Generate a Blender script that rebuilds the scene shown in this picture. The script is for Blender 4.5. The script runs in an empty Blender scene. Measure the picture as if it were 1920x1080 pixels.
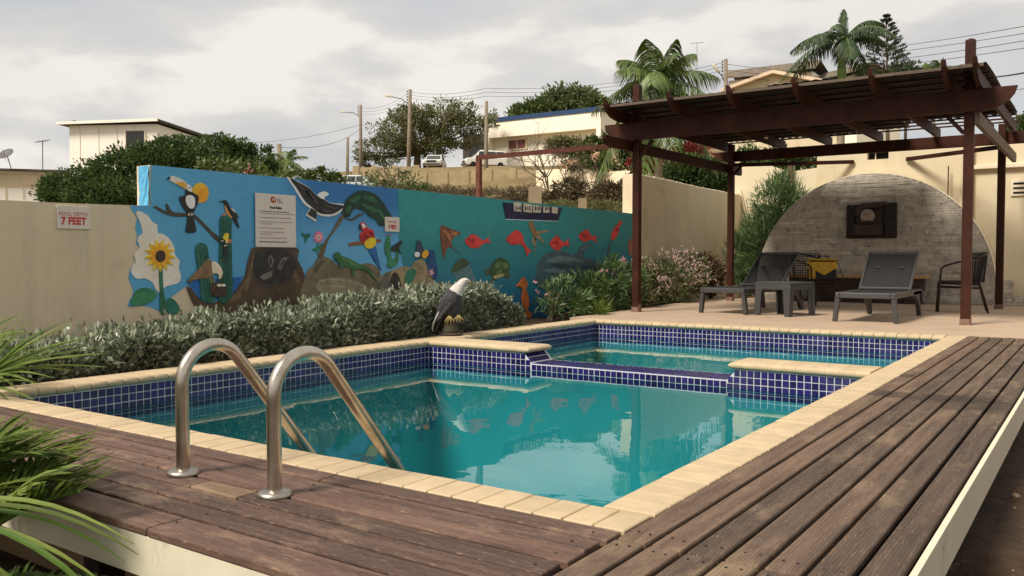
import bpy, bmesh, math, random
import numpy as np
from math import sin, cos, pi, radians, atan2, sqrt, atan
from mathutils import Vector, Matrix, Euler

SC = bpy.context.scene
COL = SC.collection

# ------------------------------------------------------------------ camera
FOC = 1614.0                       # focal length in pixels of a 1920 px wide picture
YAW = atan(1115 / 1614.0)
PITCH = atan(58 / 1614.0)
CAM = Vector((1.21303, -2.37310, 0.85))
cd = bpy.data.cameras.new('camera'); cam = bpy.data.objects.new('camera', cd); COL.objects.link(cam)
cam.location = CAM
cam.rotation_euler = (pi / 2 - PITCH, 0, YAW)
cd.sensor_width = 36.0
cd.lens = FOC / 1920 * 36
cd.clip_start = 0.05; cd.clip_end = 2000
SC.camera = cam

# ------------------------------------------------------------------ light
SUN_DIR = Vector((-0.20, -0.62, 0.76)).normalized()      # towards the sun
sd = bpy.data.lights.new('sun', 'SUN'); sun = bpy.data.objects.new('sun', sd); COL.objects.link(sun)
sd.energy = 2.9; sd.angle = radians(16); sd.color = (1.0, 0.93, 0.83)
sun.rotation_euler = SUN_DIR.to_track_quat('Z', 'Y').to_euler()
sun.location = SUN_DIR * 60

world = bpy.data.worlds.new('World'); SC.world = world; world.use_nodes = True
wn = world.node_tree; wn.nodes.clear()
def WN(t, **k):
    n = wn.nodes.new(t)
    for a, b in k.items(): setattr(n, a, b)
    return n
wl = wn.links.new
wout = WN('ShaderNodeOutputWorld'); wbg = WN('ShaderNodeBackground')
sky = WN('ShaderNodeTexSky', sky_type='NISHITA', sun_disc=False)
sky.sun_elevation = math.asin(SUN_DIR.z); sky.sun_rotation = atan2(SUN_DIR.x, SUN_DIR.y)
sky.air_density = 1.0; sky.dust_density = 3.0; sky.ozone_density = 1.0
tc = WN('ShaderNodeTexCoord')
sep = WN('ShaderNodeSeparateXYZ'); wl(tc.outputs['Generated'], sep.inputs[0])
zz = WN('ShaderNodeMath', operation='MAXIMUM'); wl(sep.outputs['Z'], zz.inputs[0]); zz.inputs[1].default_value = 0.0
za = WN('ShaderNodeMath', operation='ADD'); wl(zz.outputs[0], za.inputs[0]); za.inputs[1].default_value = 0.75
dx = WN('ShaderNodeMath', operation='DIVIDE'); wl(sep.outputs['X'], dx.inputs[0]); wl(za.outputs[0], dx.inputs[1])
dy = WN('ShaderNodeMath', operation='DIVIDE'); wl(sep.outputs['Y'], dy.inputs[0]); wl(za.outputs[0], dy.inputs[1])
dz = WN('ShaderNodeMath', operation='MULTIPLY'); wl(sep.outputs['Z'], dz.inputs[0]); dz.inputs[1].default_value = 2.6
cmb = WN('ShaderNodeCombineXYZ'); wl(dx.outputs[0], cmb.inputs[0]); wl(dy.outputs[0], cmb.inputs[1]); wl(dz.outputs[0], cmb.inputs[2])
def wnoise(scale, detail, rough, dist=0.0, off=0.0):
    n = WN('ShaderNodeTexNoise'); n.inputs['Scale'].default_value = scale; n.inputs['Detail'].default_value = detail
    n.inputs['Roughness'].default_value = rough; n.inputs['Distortion'].default_value = dist
    m = WN('ShaderNodeMapping'); m.inputs['Location'].default_value = (off, off * .7, off * .3)
    wl(cmb.outputs[0], m.inputs[0]); wl(m.outputs[0], n.inputs['Vector']); return n
def wramp(src, stops):
    r = WN('ShaderNodeValToRGB'); e = r.color_ramp.elements
    while len(e) < len(stops): e.new(0.5)
    for i, (p, c) in enumerate(stops): e[i].position = p; e[i].color = (c[0], c[1], c[2], 1) if isinstance(c, tuple) else (c, c, c, 1)
    wl(src, r.inputs[0]); return r
n1 = wnoise(4.2, 9, 0.5, 0.1, 11.5)
n2 = wnoise(1.1, 4, 0.5, 0.0, 9.1)
cover = wramp(n1.outputs['Fac'], [(0.36, 0.84), (0.50, 0.96), (0.60, 1.0)])
ccol = wramp(n1.outputs['Fac'], [(0.34, (4.4, 4.42, 4.5)), (0.45, (4.65, 4.6, 4.58)), (0.52, (5.0, 4.88, 4.74)), (0.58, (5.95, 5.72, 5.42)), (0.68, (6.0, 5.8, 5.5)), (0.76, (5.2, 5.05, 4.9))])
shade = wramp(n2.outputs['Fac'], [(0.36, (0.88, 0.88, 0.90)), (0.62, (1.06, 1.05, 1.03))])
cm = WN('ShaderNodeMix', data_type='RGBA', blend_type='MULTIPLY'); cm.inputs[0].default_value = 1.0
wl(ccol.outputs[0], cm.inputs[6]); wl(shade.outputs[0], cm.inputs[7])
mx = WN('ShaderNodeMix', data_type='RGBA')
wl(cover.outputs[0], mx.inputs[0]); wl(sky.outputs[0], mx.inputs[6]); wl(cm.outputs[2], mx.inputs[7])
wl(mx.outputs[2], wbg.inputs['Color']); wbg.inputs['Strength'].default_value = 0.087
wl(wbg.outputs[0], wout.inputs['Surface'])

SC.view_settings.view_transform = 'Standard'; SC.view_settings.look = 'None'
SC.view_settings.exposure = 0.70; SC.view_settings.gamma = 1.0; SC.view_settings.use_curve_mapping = False
SC.cycles.use_denoising = True
SC.cycles.max_bounces = 8; SC.cycles.diffuse_bounces = 4; SC.cycles.glossy_bounces = 4
SC.cycles.transmission_bounces = 6; SC.cycles.transparent_max_bounces = 16
SC.cycles.caustics_reflective = False; SC.cycles.caustics_refractive = False
SC.cycles.sample_clamp_indirect = 6.0

# ------------------------------------------------------------------ pixel of the photograph -> point of the place
_fw = Vector((-sin(YAW) * cos(PITCH), cos(YAW) * cos(PITCH), -sin(PITCH)))
_rt = Vector((cos(YAW), sin(YAW), 0)); _up = _rt.cross(_fw)
def ray(x, y): return _fw + _rt * ((x - 960) / FOC) + _up * ((540 - y) / FOC)
def at(x, y, t): return CAM + ray(x, y) * t
def onZ(x, y, z=0.0): d = ray(x, y); return CAM + d * ((z - CAM.z) / d.z)
def onX(x, y, X): d = ray(x, y); return CAM + d * ((X - CAM.x) / d.x)
def onY(x, y, Y): d = ray(x, y); return CAM + d * ((Y - CAM.y) / d.y)
HF = Vector((-sin(YAW), cos(YAW), 0))          # horizontal view direction
def depth(p): return (Vector(p) - CAM).dot(HF)

# ------------------------------------------------------------------ mesh builder
class MB:
    def __init__(s): s.v = []; s.f = []; s.m = []
    def add(s, vs, fs, mi=0):
        o = len(s.v); s.v.extend([tuple(p) for p in vs])
        for f in fs: s.f.append(tuple(i + o for i in f)); s.m.append(mi)
        return s
    def box(s, x0, x1, y0, y1, z0, z1, mi=0, M=None):
        vs = [Vector(p) for p in ((x0, y0, z0), (x1, y0, z0), (x1, y1, z0), (x0, y1, z0), (x0, y0, z1), (x1, y0, z1), (x1, y1, z1), (x0, y1, z1))]
        if M is not None: vs = [M @ p for p in vs]
        return s.add(vs, [(3, 2, 1, 0), (4, 5, 6, 7), (0, 1, 5, 4), (1, 2, 6, 5), (2, 3, 7, 6), (3, 0, 4, 7)], mi)
    def beam(s, a, b, w, h, mi=0, up=Vector((0, 0, 1))):
        a = Vector(a); b = Vector(b); d = (b - a).normalized(); sx = d.cross(up)
        if sx.length < 1e-5: sx = Vector((1, 0, 0))
        sx.normalize(); sz = sx.cross(d)
        c = [a + sx * (i * w / 2) + sz * (j * h / 2) for i, j in ((-1, -1), (1, -1), (1, 1), (-1, 1))]
        c += [p + (b - a) for p in c]
        return s.add(c, [(3, 2, 1, 0), (4, 5, 6, 7), (0, 1, 5, 4), (1, 2, 6, 5), (2, 3, 7, 6), (3, 0, 4, 7)], mi)
    def tube(s, pts, rad, n=8, mi=0, cap=True, flat=1.0, ref=None):
        pts = [Vector(p) for p in pts]; k = len(pts)
        if not hasattr(rad, '__len__'): rad = [rad] * k
        T = [(pts[min(i + 1, k - 1)] - pts[max(i - 1, 0)]).normalized() for i in range(k)]
        u = Vector(ref) if ref is not None else T[0].orthogonal()
        vs = []
        for i in range(k):
            u = u - T[i] * u.dot(T[i])
            if u.length < 1e-6: u = T[i].orthogonal()
            u.normalize(); w = T[i].cross(u)
            for j in range(n):
                a = 2 * pi * j / n
                vs.append(pts[i] + u * (cos(a) * rad[i]) + w * (sin(a) * rad[i] * flat))
        fs = [(i * n + j, i * n + (j + 1) % n, (i + 1) * n + (j + 1) % n, (i + 1) * n + j) for i in range(k - 1) for j in range(n)]
        if cap: fs += [tuple(range(n - 1, -1, -1)), tuple((k - 1) * n + j for j in range(n))]
        return s.add(vs, fs, mi)
    def lathe(s, prof, n=24, c=(0, 0, 0), mi=0):
        vs = []; c = Vector(c)
        for r, z in prof:
            for j in range(n): vs.append(c + Vector((r * cos(2 * pi * j / n), r * sin(2 * pi * j / n), z)))
        k = len(prof)
        fs = [(i * n + j, i * n + (j + 1) % n, (i + 1) * n + (j + 1) % n, (i + 1) * n + j) for i in range(k - 1) for j in range(n)]
        fs += [tuple(range(n - 1, -1, -1)), tuple((k - 1) * n + j for j in range(n))]
        return s.add(vs, fs, mi)
    def ball(s, c, r, n=10, m=7, mi=0, M=None):
        r = Vector(r) if hasattr(r, '__len__') else Vector((r, r, r)); vs = []
        for i in range(1, m):
            a = pi * i / m
            for j in range(n):
                b = 2 * pi * j / n; vs.append(Vector((r.x * sin(a) * cos(b), r.y * sin(a) * sin(b), r.z * cos(a))))
        vs += [Vector((0, 0, r.z)), Vector((0, 0, -r.z))]
        if M is not None: vs = [M @ p for p in vs]
        vs = [p + Vector(c) for p in vs]; t = (m - 1) * n
        fs = [(i * n + j, (i + 1) * n + j, (i + 1) * n + (j + 1) % n, i * n + (j + 1) % n) for i in range(m - 2) for j in range(n)]
        fs += [(t, j, (j + 1) % n) for j in range(n)] + [(t + 1, (m - 2) * n + (j + 1) % n, (m - 2) * n + j) for j in range(n)]
        return s.add(vs, fs, mi)
    def prism(s, poly, off, mi=0):
        """poly: 3D outline, off: extrusion vector"""
        n = len(poly); poly = [Vector(p) for p in poly]; off = Vector(off)
        vs = poly + [p + off for p in poly]
        fs = [tuple(range(n - 1, -1, -1)), tuple(range(n, 2 * n))] + [(i, (i + 1) % n, n + (i + 1) % n, n + i) for i in range(n)]
        return s.add(vs, fs, mi)
    def mesh(s, name, mats, smooth=False, fix=True):
        me = bpy.data.meshes.new(name); me.from_pydata(s.v, [], s.f)
        for m in (mats if isinstance(mats, (list, tuple)) else [mats]): me.materials.append(m)
        if any(s.m): me.polygons.foreach_set('material_index', s.m)
        if fix:
            bm = bmesh.new(); bm.from_mesh(me); bmesh.ops.recalc_face_normals(bm, faces=bm.faces); bm.to_mesh(me); bm.free()
        if smooth is True: me.polygons.foreach_set('use_smooth', [True] * len(me.polygons))
        elif smooth:
            me.polygons.foreach_set('use_smooth', [True] * len(me.polygons)); me.set_sharp_from_angle(angle=radians(smooth))
        me.update(); return me
    def build(s, name, mats, parent=None, smooth=False, fix=True, loc=None):
        return link(name, s.mesh(name, mats, smooth, fix), parent, loc)

def link(name, me, parent=None, loc=None, rot=None, scale=None):
    o = bpy.data.objects.new(name, me); COL.objects.link(o)
    if parent is not None:
        o.parent = parent
        o.matrix_parent_inverse = parent_matrix(parent).inverted()
    if loc is not None: o.location = loc
    if rot is not None: o.rotation_euler = rot
    if scale is not None: o.scale = scale
    return o
def parent_matrix(o):
    m = Matrix.LocRotScale(o.location, o.rotation_euler, o.scale)
    if o.parent: m = parent_matrix(o.parent) @ o.matrix_parent_inverse @ m
    return m
def empty(name, loc=(0, 0, 0), rz=0.0):
    o = bpy.data.objects.new(name, None); COL.objects.link(o); o.location = loc; o.rotation_euler = (0, 0, rz); o.empty_display_size = 0.2
    return o
def tag(o, label, cat, group=None, kind=None):
    o['label'] = label
    if cat: o['category'] = cat
    if group: o['group'] = group
    if kind: o['kind'] = kind
    return o
def struct(o, kind='structure', label=None):
    o['kind'] = kind
    if label: o['label'] = label
    return o
def bevel(o, w, seg=2, ang=40):
    m = o.modifiers.new('bevel', 'BEVEL'); m.width = w; m.segments = seg; m.limit_method = 'ANGLE'; m.angle_limit = radians(ang); return o

# ------------------------------------------------------------------ materials
def lin(*c):
    """8 bit sRGB -> linear"""
    return tuple(((v / 255 + .055) / 1.055) ** 2.4 if v / 255 > .04045 else v / 255 / 12.92 for v in c)
def newmat(name):
    m = bpy.data.materials.new(name); m.use_nodes = True; nt = m.node_tree
    b = nt.nodes['Principled BSDF']; return m, nt, b
def N(nt, t, **k):
    n = nt.nodes.new(t)
    for a, b in k.items(): setattr(n, a, b)
    return n
def pos_node(nt, scale=(1, 1, 1)):
    g = N(nt, 'ShaderNodeNewGeometry'); m = N(nt, 'ShaderNodeMapping'); m.inputs['Scale'].default_value = scale
    nt.links.new(g.outputs['Position'], m.inputs[0]); return m.outputs[0]
def noise(nt, vec, scale, detail=4, rough=0.55, dist=0.0):
    n = N(nt, 'ShaderNodeTexNoise'); n.inputs['Scale'].default_value = scale; n.inputs['Detail'].default_value = detail
    n.inputs['Roughness'].default_value = rough; n.inputs['Distortion'].default_value = dist
    nt.links.new(vec, n.inputs['Vector']); return n.outputs['Fac']
def ramp(nt, src, stops):
    r = N(nt, 'ShaderNodeValToRGB'); e = r.color_ramp.elements
    while len(e) < len(stops): e.new(0.5)
    for i, (p, c) in enumerate(stops):
        e[i].position = p; e[i].color = (*c, 1) if hasattr(c, '__len__') else (c, c, c, 1)
    nt.links.new(src, r.inputs[0]); return r.outputs[0]
def mixc(nt, fac, a, b, blend='MIX'):
    m = N(nt, 'ShaderNodeMix', data_type='RGBA', blend_type=blend)
    for v, i in ((fac, 0), (a, 6), (b, 7)):
        if hasattr(v, 'is_linked') or isinstance(v, bpy.types.NodeSocket): nt.links.new(v, m.inputs[i])
        elif i == 0: m.inputs[0].default_value = v
        else: m.inputs[i].default_value = (*v, 1)
    return m.outputs[2]
def bump(nt, b, src, strength=0.3, dist=0.01, prev=None):
    n = N(nt, 'ShaderNodeBump'); n.inputs['Strength'].default_value = strength; n.inputs['Distance'].default_value = dist
    nt.links.new(src, n.inputs['Height'])
    if prev is not None: nt.links.new(prev, n.inputs['Normal'])
    nt.links.new(n.outputs[0], b.inputs['Normal']); return n.outputs[0]
def pm(name, c, var=0.25, scale=6.0, rough=0.7, bs=40.0, bstr=0.15, bdist=0.005, metal=0.0, rand=0.0, c2=None, stretch=(1, 1, 1), spec=0.4, stain=None, streak=None):
    """general surface: colour mottled by noise, fine relief, optional variation from object to object"""
    m, nt, b = newmat(name); p = pos_node(nt, stretch)
    f = noise(nt, p, scale, 6, 0.6)
    c2 = c2 or tuple(v * (1 - var) for v in c); c1 = tuple(min(1, v * (1 + var * .55)) for v in c)
    col = ramp(nt, f, [(0.3, c2), (0.7, c1)])
    if streak:
        f3 = noise(nt, pos_node(nt, (2.2, 2.2, .35)), 1.0, 6, .7, .8); s3 = ramp(nt, f3, [(.52, 0.0), (.75, streak[1])]); col = mixc(nt, s3, col, streak[0])
    if stain:
        f2 = noise(nt, p, stain[1], 5, 0.7); s = ramp(nt, f2, [(stain[2], 0.0), (stain[2] + .16, stain[3])]); col = mixc(nt, s, col, stain[0])
    if rand:
        oi = N(nt, 'ShaderNodeObjectInfo'); rr = ramp(nt, oi.outputs['Random'], [(0, 1 - rand), (1, 1 + rand)])
        col = mixc(nt, 1.0, col, rr, 'MULTIPLY')
    nt.links.new(col, b.inputs['Base Color'])
    b.inputs['Roughness'].default_value = rough; b.inputs['Metallic'].default_value = metal; b.inputs['Specular IOR Level'].default_value = spec
    if bstr: bump(nt, b, noise(nt, p, bs, 6, 0.65), bstr, bdist)
    return m
def leafmat(name, cols, trans=0.25, rough=0.5, spec=0.4):
    m, nt, b = newmat(name)
    g = N(nt, 'ShaderNodeNewGeometry')
    k = len(cols); col = ramp(nt, g.outputs['Random Per Island'], [(i / max(1, k - 1), c) for i, c in enumerate(cols)])
    p = pos_node(nt); f = noise(nt, p, 2.5, 3); sh = ramp(nt, f, [(0.3, 0.72), (0.7, 1.2)]); col = mixc(nt, 1.0, col, sh, 'MULTIPLY')
    nt.links.new(col, b.inputs['Base Color']); b.inputs['Roughness'].default_value = rough; b.inputs['Specular IOR Level'].default_value = spec
    if trans:
        t = N(nt, 'ShaderNodeBsdfTranslucent'); nt.links.new(col, t.inputs[0]); mix = N(nt, 'ShaderNodeMixShader'); mix.inputs[0].default_value = trans
        out = nt.nodes['Material Output']; nt.links.new(b.outputs[0], mix.inputs[1]); nt.links.new(t.outputs[0], mix.inputs[2]); nt.links.new(mix.outputs[0], out.inputs[0])
    return m

M = {}
M['coping'] = pm('coping_sandstone', lin(190, 168, 134), 0.13, 9, 0.75, 120, 0.12, 0.003, rand=0.06, stain=(lin(150, 128, 95), 5.0, 0.60, 0.45))
M['mortar'] = pm('mortar', lin(172, 150, 116), 0.2, 20, 0.9)
M['grout'] = pm('tile_grout', lin(205, 205, 208), 0.12, 30, 0.8)
M['plaster_pool'] = pm('pool_plaster', (0.19, 0.55, 0.57), 0.08, 2, 0.7)
M['wall_cream'] = pm('cream_stucco', lin(222, 205, 172), 0.08, 1.3, 0.85, 60, 0.5, 0.006, streak=(lin(158, 142, 112), .45), stain=(lin(176, 158, 126), 1.1, 0.56, 0.6))
M['wall_house'] = pm('house_stucco', lin(214, 199, 166), 0.06, 1.2, 0.85, 60, 0.4, 0.006, streak=(lin(178, 160, 124), .35), stain=(lin(205, 182, 136), 0.9, 0.55, 0.6))
M['white_wall'] = pm('white_render', lin(236, 226, 206), 0.06, 1.0, 0.8, 40, 0.2, 0.006, stain=(lin(190, 176, 150), 0.8, 0.6, 0.5))
M['patio'] = pm('patio_tile', lin(178, 154, 130), 0.12, 2.2, 0.7, 60, 0.1, 0.003, stain=(lin(165, 136, 110), 1.4, 0.55, 0.5))
M['soil'] = pm('soil', lin(74, 55, 38), 0.5, 7, 0.95, 30, 1.0, 0.03, stain=(lin(110, 88, 60), 18, 0.55, 0.8))
M['dry_ground'] = pm('dry_ground', lin(126, 108, 74), 0.35, 0.5, 0.95, 3, 0.8, 0.1, stain=(lin(92, 92, 58), 0.25, 0.5, 0.7))
M['fascia'] = pm('white_painted_fascia', lin(214, 204, 178), 0.1, 3, 0.55, 30, 0.25, 0.003, stretch=(1, 1, 1), stain=(lin(140, 124, 92), 2.5, 0.58, 0.6))
M['under'] = pm('deck_joist_wood', lin(52, 38, 28), 0.3, 8, 0.9)
M['steel'] = pm('stainless_steel', (0.62, 0.56, 0.47), 0.12, 12, 0.26, 60, 0.05, 0.001, metal=1.0, c2=(0.42, 0.36, 0.28), stain=((0.34, 0.27, 0.19), 26, 0.62, 0.5))
M['flange'] = pm('flange_steel', (0.42, 0.385, 0.33), 0.12, 12, 0.36, 60, 0.06, 0.001, metal=1.0)

# tile: deep cobalt mosaic with a glaze
m, nt, b = newmat('cobalt_tile'); oi = N(nt, 'ShaderNodeObjectInfo'); g = N(nt, 'ShaderNodeNewGeometry')
addn = N(nt, 'ShaderNodeMath', operation='ADD'); nt.links.new(oi.outputs['Random'], addn.inputs[0]); nt.links.new(g.outputs['Random Per Island'], addn.inputs[1])
fr = N(nt, 'ShaderNodeMath', operation='FRACT'); nt.links.new(addn.outputs[0], fr.inputs[0])
col = ramp(nt, fr.outputs[0], [(0, lin(20, 17, 62)), (0.5, lin(28, 24, 84)), (1, lin(38, 34, 100))])
col = mixc(nt, ramp(nt, noise(nt, pos_node(nt), 3.0, 4), [(0.5, 0.0), (0.75, 0.35)]), col, lin(96, 98, 128))
nt.links.new(col, b.inputs['Base Color']); b.inputs['Roughness'].default_value = 0.22; M['tile'] = m

# deck boards; the stain is worn through along the grain
def deckmat(name, along, c0, c1, cw, groove):
    m, nt, b = newmat(name)
    st = (0.9, 14, 6) if along == 'x' else (14, 0.9, 6)
    p = pos_node(nt, st); oi = N(nt, 'ShaderNodeObjectInfo')
    off = N(nt, 'ShaderNodeVectorMath', operation='ADD'); sc = N(nt, 'ShaderNodeVectorMath', operation='SCALE')
    cx = N(nt, 'ShaderNodeCombineXYZ')
    for i in range(3): nt.links.new(oi.outputs['Random'], cx.inputs[i])
    nt.links.new(cx.outputs[0], sc.inputs[0]); sc.inputs['Scale'].default_value = 37.0
    nt.links.new(p, off.inputs[0]); nt.links.new(sc.outputs[0], off.inputs[1]); pv = off.outputs[0]
    f = noise(nt, pv, 2.0, 8, 0.65); col = ramp(nt, f, [(0.28, c0), (0.70, c1)])
    rr = ramp(nt, oi.outputs['Random'], [(0, (0.70, 0.70, 0.72)), (0.5, (1.0, 1.0, 1.0)), (1, (1.28, 1.24, 1.2))]); col = mixc(nt, 1.0, col, rr, 'MULTIPLY')
    p2 = pos_node(nt, (1.1, 2.6, 1) if along == 'x' else (2.6, 1.1, 1))
    w = noise(nt, p2, 1.5, 7, 0.72); wm = ramp(nt, w, [(0.52, 0.0), (0.70, 0.62)]); col = mixc(nt, wm, col, cw)
    sp = noise(nt, pv, 24, 5, 0.7); sm = ramp(nt, sp, [(0.57, 0.0), (0.70, 0.7)]); col = mixc(nt, sm, col, tuple(v * 1.25 for v in cw))
    dk = noise(nt, pos_node(nt), 1.1, 3, 0.5); dm = ramp(nt, dk, [(0.62, 0.0), (0.72, 0.5)]); col = mixc(nt, dm, col, tuple(v * .45 for v in c0))
    if groove:       # damp marks left across the boards
        g_ = N(nt, 'ShaderNodeNewGeometry')
        for (cx_, cy_, rx_, ry_, k_) in ((.30, 3.35, .42, .16, .62), (.60, 3.25, .22, .34, .55), (.05, 4.3, .06, .12, .6)):
            mp = N(nt, 'ShaderNodeMapping', vector_type='TEXTURE'); mp.inputs['Location'].default_value = (cx_, cy_, 0); mp.inputs['Scale'].default_value = (rx_, ry_, 1); nt.links.new(g_.outputs['Position'], mp.inputs[0])
            ln = N(nt, 'ShaderNodeVectorMath', operation='LENGTH'); nt.links.new(mp.outputs[0], ln.inputs[0]); nn = noise(nt, pos_node(nt), 7, 4, .6); sm_ = N(nt, 'ShaderNodeMath', operation='MULTIPLY_ADD'); nt.links.new(nn, sm_.inputs[0]); sm_.inputs[1].default_value = -1.3; nt.links.new(ln.outputs['Value'], sm_.inputs[2])
            col = mixc(nt, ramp(nt, sm_.outputs[0], [(.12, k_), (.42, 0.0)]), col, tuple(v * .42 for v in c0))
    nt.links.new(col, b.inputs['Base Color']); b.inputs['Roughness'].default_value = 0.62; b.inputs['Specular IOR Level'].default_value = 0.3
    nb = bump(nt, b, noise(nt, pv, 9, 8, 0.7), 0.45, 0.004)
    if groove:
        wv = N(nt, 'ShaderNodeTexWave', wave_type='BANDS', bands_direction='X' if along == 'y' else 'Y'); wv.inputs['Scale'].default_value = 28.0
        nt.links.new(pos_node(nt), wv.inputs['Vector']); bump(nt, b, wv.outputs['Fac'], 0.55, 0.003, nb)
        gm = ramp(nt, wv.outputs['Fac'], [(0.0, 0.75), (0.4, 1.0)]); c3 = mixc(nt, 1.0, col, gm, 'MULTIPLY'); nt.links.new(c3, b.inputs['Base Color'])
    return m
M['deck_near'] = deckmat('deck_board_red_brown', 'x', lin(62, 46, 39), lin(108, 84, 72), lin(166, 138, 112), False)
M['deck_bare'] = deckmat('deck_board_worn_bare', 'x', lin(108, 86, 68), lin(146, 120, 95), lin(168, 144, 118), False)
M['deck_right'] = deckmat('deck_board_grey_brown', 'y', lin(72, 57, 47), lin(116, 95, 78), lin(156, 132, 104), True)

# water: clear, tinted by depth, mirror at grazing angles, faint ripples
m, nt, b = newmat('pool_water'); nt.nodes.remove(b); out = nt.nodes['Material Output']
tr = N(nt, 'ShaderNodeBsdfTransparent'); tr.inputs[0].default_value = (0.30, 0.76, 0.78, 1)
gl = N(nt, 'ShaderNodeBsdfGlossy'); gl.inputs['Roughness'].default_value = 0.0; gl.inputs['Color'].default_value = (0.95, 0.99, 1.0, 1)
frn = N(nt, 'ShaderNodeFresnel'); frn.inputs['IOR'].default_value = 1.37
bp = N(nt, 'ShaderNodeBump'); bp.inputs['Strength'].default_value = 0.065; bp.inputs['Distance'].default_value = 0.05
pv = pos_node(nt, (1, 1, 1)); na = noise(nt, pv, 1.5, 2, 0.45, 0.4); nb_ = noise(nt, pos_node(nt, (1.0, 2.2, 1)), 5.0, 2, 0.5, 0.3)
ad = N(nt, 'ShaderNodeMath', operation='MULTIPLY_ADD'); nt.links.new(nb_, ad.inputs[0]); ad.inputs[1].default_value = 0.07; nt.links.new(na, ad.inputs[2])
nt.links.new(ad.outputs[0], bp.inputs['Height'])
nt.links.new(bp.outputs[0], gl.inputs['Normal']); nt.links.new(bp.outputs[0], frn.inputs['Normal'])
ms = N(nt, 'ShaderNodeMixShader'); nt.links.new(frn.outputs[0], ms.inputs[0]); nt.links.new(tr.outputs[0], ms.inputs[1]); nt.links.new(gl.outputs[0], ms.inputs[2])
nt.links.new(ms.outputs[0], out.inputs[0]); M['water'] = m

# ================================================================== THE SETTING
rng = random.Random(7); nrg = np.random.default_rng(11)

# ---- terrain: the flat garden, then the hillside behind the walls
XL, XR, YN, YF = -4.475, -0.18, 0.185, 7.845          # inner faces of the pool walls
def smooth01(x): x = max(0.0, min(1.0, x)); return x * x * (3 - 2 * x)
def hgt(x, y):
    v = Vector((x, y, 0)) - CAM; t = v.dot(HF); s = v.dot(_rt); r = s / max(t, 1.0)
    g = float(np.interp(r, [-0.7, -0.30, -0.20, 0.06, 0.25, 0.7], [0.25, 0.35, 1.0, 1.0, 1.25, 1.3]))
    z = float(np.interp(t, [0, 22, 62, 65.5, 66.3, 82, 100, 200, 500, 1200], [0, 0, 5.6, 6.1, 7.6, 9.2, 11.0, 14, 18, 20]))
    n = 0.35 * sin(x * .21 + 1) * cos(y * .17) * smooth01((t - 24) / 30)
    side = smooth01((-x - 6.2) / 1.0) if y < 18 else 1.0
    if -.95 < y < .2 and -5.2 < x < .75: return -.85          # made-up hollow under the raised deck, sunk so the ground there falls dark
    return -0.33 + z * g + n + 0.25 * side * smooth01((t - 4) / 8)
def spread(a, b, n, k): return [a + (b - a) * ((i / n) ** k) for i in range(1, n + 1)]
xs = sorted([-x for x in spread(7, 900, 46, 2.6)] + [-7, -6.05, -5.5, -5.0, XL - .02, -3, -1.5, XR + .02, .5, 1, 1.5, 2, 2.6, 3.3, 4, 5, 6] + spread(6, 700, 26, 2.8))
ys = sorted([-y for y in spread(1.2, 60, 12, 2)] + [-1.2, -.9, -.5, YN - .02, 1.5, 3, 4.5, 6, YF + .02, 9, 10, 11, 12, 13, 14, 15, 16, 17] + spread(17, 900, 56, 2.4))
g = MB(); nx = len(xs); ny = len(ys)
g.v = [(x, y, hgt(x, y)) for y in ys for x in xs]
for j in range(ny - 1):
    for i in range(nx - 1):
        cx, cy = (xs[i] + xs[i + 1]) / 2, (ys[j] + ys[j + 1]) / 2
        if XL - .02 < cx < XR + .02 and YN - .02 < cy < YF + .02: continue
        g.f.append((j * nx + i, j * nx + i + 1, (j + 1) * nx + i + 1, (j + 1) * nx + i)); g.m.append(1 if (depth((cx, cy, 0)) > 15 or cx < -6.1) else 0)
struct(g.build('ground', [M['soil'], M['dry_ground']], smooth=True))

# ---- pool
pool = struct(empty('swimming_pool', (XL, YN, 0)), 'structure', 'rectangular pool lined with cobalt mosaic and rounded sandstone coping')
DY0, DY1 = 4.36, 4.735                        # wall between deep and shallow basin
WZ = -0.212                                   # water level
WEIR = -0.150
sh = MB()
def quad(mb, a, b, c, d, mi=0): mb.add([a, b, c, d], [(0, 1, 2, 3)], mi)
zt, zd, zs = -0.056, -2.05, -0.95
T0 = -0.30                                    # tiles end, plaster begins
for (z1, z0, mi) in ((zt, T0, 0), (T0, zd, 1)):
    quad(sh, (XL, YN, z0), (XL, DY0, z0), (XL, DY0, z1), (XL, YN, z1), mi); quad(sh, (XR, DY0, z0), (XR, YN, z0), (XR, YN, z1), (XR, DY0, z1), mi)
    quad(sh, (XR, YN, z0), (XL, YN, z0), (XL, YN, z1), (XR, YN, z1), mi)
for (z1, z0, mi) in ((zt, T0, 0), (T0, zs, 1)):
    quad(sh, (XL, DY1, z0), (XL, YF, z0), (XL, YF, z1), (XL, DY1, z1), mi); quad(sh, (XR, YF, z0), (XR, DY1, z0), (XR, DY1, z1), (XR, YF, z1), mi)
    quad(sh, (XL, YF, z0), (XR, YF, z0), (XR, YF, z1), (XL, YF, z1), mi)
quad(sh, (XL, YN, zd), (XR, YN, zd), (XR, DY0, zd), (XL, DY0, zd), 1); quad(sh, (XL, DY1, zs), (XR, DY1, zs), (XR, YF, zs), (XL, YF, zs), 1)
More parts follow.
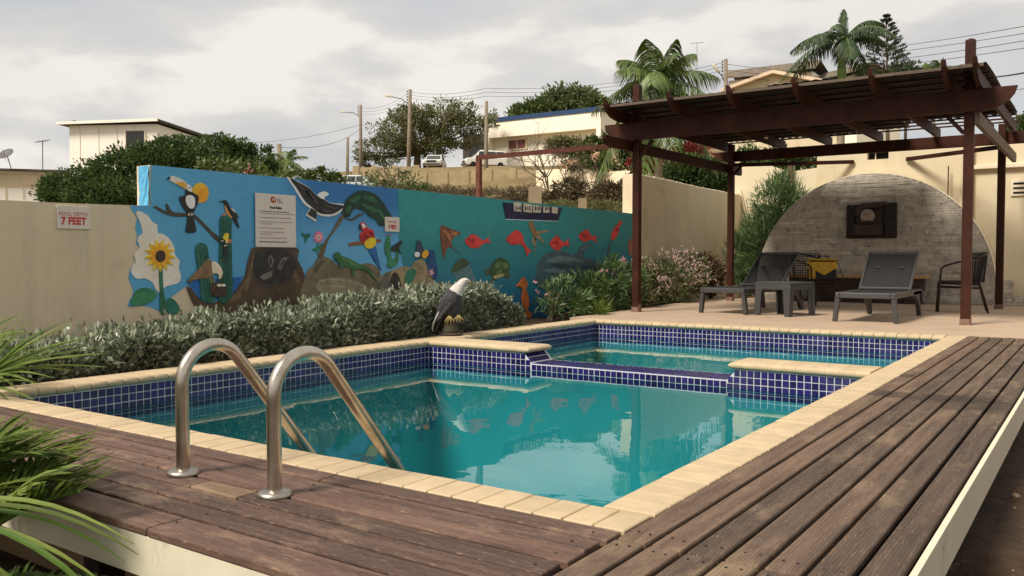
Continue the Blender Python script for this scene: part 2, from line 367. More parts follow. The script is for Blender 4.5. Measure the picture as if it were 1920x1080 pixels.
# dividing wall: two spurs with slanted ends and a low sill between them
SL0, SL1, SR0, SR1 = -3.30, -3.215, -1.23, -1.315       # slant: top / foot
prof = [(XL, zt), (SL0, zt), (SL1, WEIR), (SR1, WEIR), (SR0, zt), (XR, zt)]
for yy, zb in ((DY0, zd), (DY1, zs)):
    for (x0, z0), (x1, z1) in zip(prof[:-1], prof[1:]):
        quad(sh, (x0, yy, T0), (x1, yy, T0), (x1, yy, z1), (x0, yy, z0), 0); quad(sh, (x0, yy, zb), (x1, yy, zb), (x1, yy, T0), (x0, yy, T0), 1)
for (x0, z0), (x1, z1) in zip(prof[:-1], prof[1:]): quad(sh, (x0, DY0, z0), (x1, DY0, z1), (x1, DY1, z1), (x0, DY1, z0), 0)
sh.build('basin', [M['grout'], M['plaster_pool']], pool, fix=False)
# mosaic tiles
TP = 0.0565; TS = 0.0495; TT = 0.005
tm = MB(); h = TS / 2
tm.box(-h, h, -TT * .4, TT, -h, h); tile_me = tm.mesh('mosaic_tile', M['tile'])
bm = bmesh.new(); bm.from_mesh(tile_me); bmesh.ops.bevel(bm, geom=[e for e in bm.edges if all(v.co.y > 0 for v in e.verts)], offset=0.003, segments=1, affect='EDGES'); bm.to_mesh(tile_me); bm.free()
rest = MB(); tv = [v.co.copy() for v in tile_me.vertices]; tf = [tuple(p.vertices) for p in tile_me.polygons]
cand = []
def tile_at(c, ex, ez, en, pri):
    """c centre, ex along the row, ez up the face, en out of the face"""
    mt = Matrix((ex, en, ez)).transposed().to_4x4(); mt.translation = Vector(c)
    cand.append((pri, mt))
EX, EY, EZ = Vector((1, 0, 0)), Vector((0, 1, 0)), Vector((0, 0, 1))
rows = [zt - 0.004 - TP * (k + .5) for k in range(4)]
def jit(): return Vector((rng.uniform(-.0007, .0007), rng.uniform(-.0007, .0007), rng.uniform(-.0007, .0007)))
y = DY0 - TP * .55; k = 0
while y > YN + .02:
    for r, z in enumerate(rows): tile_at(Vector((XL, y, z)) + jit(), -EY, EZ, EX, (0 if r < 3 else 9) + (0 if y < 3.0 else 2))
    y -= TP
y = DY1 + TP * .6
while y < YF - .02:
    for r, z in enumerate(rows): tile_at(Vector((XL, y, z)) + jit(), -EY, EZ, EX, 8)
    y += TP
x = XL + TP * .6
while x < XR - .02:
    for r, z in enumerate(rows): tile_at(Vector((x, YF, z)) + jit(), -EX, EZ, -EY, 5 + r)
    x += TP
x = XL + TP * .6
while x - h < SL1 - .012:
    for r, z in enumerate(rows):
        xe = SL0 + (SL1 - SL0) * min(1, (zt - z) / (zt - WEIR)) - (.008 if z > WEIR else .003); lo, hi = x - h, min(x + h, xe)
        if hi - lo > .008: tile_at(Vector(((lo + hi) / 2, DY0, z)) + jit(), EX * ((hi - lo) / TS), EZ, -EY, 0 if r < 3 else 9)
    x += TP
x = XR - TP * .6
while x + h > SR1 + .012:
    for r, z in enumerate(rows):
        xe = SR0 + (SR1 - SR0) * min(1, (zt - z) / (zt - WEIR)) + (.008 if z > WEIR else .003); lo, hi = max(x - h, xe), x + h
        if hi - lo > .008: tile_at(Vector(((lo + hi) / 2, DY0, z)) + jit(), EX * ((hi - lo) / TS), EZ, -EY, 0 if r < 3 else 9)
    x -= TP
nw = round((SR1 - SL1) / TP); WP = (SR1 - SL1) / nw; x = SL1 + WP * .5
while x < SR1 - .02:
    for r in range(2): tile_at(Vector((x, DY0, WEIR - .006 - TP * (r + .5))) + jit(), EX, EZ, -EY, 0 if r == 0 else 9)
    y = DY0 + TP * .55
    while y < DY1 - .01: tile_at(Vector((x, y, WEIR)) + jit(), EX, -EY, EZ, 4); y += TP
    x += WP
for (xa, xb, sg) in ((SL0, SL1, 1), (SR0, SR1, -1)):
    d = Vector((xb - xa, 0, WEIR - zt)); L = d.length; d.normalize(); n = Vector((-d.z * sg, 0, d.x * sg)) * (1 if sg > 0 else 1)
    if n.z < 0: n = -n
    q = TP * .5
    while q < L - .01:
        y = DY0 + TP * .55
        while y < DY1 - .01: tile_at(Vector((xa, y, zt)) + d * q, EY, d, d.cross(EY) if d.cross(EY).z > 0 else -d.cross(EY), 3); y += TP
        q += TP
cand.sort(key=lambda c: c[0])
for i, (pri, mt) in enumerate(cand):
    if i < 298:
        o = bpy.data.objects.new('tile', tile_me); COL.objects.link(o); o.parent = pool; o.matrix_parent_inverse = Matrix.Translation(-pool.location); o.matrix_basis = mt
    else: rest.add([mt @ v for v in tv], tf)
struct(rest.build('mosaic_field', M['tile'], pool, fix=False), 'stuff')
# coping: bullnose pavers, one object each
def coping_mesh(name, width, length, nose=True, th=0.056, both=False, cap=False):
    R = th / 2; pr = []
    seg = 6
    if both: pr += [(-width / 2 + R - R * sin(pi * i / seg) , -R - R * cos(pi * i / seg)) for i in range(seg + 1)]
    else: pr += [(-width / 2, -th), (-width / 2, -0.004), (-width / 2 + .004, 0.0)]
    pr += [(width / 2 - R + R * sin(pi * i / seg), -R + R * cos(pi * i / seg)) for i in range(seg + 1)]
    mb = MB(); e = 0.0035; rings = []
    for (yy, k) in ((-length / 2, 1), (-length / 2 + e, 0), (length / 2 - e, 0), (length / 2, 1)):
        rings.append([(u * (1 - 0.012 * k), yy, w + (-0.0035 * k if w > -R else 0.002 * k)) for u, w in pr])
    n = len(pr); vs = [p for r in rings for p in r]
    fs = [(i * n + j, i * n + (j + 1) % n, (i + 1) * n + (j + 1) % n, (i + 1) * n + j) for i in range(3) for j in range(n)] + [tuple(range(n)), tuple(3 * n + j for j in range(n - 1, -1, -1))]
    mb.add(vs, fs); return mb.mesh(name, M['coping'], 35)
def coping_run(a, b, width, inward, me_cache={}):
    a = Vector(a); b = Vector(b); d = (b - a); L = d.length; n = max(1, round(L / 0.1165)); pitch = L / n; d.normalize()
    key = (round(width, 3), round(pitch, 4))
    if key not in me_cache: me_cache[key] = [coping_mesh('coping_stone', width, pitch - .004 - .0012 * q) for q in range(3)]
    ang = atan2(inward[1], inward[0])
    for i in range(n):
        c = a + d * (pitch * (i + .5))
        o = link('coping_stone', rng.choice(me_cache[key]), pool, (c.x, c.y, rng.uniform(-.0012, .0012)), (rng.uniform(-.003, .003), 0, ang + rng.uniform(-.006, .006)))
CIX, COX = -4.452, -4.72       # left run: inner and outer edge
coping_run((-4.72, .105, 0), (0, .105, 0), .21, (0, 1))
coping_run((-.1025, .2125, 0), (-.1025, 8.05, 0), .205, (-1, 0))
coping_run(((CIX + COX) / 2, .2125, 0), ((CIX + COX) / 2, 8.05, 0), COX * -1 + CIX, (1, 0))
coping_run((CIX, 7.935, 0), (-.2075, 7.935, 0), .235, (0, -1))
mo = MB(); mo.box(-4.712, -.008, .008, .180, -1.3, -.009); mo.box(-.178, -.008, .187, 8.04, -1.3, -.009); mo.box(-4.712, -4.477, .187, 8.04, -1.3, -.009); mo.box(-4.476, -.18, 7.847, 8.04, -.30, -.009)
mo.build('mortar_bed', M['mortar'], pool)
# spur copings: rounded slabs of five pieces each
def spur(x0, x1, tip):
    n = 10; L = (x1 - x0); pw = L / n
    for i in range(n):
        mbs = MB(); w = DY1 - DY0 + .05; th = .056; R = th / 2; seg = 6
        pr = [(-w / 2 + R - R * sin(pi * q / seg), -R - R * cos(pi * q / seg)) for q in range(seg + 1)] + [(w / 2 - R + R * sin(pi * q / seg), -R + R * cos(pi * q / seg)) for q in range(seg + 1)]
        xa, xb = x0 + pw * i + .0006, x0 + pw * (i + 1) - .0006; cy = (DY0 + DY1) / 2
        end = (tip > 0 and i == n - 1) or (tip < 0 and i == 0)
        st = [(xa, 0), (xb, 0)]
        if end:
            if tip > 0: st = [(xa, 0)] + [(xb - R * 1.6 + R * 1.6 * sin(a), R * (1 - cos(a)) * .98) for a in (0, .4, .8, 1.15, 1.4, 1.55)]
            else: st = [(xa + R * 1.6 - R * 1.6 * sin(a), R * (1 - cos(a)) * .98) for a in (1.55, 1.4, 1.15, .8, .4, 0)] + [(xb, 0)]
        rings = [[(X_, cy + u * (1 - .25 * s / w), -R + (wz + R) * max(.03, 1 - s / R)) for u, wz in pr] for X_, s in st]
        nn = len(pr); vs = [p for r in rings for p in r]
        fs = [(a * nn + j, a * nn + (j + 1) % nn, (a + 1) * nn + (j + 1) % nn, (a + 1) * nn + j) for a in range(len(st) - 1) for j in range(nn)] + [tuple(range(nn)), tuple((len(st) - 1) * nn + j for j in range(nn - 1, -1, -1))]
        mbs.add(vs, fs).build('coping_stone', M['coping'], pool, 40)
spur(CIX + .003, -3.235, 1); spur(-1.30, -.208, -1)
# water sheets
w = MB(); quad(w, (XL + .001, YN + .001, WZ), (XR - .001, YN + .001, WZ), (XR - .001, DY0 - .007, WZ), (XL + .001, DY0 - .007, WZ)); struct(w.build('pool_water', M['water'], fix=False))
w = MB(); quad(w, (XL + .001, DY1 + .002, WZ), (XR - .001, DY1 + .002, WZ), (XR - .001, YF - .007, WZ), (XL + .001, YF - .007, WZ)); struct(w.build('pool_water', M['water'], fix=False))

# ---- patio slab behind the pool
p = MB(); p.prism([(-5.0, 8.052, -.3), (5.5, 8.052, -.3), (5.5, 15.2, -.3), (-5.55, 15.2, -.3)], (0, 0, .298)); struct(p.build('patio', M['patio']))
# ---- raised timber deck
deck = struct(empty('pool_deck', (0, -.8, 0)), 'structure', 'raised timber deck with worn brown boards and white fascia')
def plank(x0, x1, y0, y1, mat, dz=0):
    b_ = MB(); b_.box(x0, x1, y0, y1, -.028, 0); o = b_.build('plank', mat, deck, loc=(0, 0, dz)); bevel(o, .006, 2); return o
DP = .1126
for i in range(7):
    xa = .006 + DP * i; xb = xa + DP - .0165
    plank(xa, xb, -.066 + rng.uniform(-.003, .003), 8.045, M['deck_right'], rng.uniform(-.002, .001))
    plank(xa + rng.uniform(-.002, .002), xb, -.826, -.0745, M['deck_right'], rng.uniform(-.003, 0))
for i in range(7):
    y1 = -.008 - .1133 * i; y0 = (y1 - .1133 + .0165 + rng.uniform(-.002, .002)) if i < 6 else -.826
    cuts = [-4.74] + sorted(rng.sample([-3.9, -3.3, -2.7, -2.05], 1) + ([-1.25 - .35 * (i % 3)] if i % 2 == 0 else [])) + [-.004 - .012 * (i % 2)]
    if i == 3: cuts = [-4.74, -3.3, -1.575, -1.305, -.016]
    for a, b_ in zip(cuts[:-1], cuts[1:]): plank(a, b_ - .004, y0, y1, M['deck_bare'] if a == -1.575 else M['deck_near'], rng.uniform(-.003, .001))
M['screw_dark'] = pm('deck_screw', lin(40, 32, 28), .2, 20, .6, bstr=0)
smb = MB(); smb.lathe([(.0, -.001), (.0042, -.001), (.0042, .0012), (.0, .0012)], 8); screw_me = smb.mesh('deck_screw', M['screw_dark'])
for i in range(7):
    for dx_ in (.03, .07):
        for yq in (-.12, -.46, -.76, .02): link('deck_screw', screw_me, deck, (.006 + DP * i + dx_ + rng.uniform(-.004, .004), yq + rng.uniform(-.006, .006), .0006))
    for xq in (-.08, -1.22, -2.4): link('deck_screw', screw_me, deck, (xq + rng.uniform(-.01, .01), -.06 - .1133 * i + rng.uniform(-.006, .006), .0006))
f = MB(); f.box(-4.74, .800, -.822, -.802, -.165, -.0295); bevel(f.build('fascia', M['fascia'], deck), .002)
f = MB(); f.box(.7905, .8105, -.801, 8.04, -.165, -.008); bevel(f.build('fascia', M['fascia'], deck), .002)
f = MB(); f.box(-4.72, .786, -.78, -.05, -.16, -.060); f.box(.01, .786, -.05, 8.03, -.16, -.060)
f.build('deck_frame', M['under'], deck)
for xq in (-4.2, -3.0, -1.8, -.6, .7): f = MB(); f.box(xq - .05, xq + .05, -.70, -.60, -.5, -.161); f.build('support_post', M['under'], deck)
for yq in (.8, 2.2, 3.6, 5.0, 6.4, 7.8): f = MB(); f.box(.58, .68, yq - .05, yq + .05, -.5, -.161); f.build('support_post', M['under'], deck)
# ---- planting bed along the wall
bed = MB(); nbx, nby = 8, 60
for j in range(nby + 1):
    for i in range(nbx + 1):
        X_ = -5.96 + (1.238) * i / nbx; Y_ = -1.2 + 17.2 * j / nby
        if Y_ > 8.05: X_ = -5.96 + (5.96 - 5.02) * i / nbx
        bed.v.append((X_, Y_, -.075 + .03 * sin(X_ * 9 + Y_ * 3) * cos(Y_ * 5) - (.02 if i == nbx else 0)))
for j in range(nby):
    for i in range(nbx): bed.f.append((j * (nbx + 1) + i, j * (nbx + 1) + i + 1, (j + 1) * (nbx + 1) + i + 1, (j + 1) * (nbx + 1) + i)); bed.m.append(0)
struct(bed.build('planting_bed', M['soil'], smooth=True))
# ---- scattered pebbles and litter on the bare soil right of the deck
pb = MB()
for i in range(420):
    X_ = rng.uniform(.85, 3.2); Y_ = rng.uniform(-1.0, 7.5); r = rng.choice((.006, .008, .01, .014, .02)) * rng.uniform(.6, 1.2)
    pb.ball((X_, Y_, hgt(X_, Y_) + r * .3), (r, r * rng.uniform(.6, 1), r * .6), 5, 4)
M['pebble'] = pm('pebble', lin(150, 130, 105), 0.5, 30, 0.9)
struct(pb.build('gravel', M['pebble'], smooth=True), 'stuff', 'scattered pebbles on the bare soil beside the deck')

# ================================================================== GARDEN WALL WITH THE MURAL
WX = -5.95
def yz(px, py): q = onX(px, py, WX); return q.y, q.z
y264, y281, y1193 = yz(264, 330)[0], yz(281, 360)[0], yz(1194, 380)[0]
z348 = yz(264, 347)[1]
wallo = empty('mural_wall', (WX, y264, -.1))
tag(wallo, 'long cream garden wall painted with a blue and teal wildlife mural', 'wall')
ztop = 1.685
ol = [(-7.0, -.6), (-7.0, 1.275), (y281 - .8, 1.30), (y281, 1.315), (y281, ztop), (y264 + 2.5, ztop + .004), (7.0, ztop - .004), (y1193, 1.645), (y1193, -.6)]
wb = MB(); wb.prism([(WX - .2, a, b) for a, b in ol], (.2, 0, 0)); wb.build('wall_body', M['wall_cream'], wallo)
tall = empty('boundary_wall', (WX, y1193, -.1)); tag(tall, 'taller plain cream boundary wall continuing beyond the mural behind the pergola', 'wall')
ol2 = [(y1193 + .001, -.6), (y1193 + .001, 2.385), (13.4, 2.375), (15.0, 2.34), (16.5, 2.33), (17.7, 2.31), (17.7, -.6)]
wb = MB(); wb.prism([(WX - .3, a, b) for a, b in ol2], (.29, 0, 0)); bevel(wb.build('wall_body', M['wall_cream'], tall), .012, 2)
cp_ = MB()
for i in range(16):       # rough mortar capping left along the top
    a = y1193 + .15 + i * .34; cp_.box(WX - .28, WX - .03, a, a + rng.uniform(.2, .33), 2.30, float(np.interp(a, [12, 13.4, 15, 16.5, 17.7], [2.385, 2.375, 2.34, 2.33, 2.31])) + rng.uniform(.004, .022))
cp_.build('rough_capping', M['white_wall'], tall)

def wcol(r, g_, b_, k=0.64): return tuple(min(.9, v / k) for v in lin(r, g_, b_))
def paint(name, c, var=0.22, scale=7, rough=0.6, **k): return pm('paint_' + name, c, var, scale, rough, 60, 0.25, 0.004, **k)
# the painted ground of the mural: sky blue, then deep blue, then sea
m, nt, b = newmat('paint_mural_blue'); p_ = pos_node(nt); sp = N(nt, 'ShaderNodeSeparateXYZ'); g_ = N(nt, 'ShaderNodeNewGeometry'); nt.links.new(g_.outputs['Position'], sp.inputs[0])
nz = noise(nt, p_, 1.6, 4, .5)
def axis(src, a, b_, k=0.0):
    mr = N(nt, 'ShaderNodeMapRange'); mr.inputs[1].default_value = a; mr.inputs[2].default_value = b_; nt.links.new(src, mr.inputs[0])
    if not k: return mr.outputs[0]
    ma = N(nt, 'ShaderNodeMath', operation='MULTIPLY_ADD'); ma.inputs[1].default_value = k; nt.links.new(nz, ma.inputs[0]); nt.links.new(mr.outputs[0], ma.inputs[2]); return ma.outputs[0]
c1 = ramp(nt, axis(sp.outputs['Y'], 2.0, 7.0, .12), [(0.18, wcol(72, 138, 172)), (0.42, wcol(64, 128, 166)), (0.52, wcol(60, 126, 168)), (0.9, wcol(70, 136, 176))])
c2 = ramp(nt, axis(sp.outputs['Z'], .6, 1.7, .25), [(0.5, wcol(84, 146, 182)), (0.95, wcol(34, 92, 142))])
fy = ramp(nt, axis(sp.outputs['Y'], 3.6, 4.6, .1), [(0.15, 0.0), (0.6, 0.9)])
col = mixc(nt, fy, c1, c2); st_ = ramp(nt, noise(nt, pos_node(nt, (1, 3, 9)), 5, 5, .6), [(.3, .9), (.7, 1.08)]); col = mixc(nt, 1.0, col, st_, 'MULTIPLY')
nt.links.new(col, b.inputs['Base Color']); b.inputs['Roughness'].default_value = .55; bump(nt, b, noise(nt, p_, 70, 5), .3, .004); M['mural_blue'] = m
m, nt, b = newmat('paint_mural_teal'); p_ = pos_node(nt); sp = N(nt, 'ShaderNodeSeparateXYZ'); g_ = N(nt, 'ShaderNodeNewGeometry'); nt.links.new(g_.outputs['Position'], sp.inputs[0]); nz = noise(nt, p_, 1.2, 5, .6)
col = ramp(nt, axis(sp.outputs['Z'], -.1, 1.7, .45), [(0.25, wcol(14, 66, 104)), (0.55, wcol(24, 100, 120)), (0.85, wcol(34, 114, 118)), (1.0, wcol(40, 124, 126))])
st_ = ramp(nt, noise(nt, pos_node(nt, (1, 2, 7)), 4, 5, .6), [(.3, .86), (.7, 1.1)]); col = mixc(nt, 1.0, col, st_, 'MULTIPLY')
nt.links.new(col, b.inputs['Base Color']); b.inputs['Roughness'].default_value = .55; bump(nt, b, noise(nt, p_, 70, 5), .3, .004); M['mural_teal'] = m

CROPS = {'a': (230, 300, 3.6), 'b': (530, 320, 3.857), 'c': (730, 350, 3.84), 'p': (0, 0, 1.0)}
def topx(crop, pts): x0, y0, s = CROPS[crop]; return [(x0 + a / s, y0 + b_ / s) for a, b_ in pts]
def cat(pts, k=4):
    n = len(pts); out_ = []
    for i in range(n):
        p0, p1, p2, p3 = (Vector(pts[(i + j - 1) % n]) for j in range(4))
        for q in range(k):
            t = q / k; out_.append(tuple(0.5 * ((2 * p1) + (-p0 + p2) * t + (2 * p0 - 5 * p1 + 4 * p2 - p3) * t * t + (-p0 + 3 * p1 - 3 * p2 + p3) * t ** 3)))
    return out_
PAINTS = {}
def pc(r, g_, b_):
    if (r, g_, b_) not in PAINTS:      # brushed paint: base, darker washes and pale dry strokes
        c = wcol(r, g_, b_); m, nt, b = newmat('paint_%d_%d_%d' % (r, g_, b_)); f = noise(nt, pos_node(nt), 9, 5, .6, .6); col = ramp(nt, f, [(.28, tuple(v * (.52 if sum(c) < 1.1 else .88) for v in c)), (.5, c), (.72, tuple(min(.9, v * 1.25 + .012) for v in c))])
        f2 = noise(nt, pos_node(nt, (1, 10, 34)), 2.2, 5, .7, .4); col = mixc(nt, ramp(nt, f2, [(.52, 0.0), (.70, .5)]), col, tuple(min(.9, v * 1.35 + .03) for v in c)); f3 = noise(nt, pos_node(nt, (1, 30, 8)), 2.0, 4, .6, .5); col = mixc(nt, ramp(nt, f3, [(.56, 0.0), (.72, .5)]), col, tuple(v * (.5 if sum(c) < 1.1 else .85) for v in c))
        nt.links.new(col, b.inputs['Base Color']); b.inputs['Roughness'].default_value = .6; bump(nt, b, noise(nt, pos_node(nt), 70, 5), .3, .004); PAINTS[(r, g_, b_)] = m
    return PAINTS[(r, g_, b_)]
def fig(name, crop, pts, col, th, parent=None, sm=True, lay=0.0045, bev=0.0):
    px = topx(crop, pts); px = cat(px) if sm else px
    poly = [(WX + .0, *yz(*q)) for q in px]
    lay = .0075 + (lay - .0045) * .5; th *= .5; bev = min(bev * .6, th * .45); mb = MB(); mb.prism([(WX + lay, a, b_) for _, a, b_ in poly], (th, 0, 0))
    o = mb.build(name, pc(*col) if isinstance(col, tuple) else col, parent or wallo)
    if bev: bevel(o, bev, 3, 30)
    return o
def ell(cx, cy, rx, ry, n=20): return [(cx + rx * cos(2 * pi * i / n), cy + ry * sin(2 * pi * i / n)) for i in range(n)]
def star(cx, cy, r1x, r1y, k, n): return [(cx + r1x * (1 if i % 2 == 0 else k) * cos(pi * i / n + .1), cy + r1y * (1 if i % 2 == 0 else k) * sin(pi * i / n + .1)) for i in range(2 * n)]

left = topx('a', [(65, 306), (62, 340), (95, 390), (84, 450), (97, 510), (90, 560), (110, 600), (72, 650), (86, 690), (50, 740), (40, 800), (58, 850), (70, 900), (45, 950), (38, 990), (110, 985), (180, 992), (235, 1015), (300, 1025), (318, 960), (345, 905), (400, 868), (432, 850)])
under = [(372, 580), (420, 640)]
right = [(985, 660), (1150, 600), (1172, 560), (1180, 515), (1186, 480), (1193, 440), (1194, 403.6)]
top = [(1100, 394), (1000, 384.3), (900, 374.6), (745, 358.6), (600, 343.6), (440, 328), (300, 314.5), (283, 312.6), (282, 350), (282, 385)]
pp = cat(left, 3)[:-9] + [(349.5, 536)] + under + right + top
def wtop(a): return float(np.interp(a, [y281, y264 + 2.5, 7.0, y1193], [ztop, ztop + .004, ztop - .004, 1.645])) - .001
pts3 = []
for q in pp:
    a, b_ = yz(*q); pts3.append((WX + .0015, a, wtop(a) if b_ > 1.55 else max(-.2, b_ if a > y281 else min(b_, 1.309))))
mb = MB(); mb.prism(pts3, (.0025, 0, 0)); mb.build('blue_paint', M['mural_blue'], wallo)
ef = MB(); rz_ = random.Random(6); zs2 = np.linspace(1.32, ztop - .006, 7)     # rough painted wall end
for i in range(8):
    for j in range(7): ef.v.append((WX - .15 + .151 * i / 7, y281 - .004 - rz_.uniform(0, .018), zs2[j] + (rz_.uniform(-.015, .015) if 0 < j < 6 else 0)))
ef.f = [(i * 7 + j, (i + 1) * 7 + j, (i + 1) * 7 + j + 1, i * 7 + j + 1) for i in range(7) for j in range(6)]; ef.m = [0] * len(ef.f)
ef.build('painted_end', M['mural_blue'], wallo)
teal = [(745.5, 359.2), (747, 400), (747, 437), (749, 470), (756, 500), (772, 516), (790, 524), (800, 560), (800, 660), (985, 660), (1150, 600), (1172, 560), (1179.5, 515), (1185.5, 480), (1192.5, 440), (1193.4, 404.4), (1100, 395), (1000, 385.2), (900, 375.4)]
mb = MB(); mb.prism([(WX + .0045, a, (wtop(a) - .001 if b_ > 1.55 else max(-.2, b_))) for a, b_ in (yz(*q) for q in teal)], (.0025, 0, 0)); mb.build('teal_paint', M['mural_teal'], wallo)
# --- left third
fig('painted_sea', 'a', [(430, 815), (500, 802), (600, 803), (810, 787), (790, 830), (740, 900), (700, 930), (640, 945), (530, 952), (470, 880)], (22, 84, 142), .002, sm=False)
fig('painted_cliff', 'p', [(349.4, 537.5), (357.8, 541), (369, 556), (380, 566), (396, 568), (419, 560), (430, 556), (441, 543), (457, 519), (462, 494), (469, 472), (477, 464.5), (553.6, 464.5), (557, 486), (569, 513), (574, 550), (574, 610), (400, 620), (365, 575), (352, 548)], (66, 52, 36), .010, bev=.002)
fig('cave_rim', 'a', [(862, 660), (915, 606), (1020, 592), (1125, 606), (1176, 680), (1166, 775), (1090, 845), (975, 868), (895, 820), (858, 740)], (52, 44, 34), .002, lay=.0146)
cave = fig('painted_cave', 'a', [(880, 660), (930, 620), (1020, 605), (1110, 625), (1160, 680), (1150, 760), (1080, 820), (980, 840), (910, 800), (875, 730)], (34, 32, 30), .004, lay=.0165)
for q in ([(970, 680), (990, 630), (1015, 680), (995, 730)], [(1035, 735), (1052, 690), (1075, 660), (1118, 650), (1085, 695), (1062, 745)], [(915, 790), (945, 770), (1005, 745), (1000, 785), (950, 812)]): fig('painted_bat', 'a', q, (92, 88, 82), .004, cave, False, .0206)
for q in ([(982, 685), (991, 655), (1003, 685), (994, 712)], [(1055, 715), (1070, 680), (1095, 668), (1072, 705)]): fig('bat_marking', 'a', q, (40, 37, 34), .003, cave, False, .0248)  # small dark paint shapes on the bat figures
cl = fig('painted_cloud', 'a', [(85, 358), (110, 345), (165, 375), (200, 420), (230, 440), (235, 490), (270, 500), (310, 530), (345, 590), (350, 640), (380, 680), (375, 730), (390, 790), (370, 830), (300, 850), (270, 870), (245, 895), (215, 865), (200, 830), (150, 800), (90, 800), (55, 760), (65, 710), (85, 690), (75, 640), (110, 590), (95, 540), (110, 510), (130, 495), (120, 440), (105, 400)], (196, 186, 170), .003)
sf = fig('painted_sunflower', 'a', star(245, 645, 108, 116, .62, 13), (222, 168, 40), .018, lay=.0076, sm=False, bev=.006)
fig('sunflower_petals', 'a', star(245, 645, 82, 88, .66, 11), (206, 138, 24), .008, sf, False, .0258, .003)
fig('sunflower_disc', 'a', ell(245, 648, 34, 40), (52, 36, 24), .012, sf, True, .034, .005)
fig('sunflower_stem', 'a', [(240, 740), (262, 738), (272, 900), (300, 990), (285, 1040), (250, 1030), (245, 900)], (36, 92, 66), .014, sf, True, .0078, .005)
fig('sunflower_leaf', 'a', [(50, 975), (80, 890), (130, 862), (190, 870), (230, 910), (190, 955), (120, 980)], (44, 108, 72), .012, sf, True, .0052, .004)
fig('sunflower_leaf', 'a', [(290, 970), (310, 930), (350, 950), (380, 1000), (360, 1040), (310, 1040)], (34, 98, 80), .014, sf, True, .0052, .004)
fig('painted_sun', 'a', ell(520, 222, 57, 68, 24), (214, 150, 32), .004)
fig('painted_sun_edge', 'a', ell(536, 240, 36, 46, 24), (224, 132, 28), .003, lay=.0086)
br = fig('painted_branch', 'a', [(205, 318), (225, 312), (290, 345), (285, 298), (300, 300), (320, 335), (345, 352), (430, 360), (480, 368), (520, 400), (600, 480), (650, 525), (655, 558), (620, 535), (560, 470), (500, 410), (470, 385), (420, 382), (340, 380), (280, 362)], (62, 52, 38), .010, bev=.003)
tou = fig('painted_toucan', 'a', [(415, 240), (420, 205), (440, 190), (462, 215), (500, 240), (507, 265), (495, 310), (472, 360), (480, 420), (490, 482), (460, 490), (422, 485), (428, 420), (430, 365), (395, 310), (378, 265), (385, 245)], (26, 24, 26), .014, lay=.0096, bev=.004)
fig('toucan_chest', 'a', [(420, 250), (435, 238), (460, 240), (480, 265), (475, 320), (450, 328), (430, 310), (418, 275)], (196, 192, 186), .004, tou, True, .024)
fig('toucan_face', 'a', [(425, 165), (445, 170), (460, 190), (458, 214), (430, 203)], (198, 194, 188), .010, tou, True, .0175)
fig('toucan_eye', 'a', ell(446, 188, 4, 5, 8), (20, 20, 20), .003, tou, True, .028)
fig('toucan_bill', 'a', [(300, 128), (320, 108), (360, 115), (410, 140), (428, 160), (425, 200), (390, 180), (350, 160), (320, 142)], (190, 180, 168), .008, tou, True, .0078)
fig('toucan_bill_stripe', 'a', [(350, 152), (405, 150), (426, 168), (424, 198), (385, 178)], (196, 142, 58), .004, tou, True, .0162)
fig('toucan_bill_tip', 'a', [(296, 134), (301, 118), (316, 112), (312, 130)], (24, 40, 66), .003, tou, True, .0166)
for q in (438, 458): fig('toucan_foot', 'a', [(q - 8, 372), (q - 4, 360), (q + 7, 358), (q + 8, 370), (q, 378)], (150, 140, 118), .006, tou, True, .0246)
ct = fig('painted_cactus', 'a', [(650, 410), (660, 382), (690, 372), (720, 385), (732, 412), (728, 500), (732, 700), (728, 930), (640, 950), (645, 700), (650, 500)], (26, 76, 62), .022, lay=.0072, bev=.009)
fig('cactus_flower', 'a', [(666, 372), (680, 358), (694, 362), (698, 378), (680, 382)], (150, 96, 78), .010, ct, True, .012)
fig('cactus_flower', 'a', [(694, 545), (708, 532), (724, 542), (720, 558), (704, 560)], (168, 96, 62), .008, ct, True, .0295)
for q in (668, 690, 710): fig('cactus_rib', 'a', [(q - 3, 400), (q + 3, 400), (q + 3, 930), (q - 3, 930)], (18, 60, 48), .003, ct, False, .0294)
c2_ = fig('painted_cactus', 'a', [(485, 600), (500, 568), (525, 558), (555, 570), (568, 600), (580, 680), (600, 800), (620, 945), (530, 950), (515, 820), (495, 700)], (28, 82, 66), .020, lay=.0072, bev=.009)
for q in (512, 535, 555): fig('cactus_rib', 'a', [(q - 3, 590), (q + 3, 590), (q + 45, 930), (q + 38, 930)], (18, 62, 50), .003, c2_, False, .0274)
ori = fig('painted_oriole', 'a', [(670, 278), (690, 272), (712, 300), (720, 320), (750, 345), (778, 388), (765, 395), (782, 455), (770, 450), (735, 392), (710, 352), (690, 312)], (26, 24, 24), .010, lay=.0096)
fig('oriole_breast', 'a', [(685, 303), (700, 310), (715, 350), (735, 385), (725, 392), (700, 362), (686, 335)], (190, 124, 62), .005, ori, True, .0122)
fig('oriole_bill', 'a', [(640, 279), (672, 277), (672, 288)], (40, 38, 36), .006, ori, False, .0096)
fig('oriole_wing_bar', 'a', [(722, 325), (740, 332), (756, 352), (745, 350)], (190, 188, 182), .003, ori, True, .0202)
yb = fig('painted_yellow_bird', 'a', [(668, 520), (685, 495), (705, 500), (700, 540), (690, 575), (672, 562)], (206, 166, 44), .010, lay=.0300)
fig('bird_wing', 'a', [(652, 538), (668, 532), (690, 560), (697, 600), (690, 650), (672, 650), (668, 590)], (30, 28, 26), .006, yb, True, .0380)
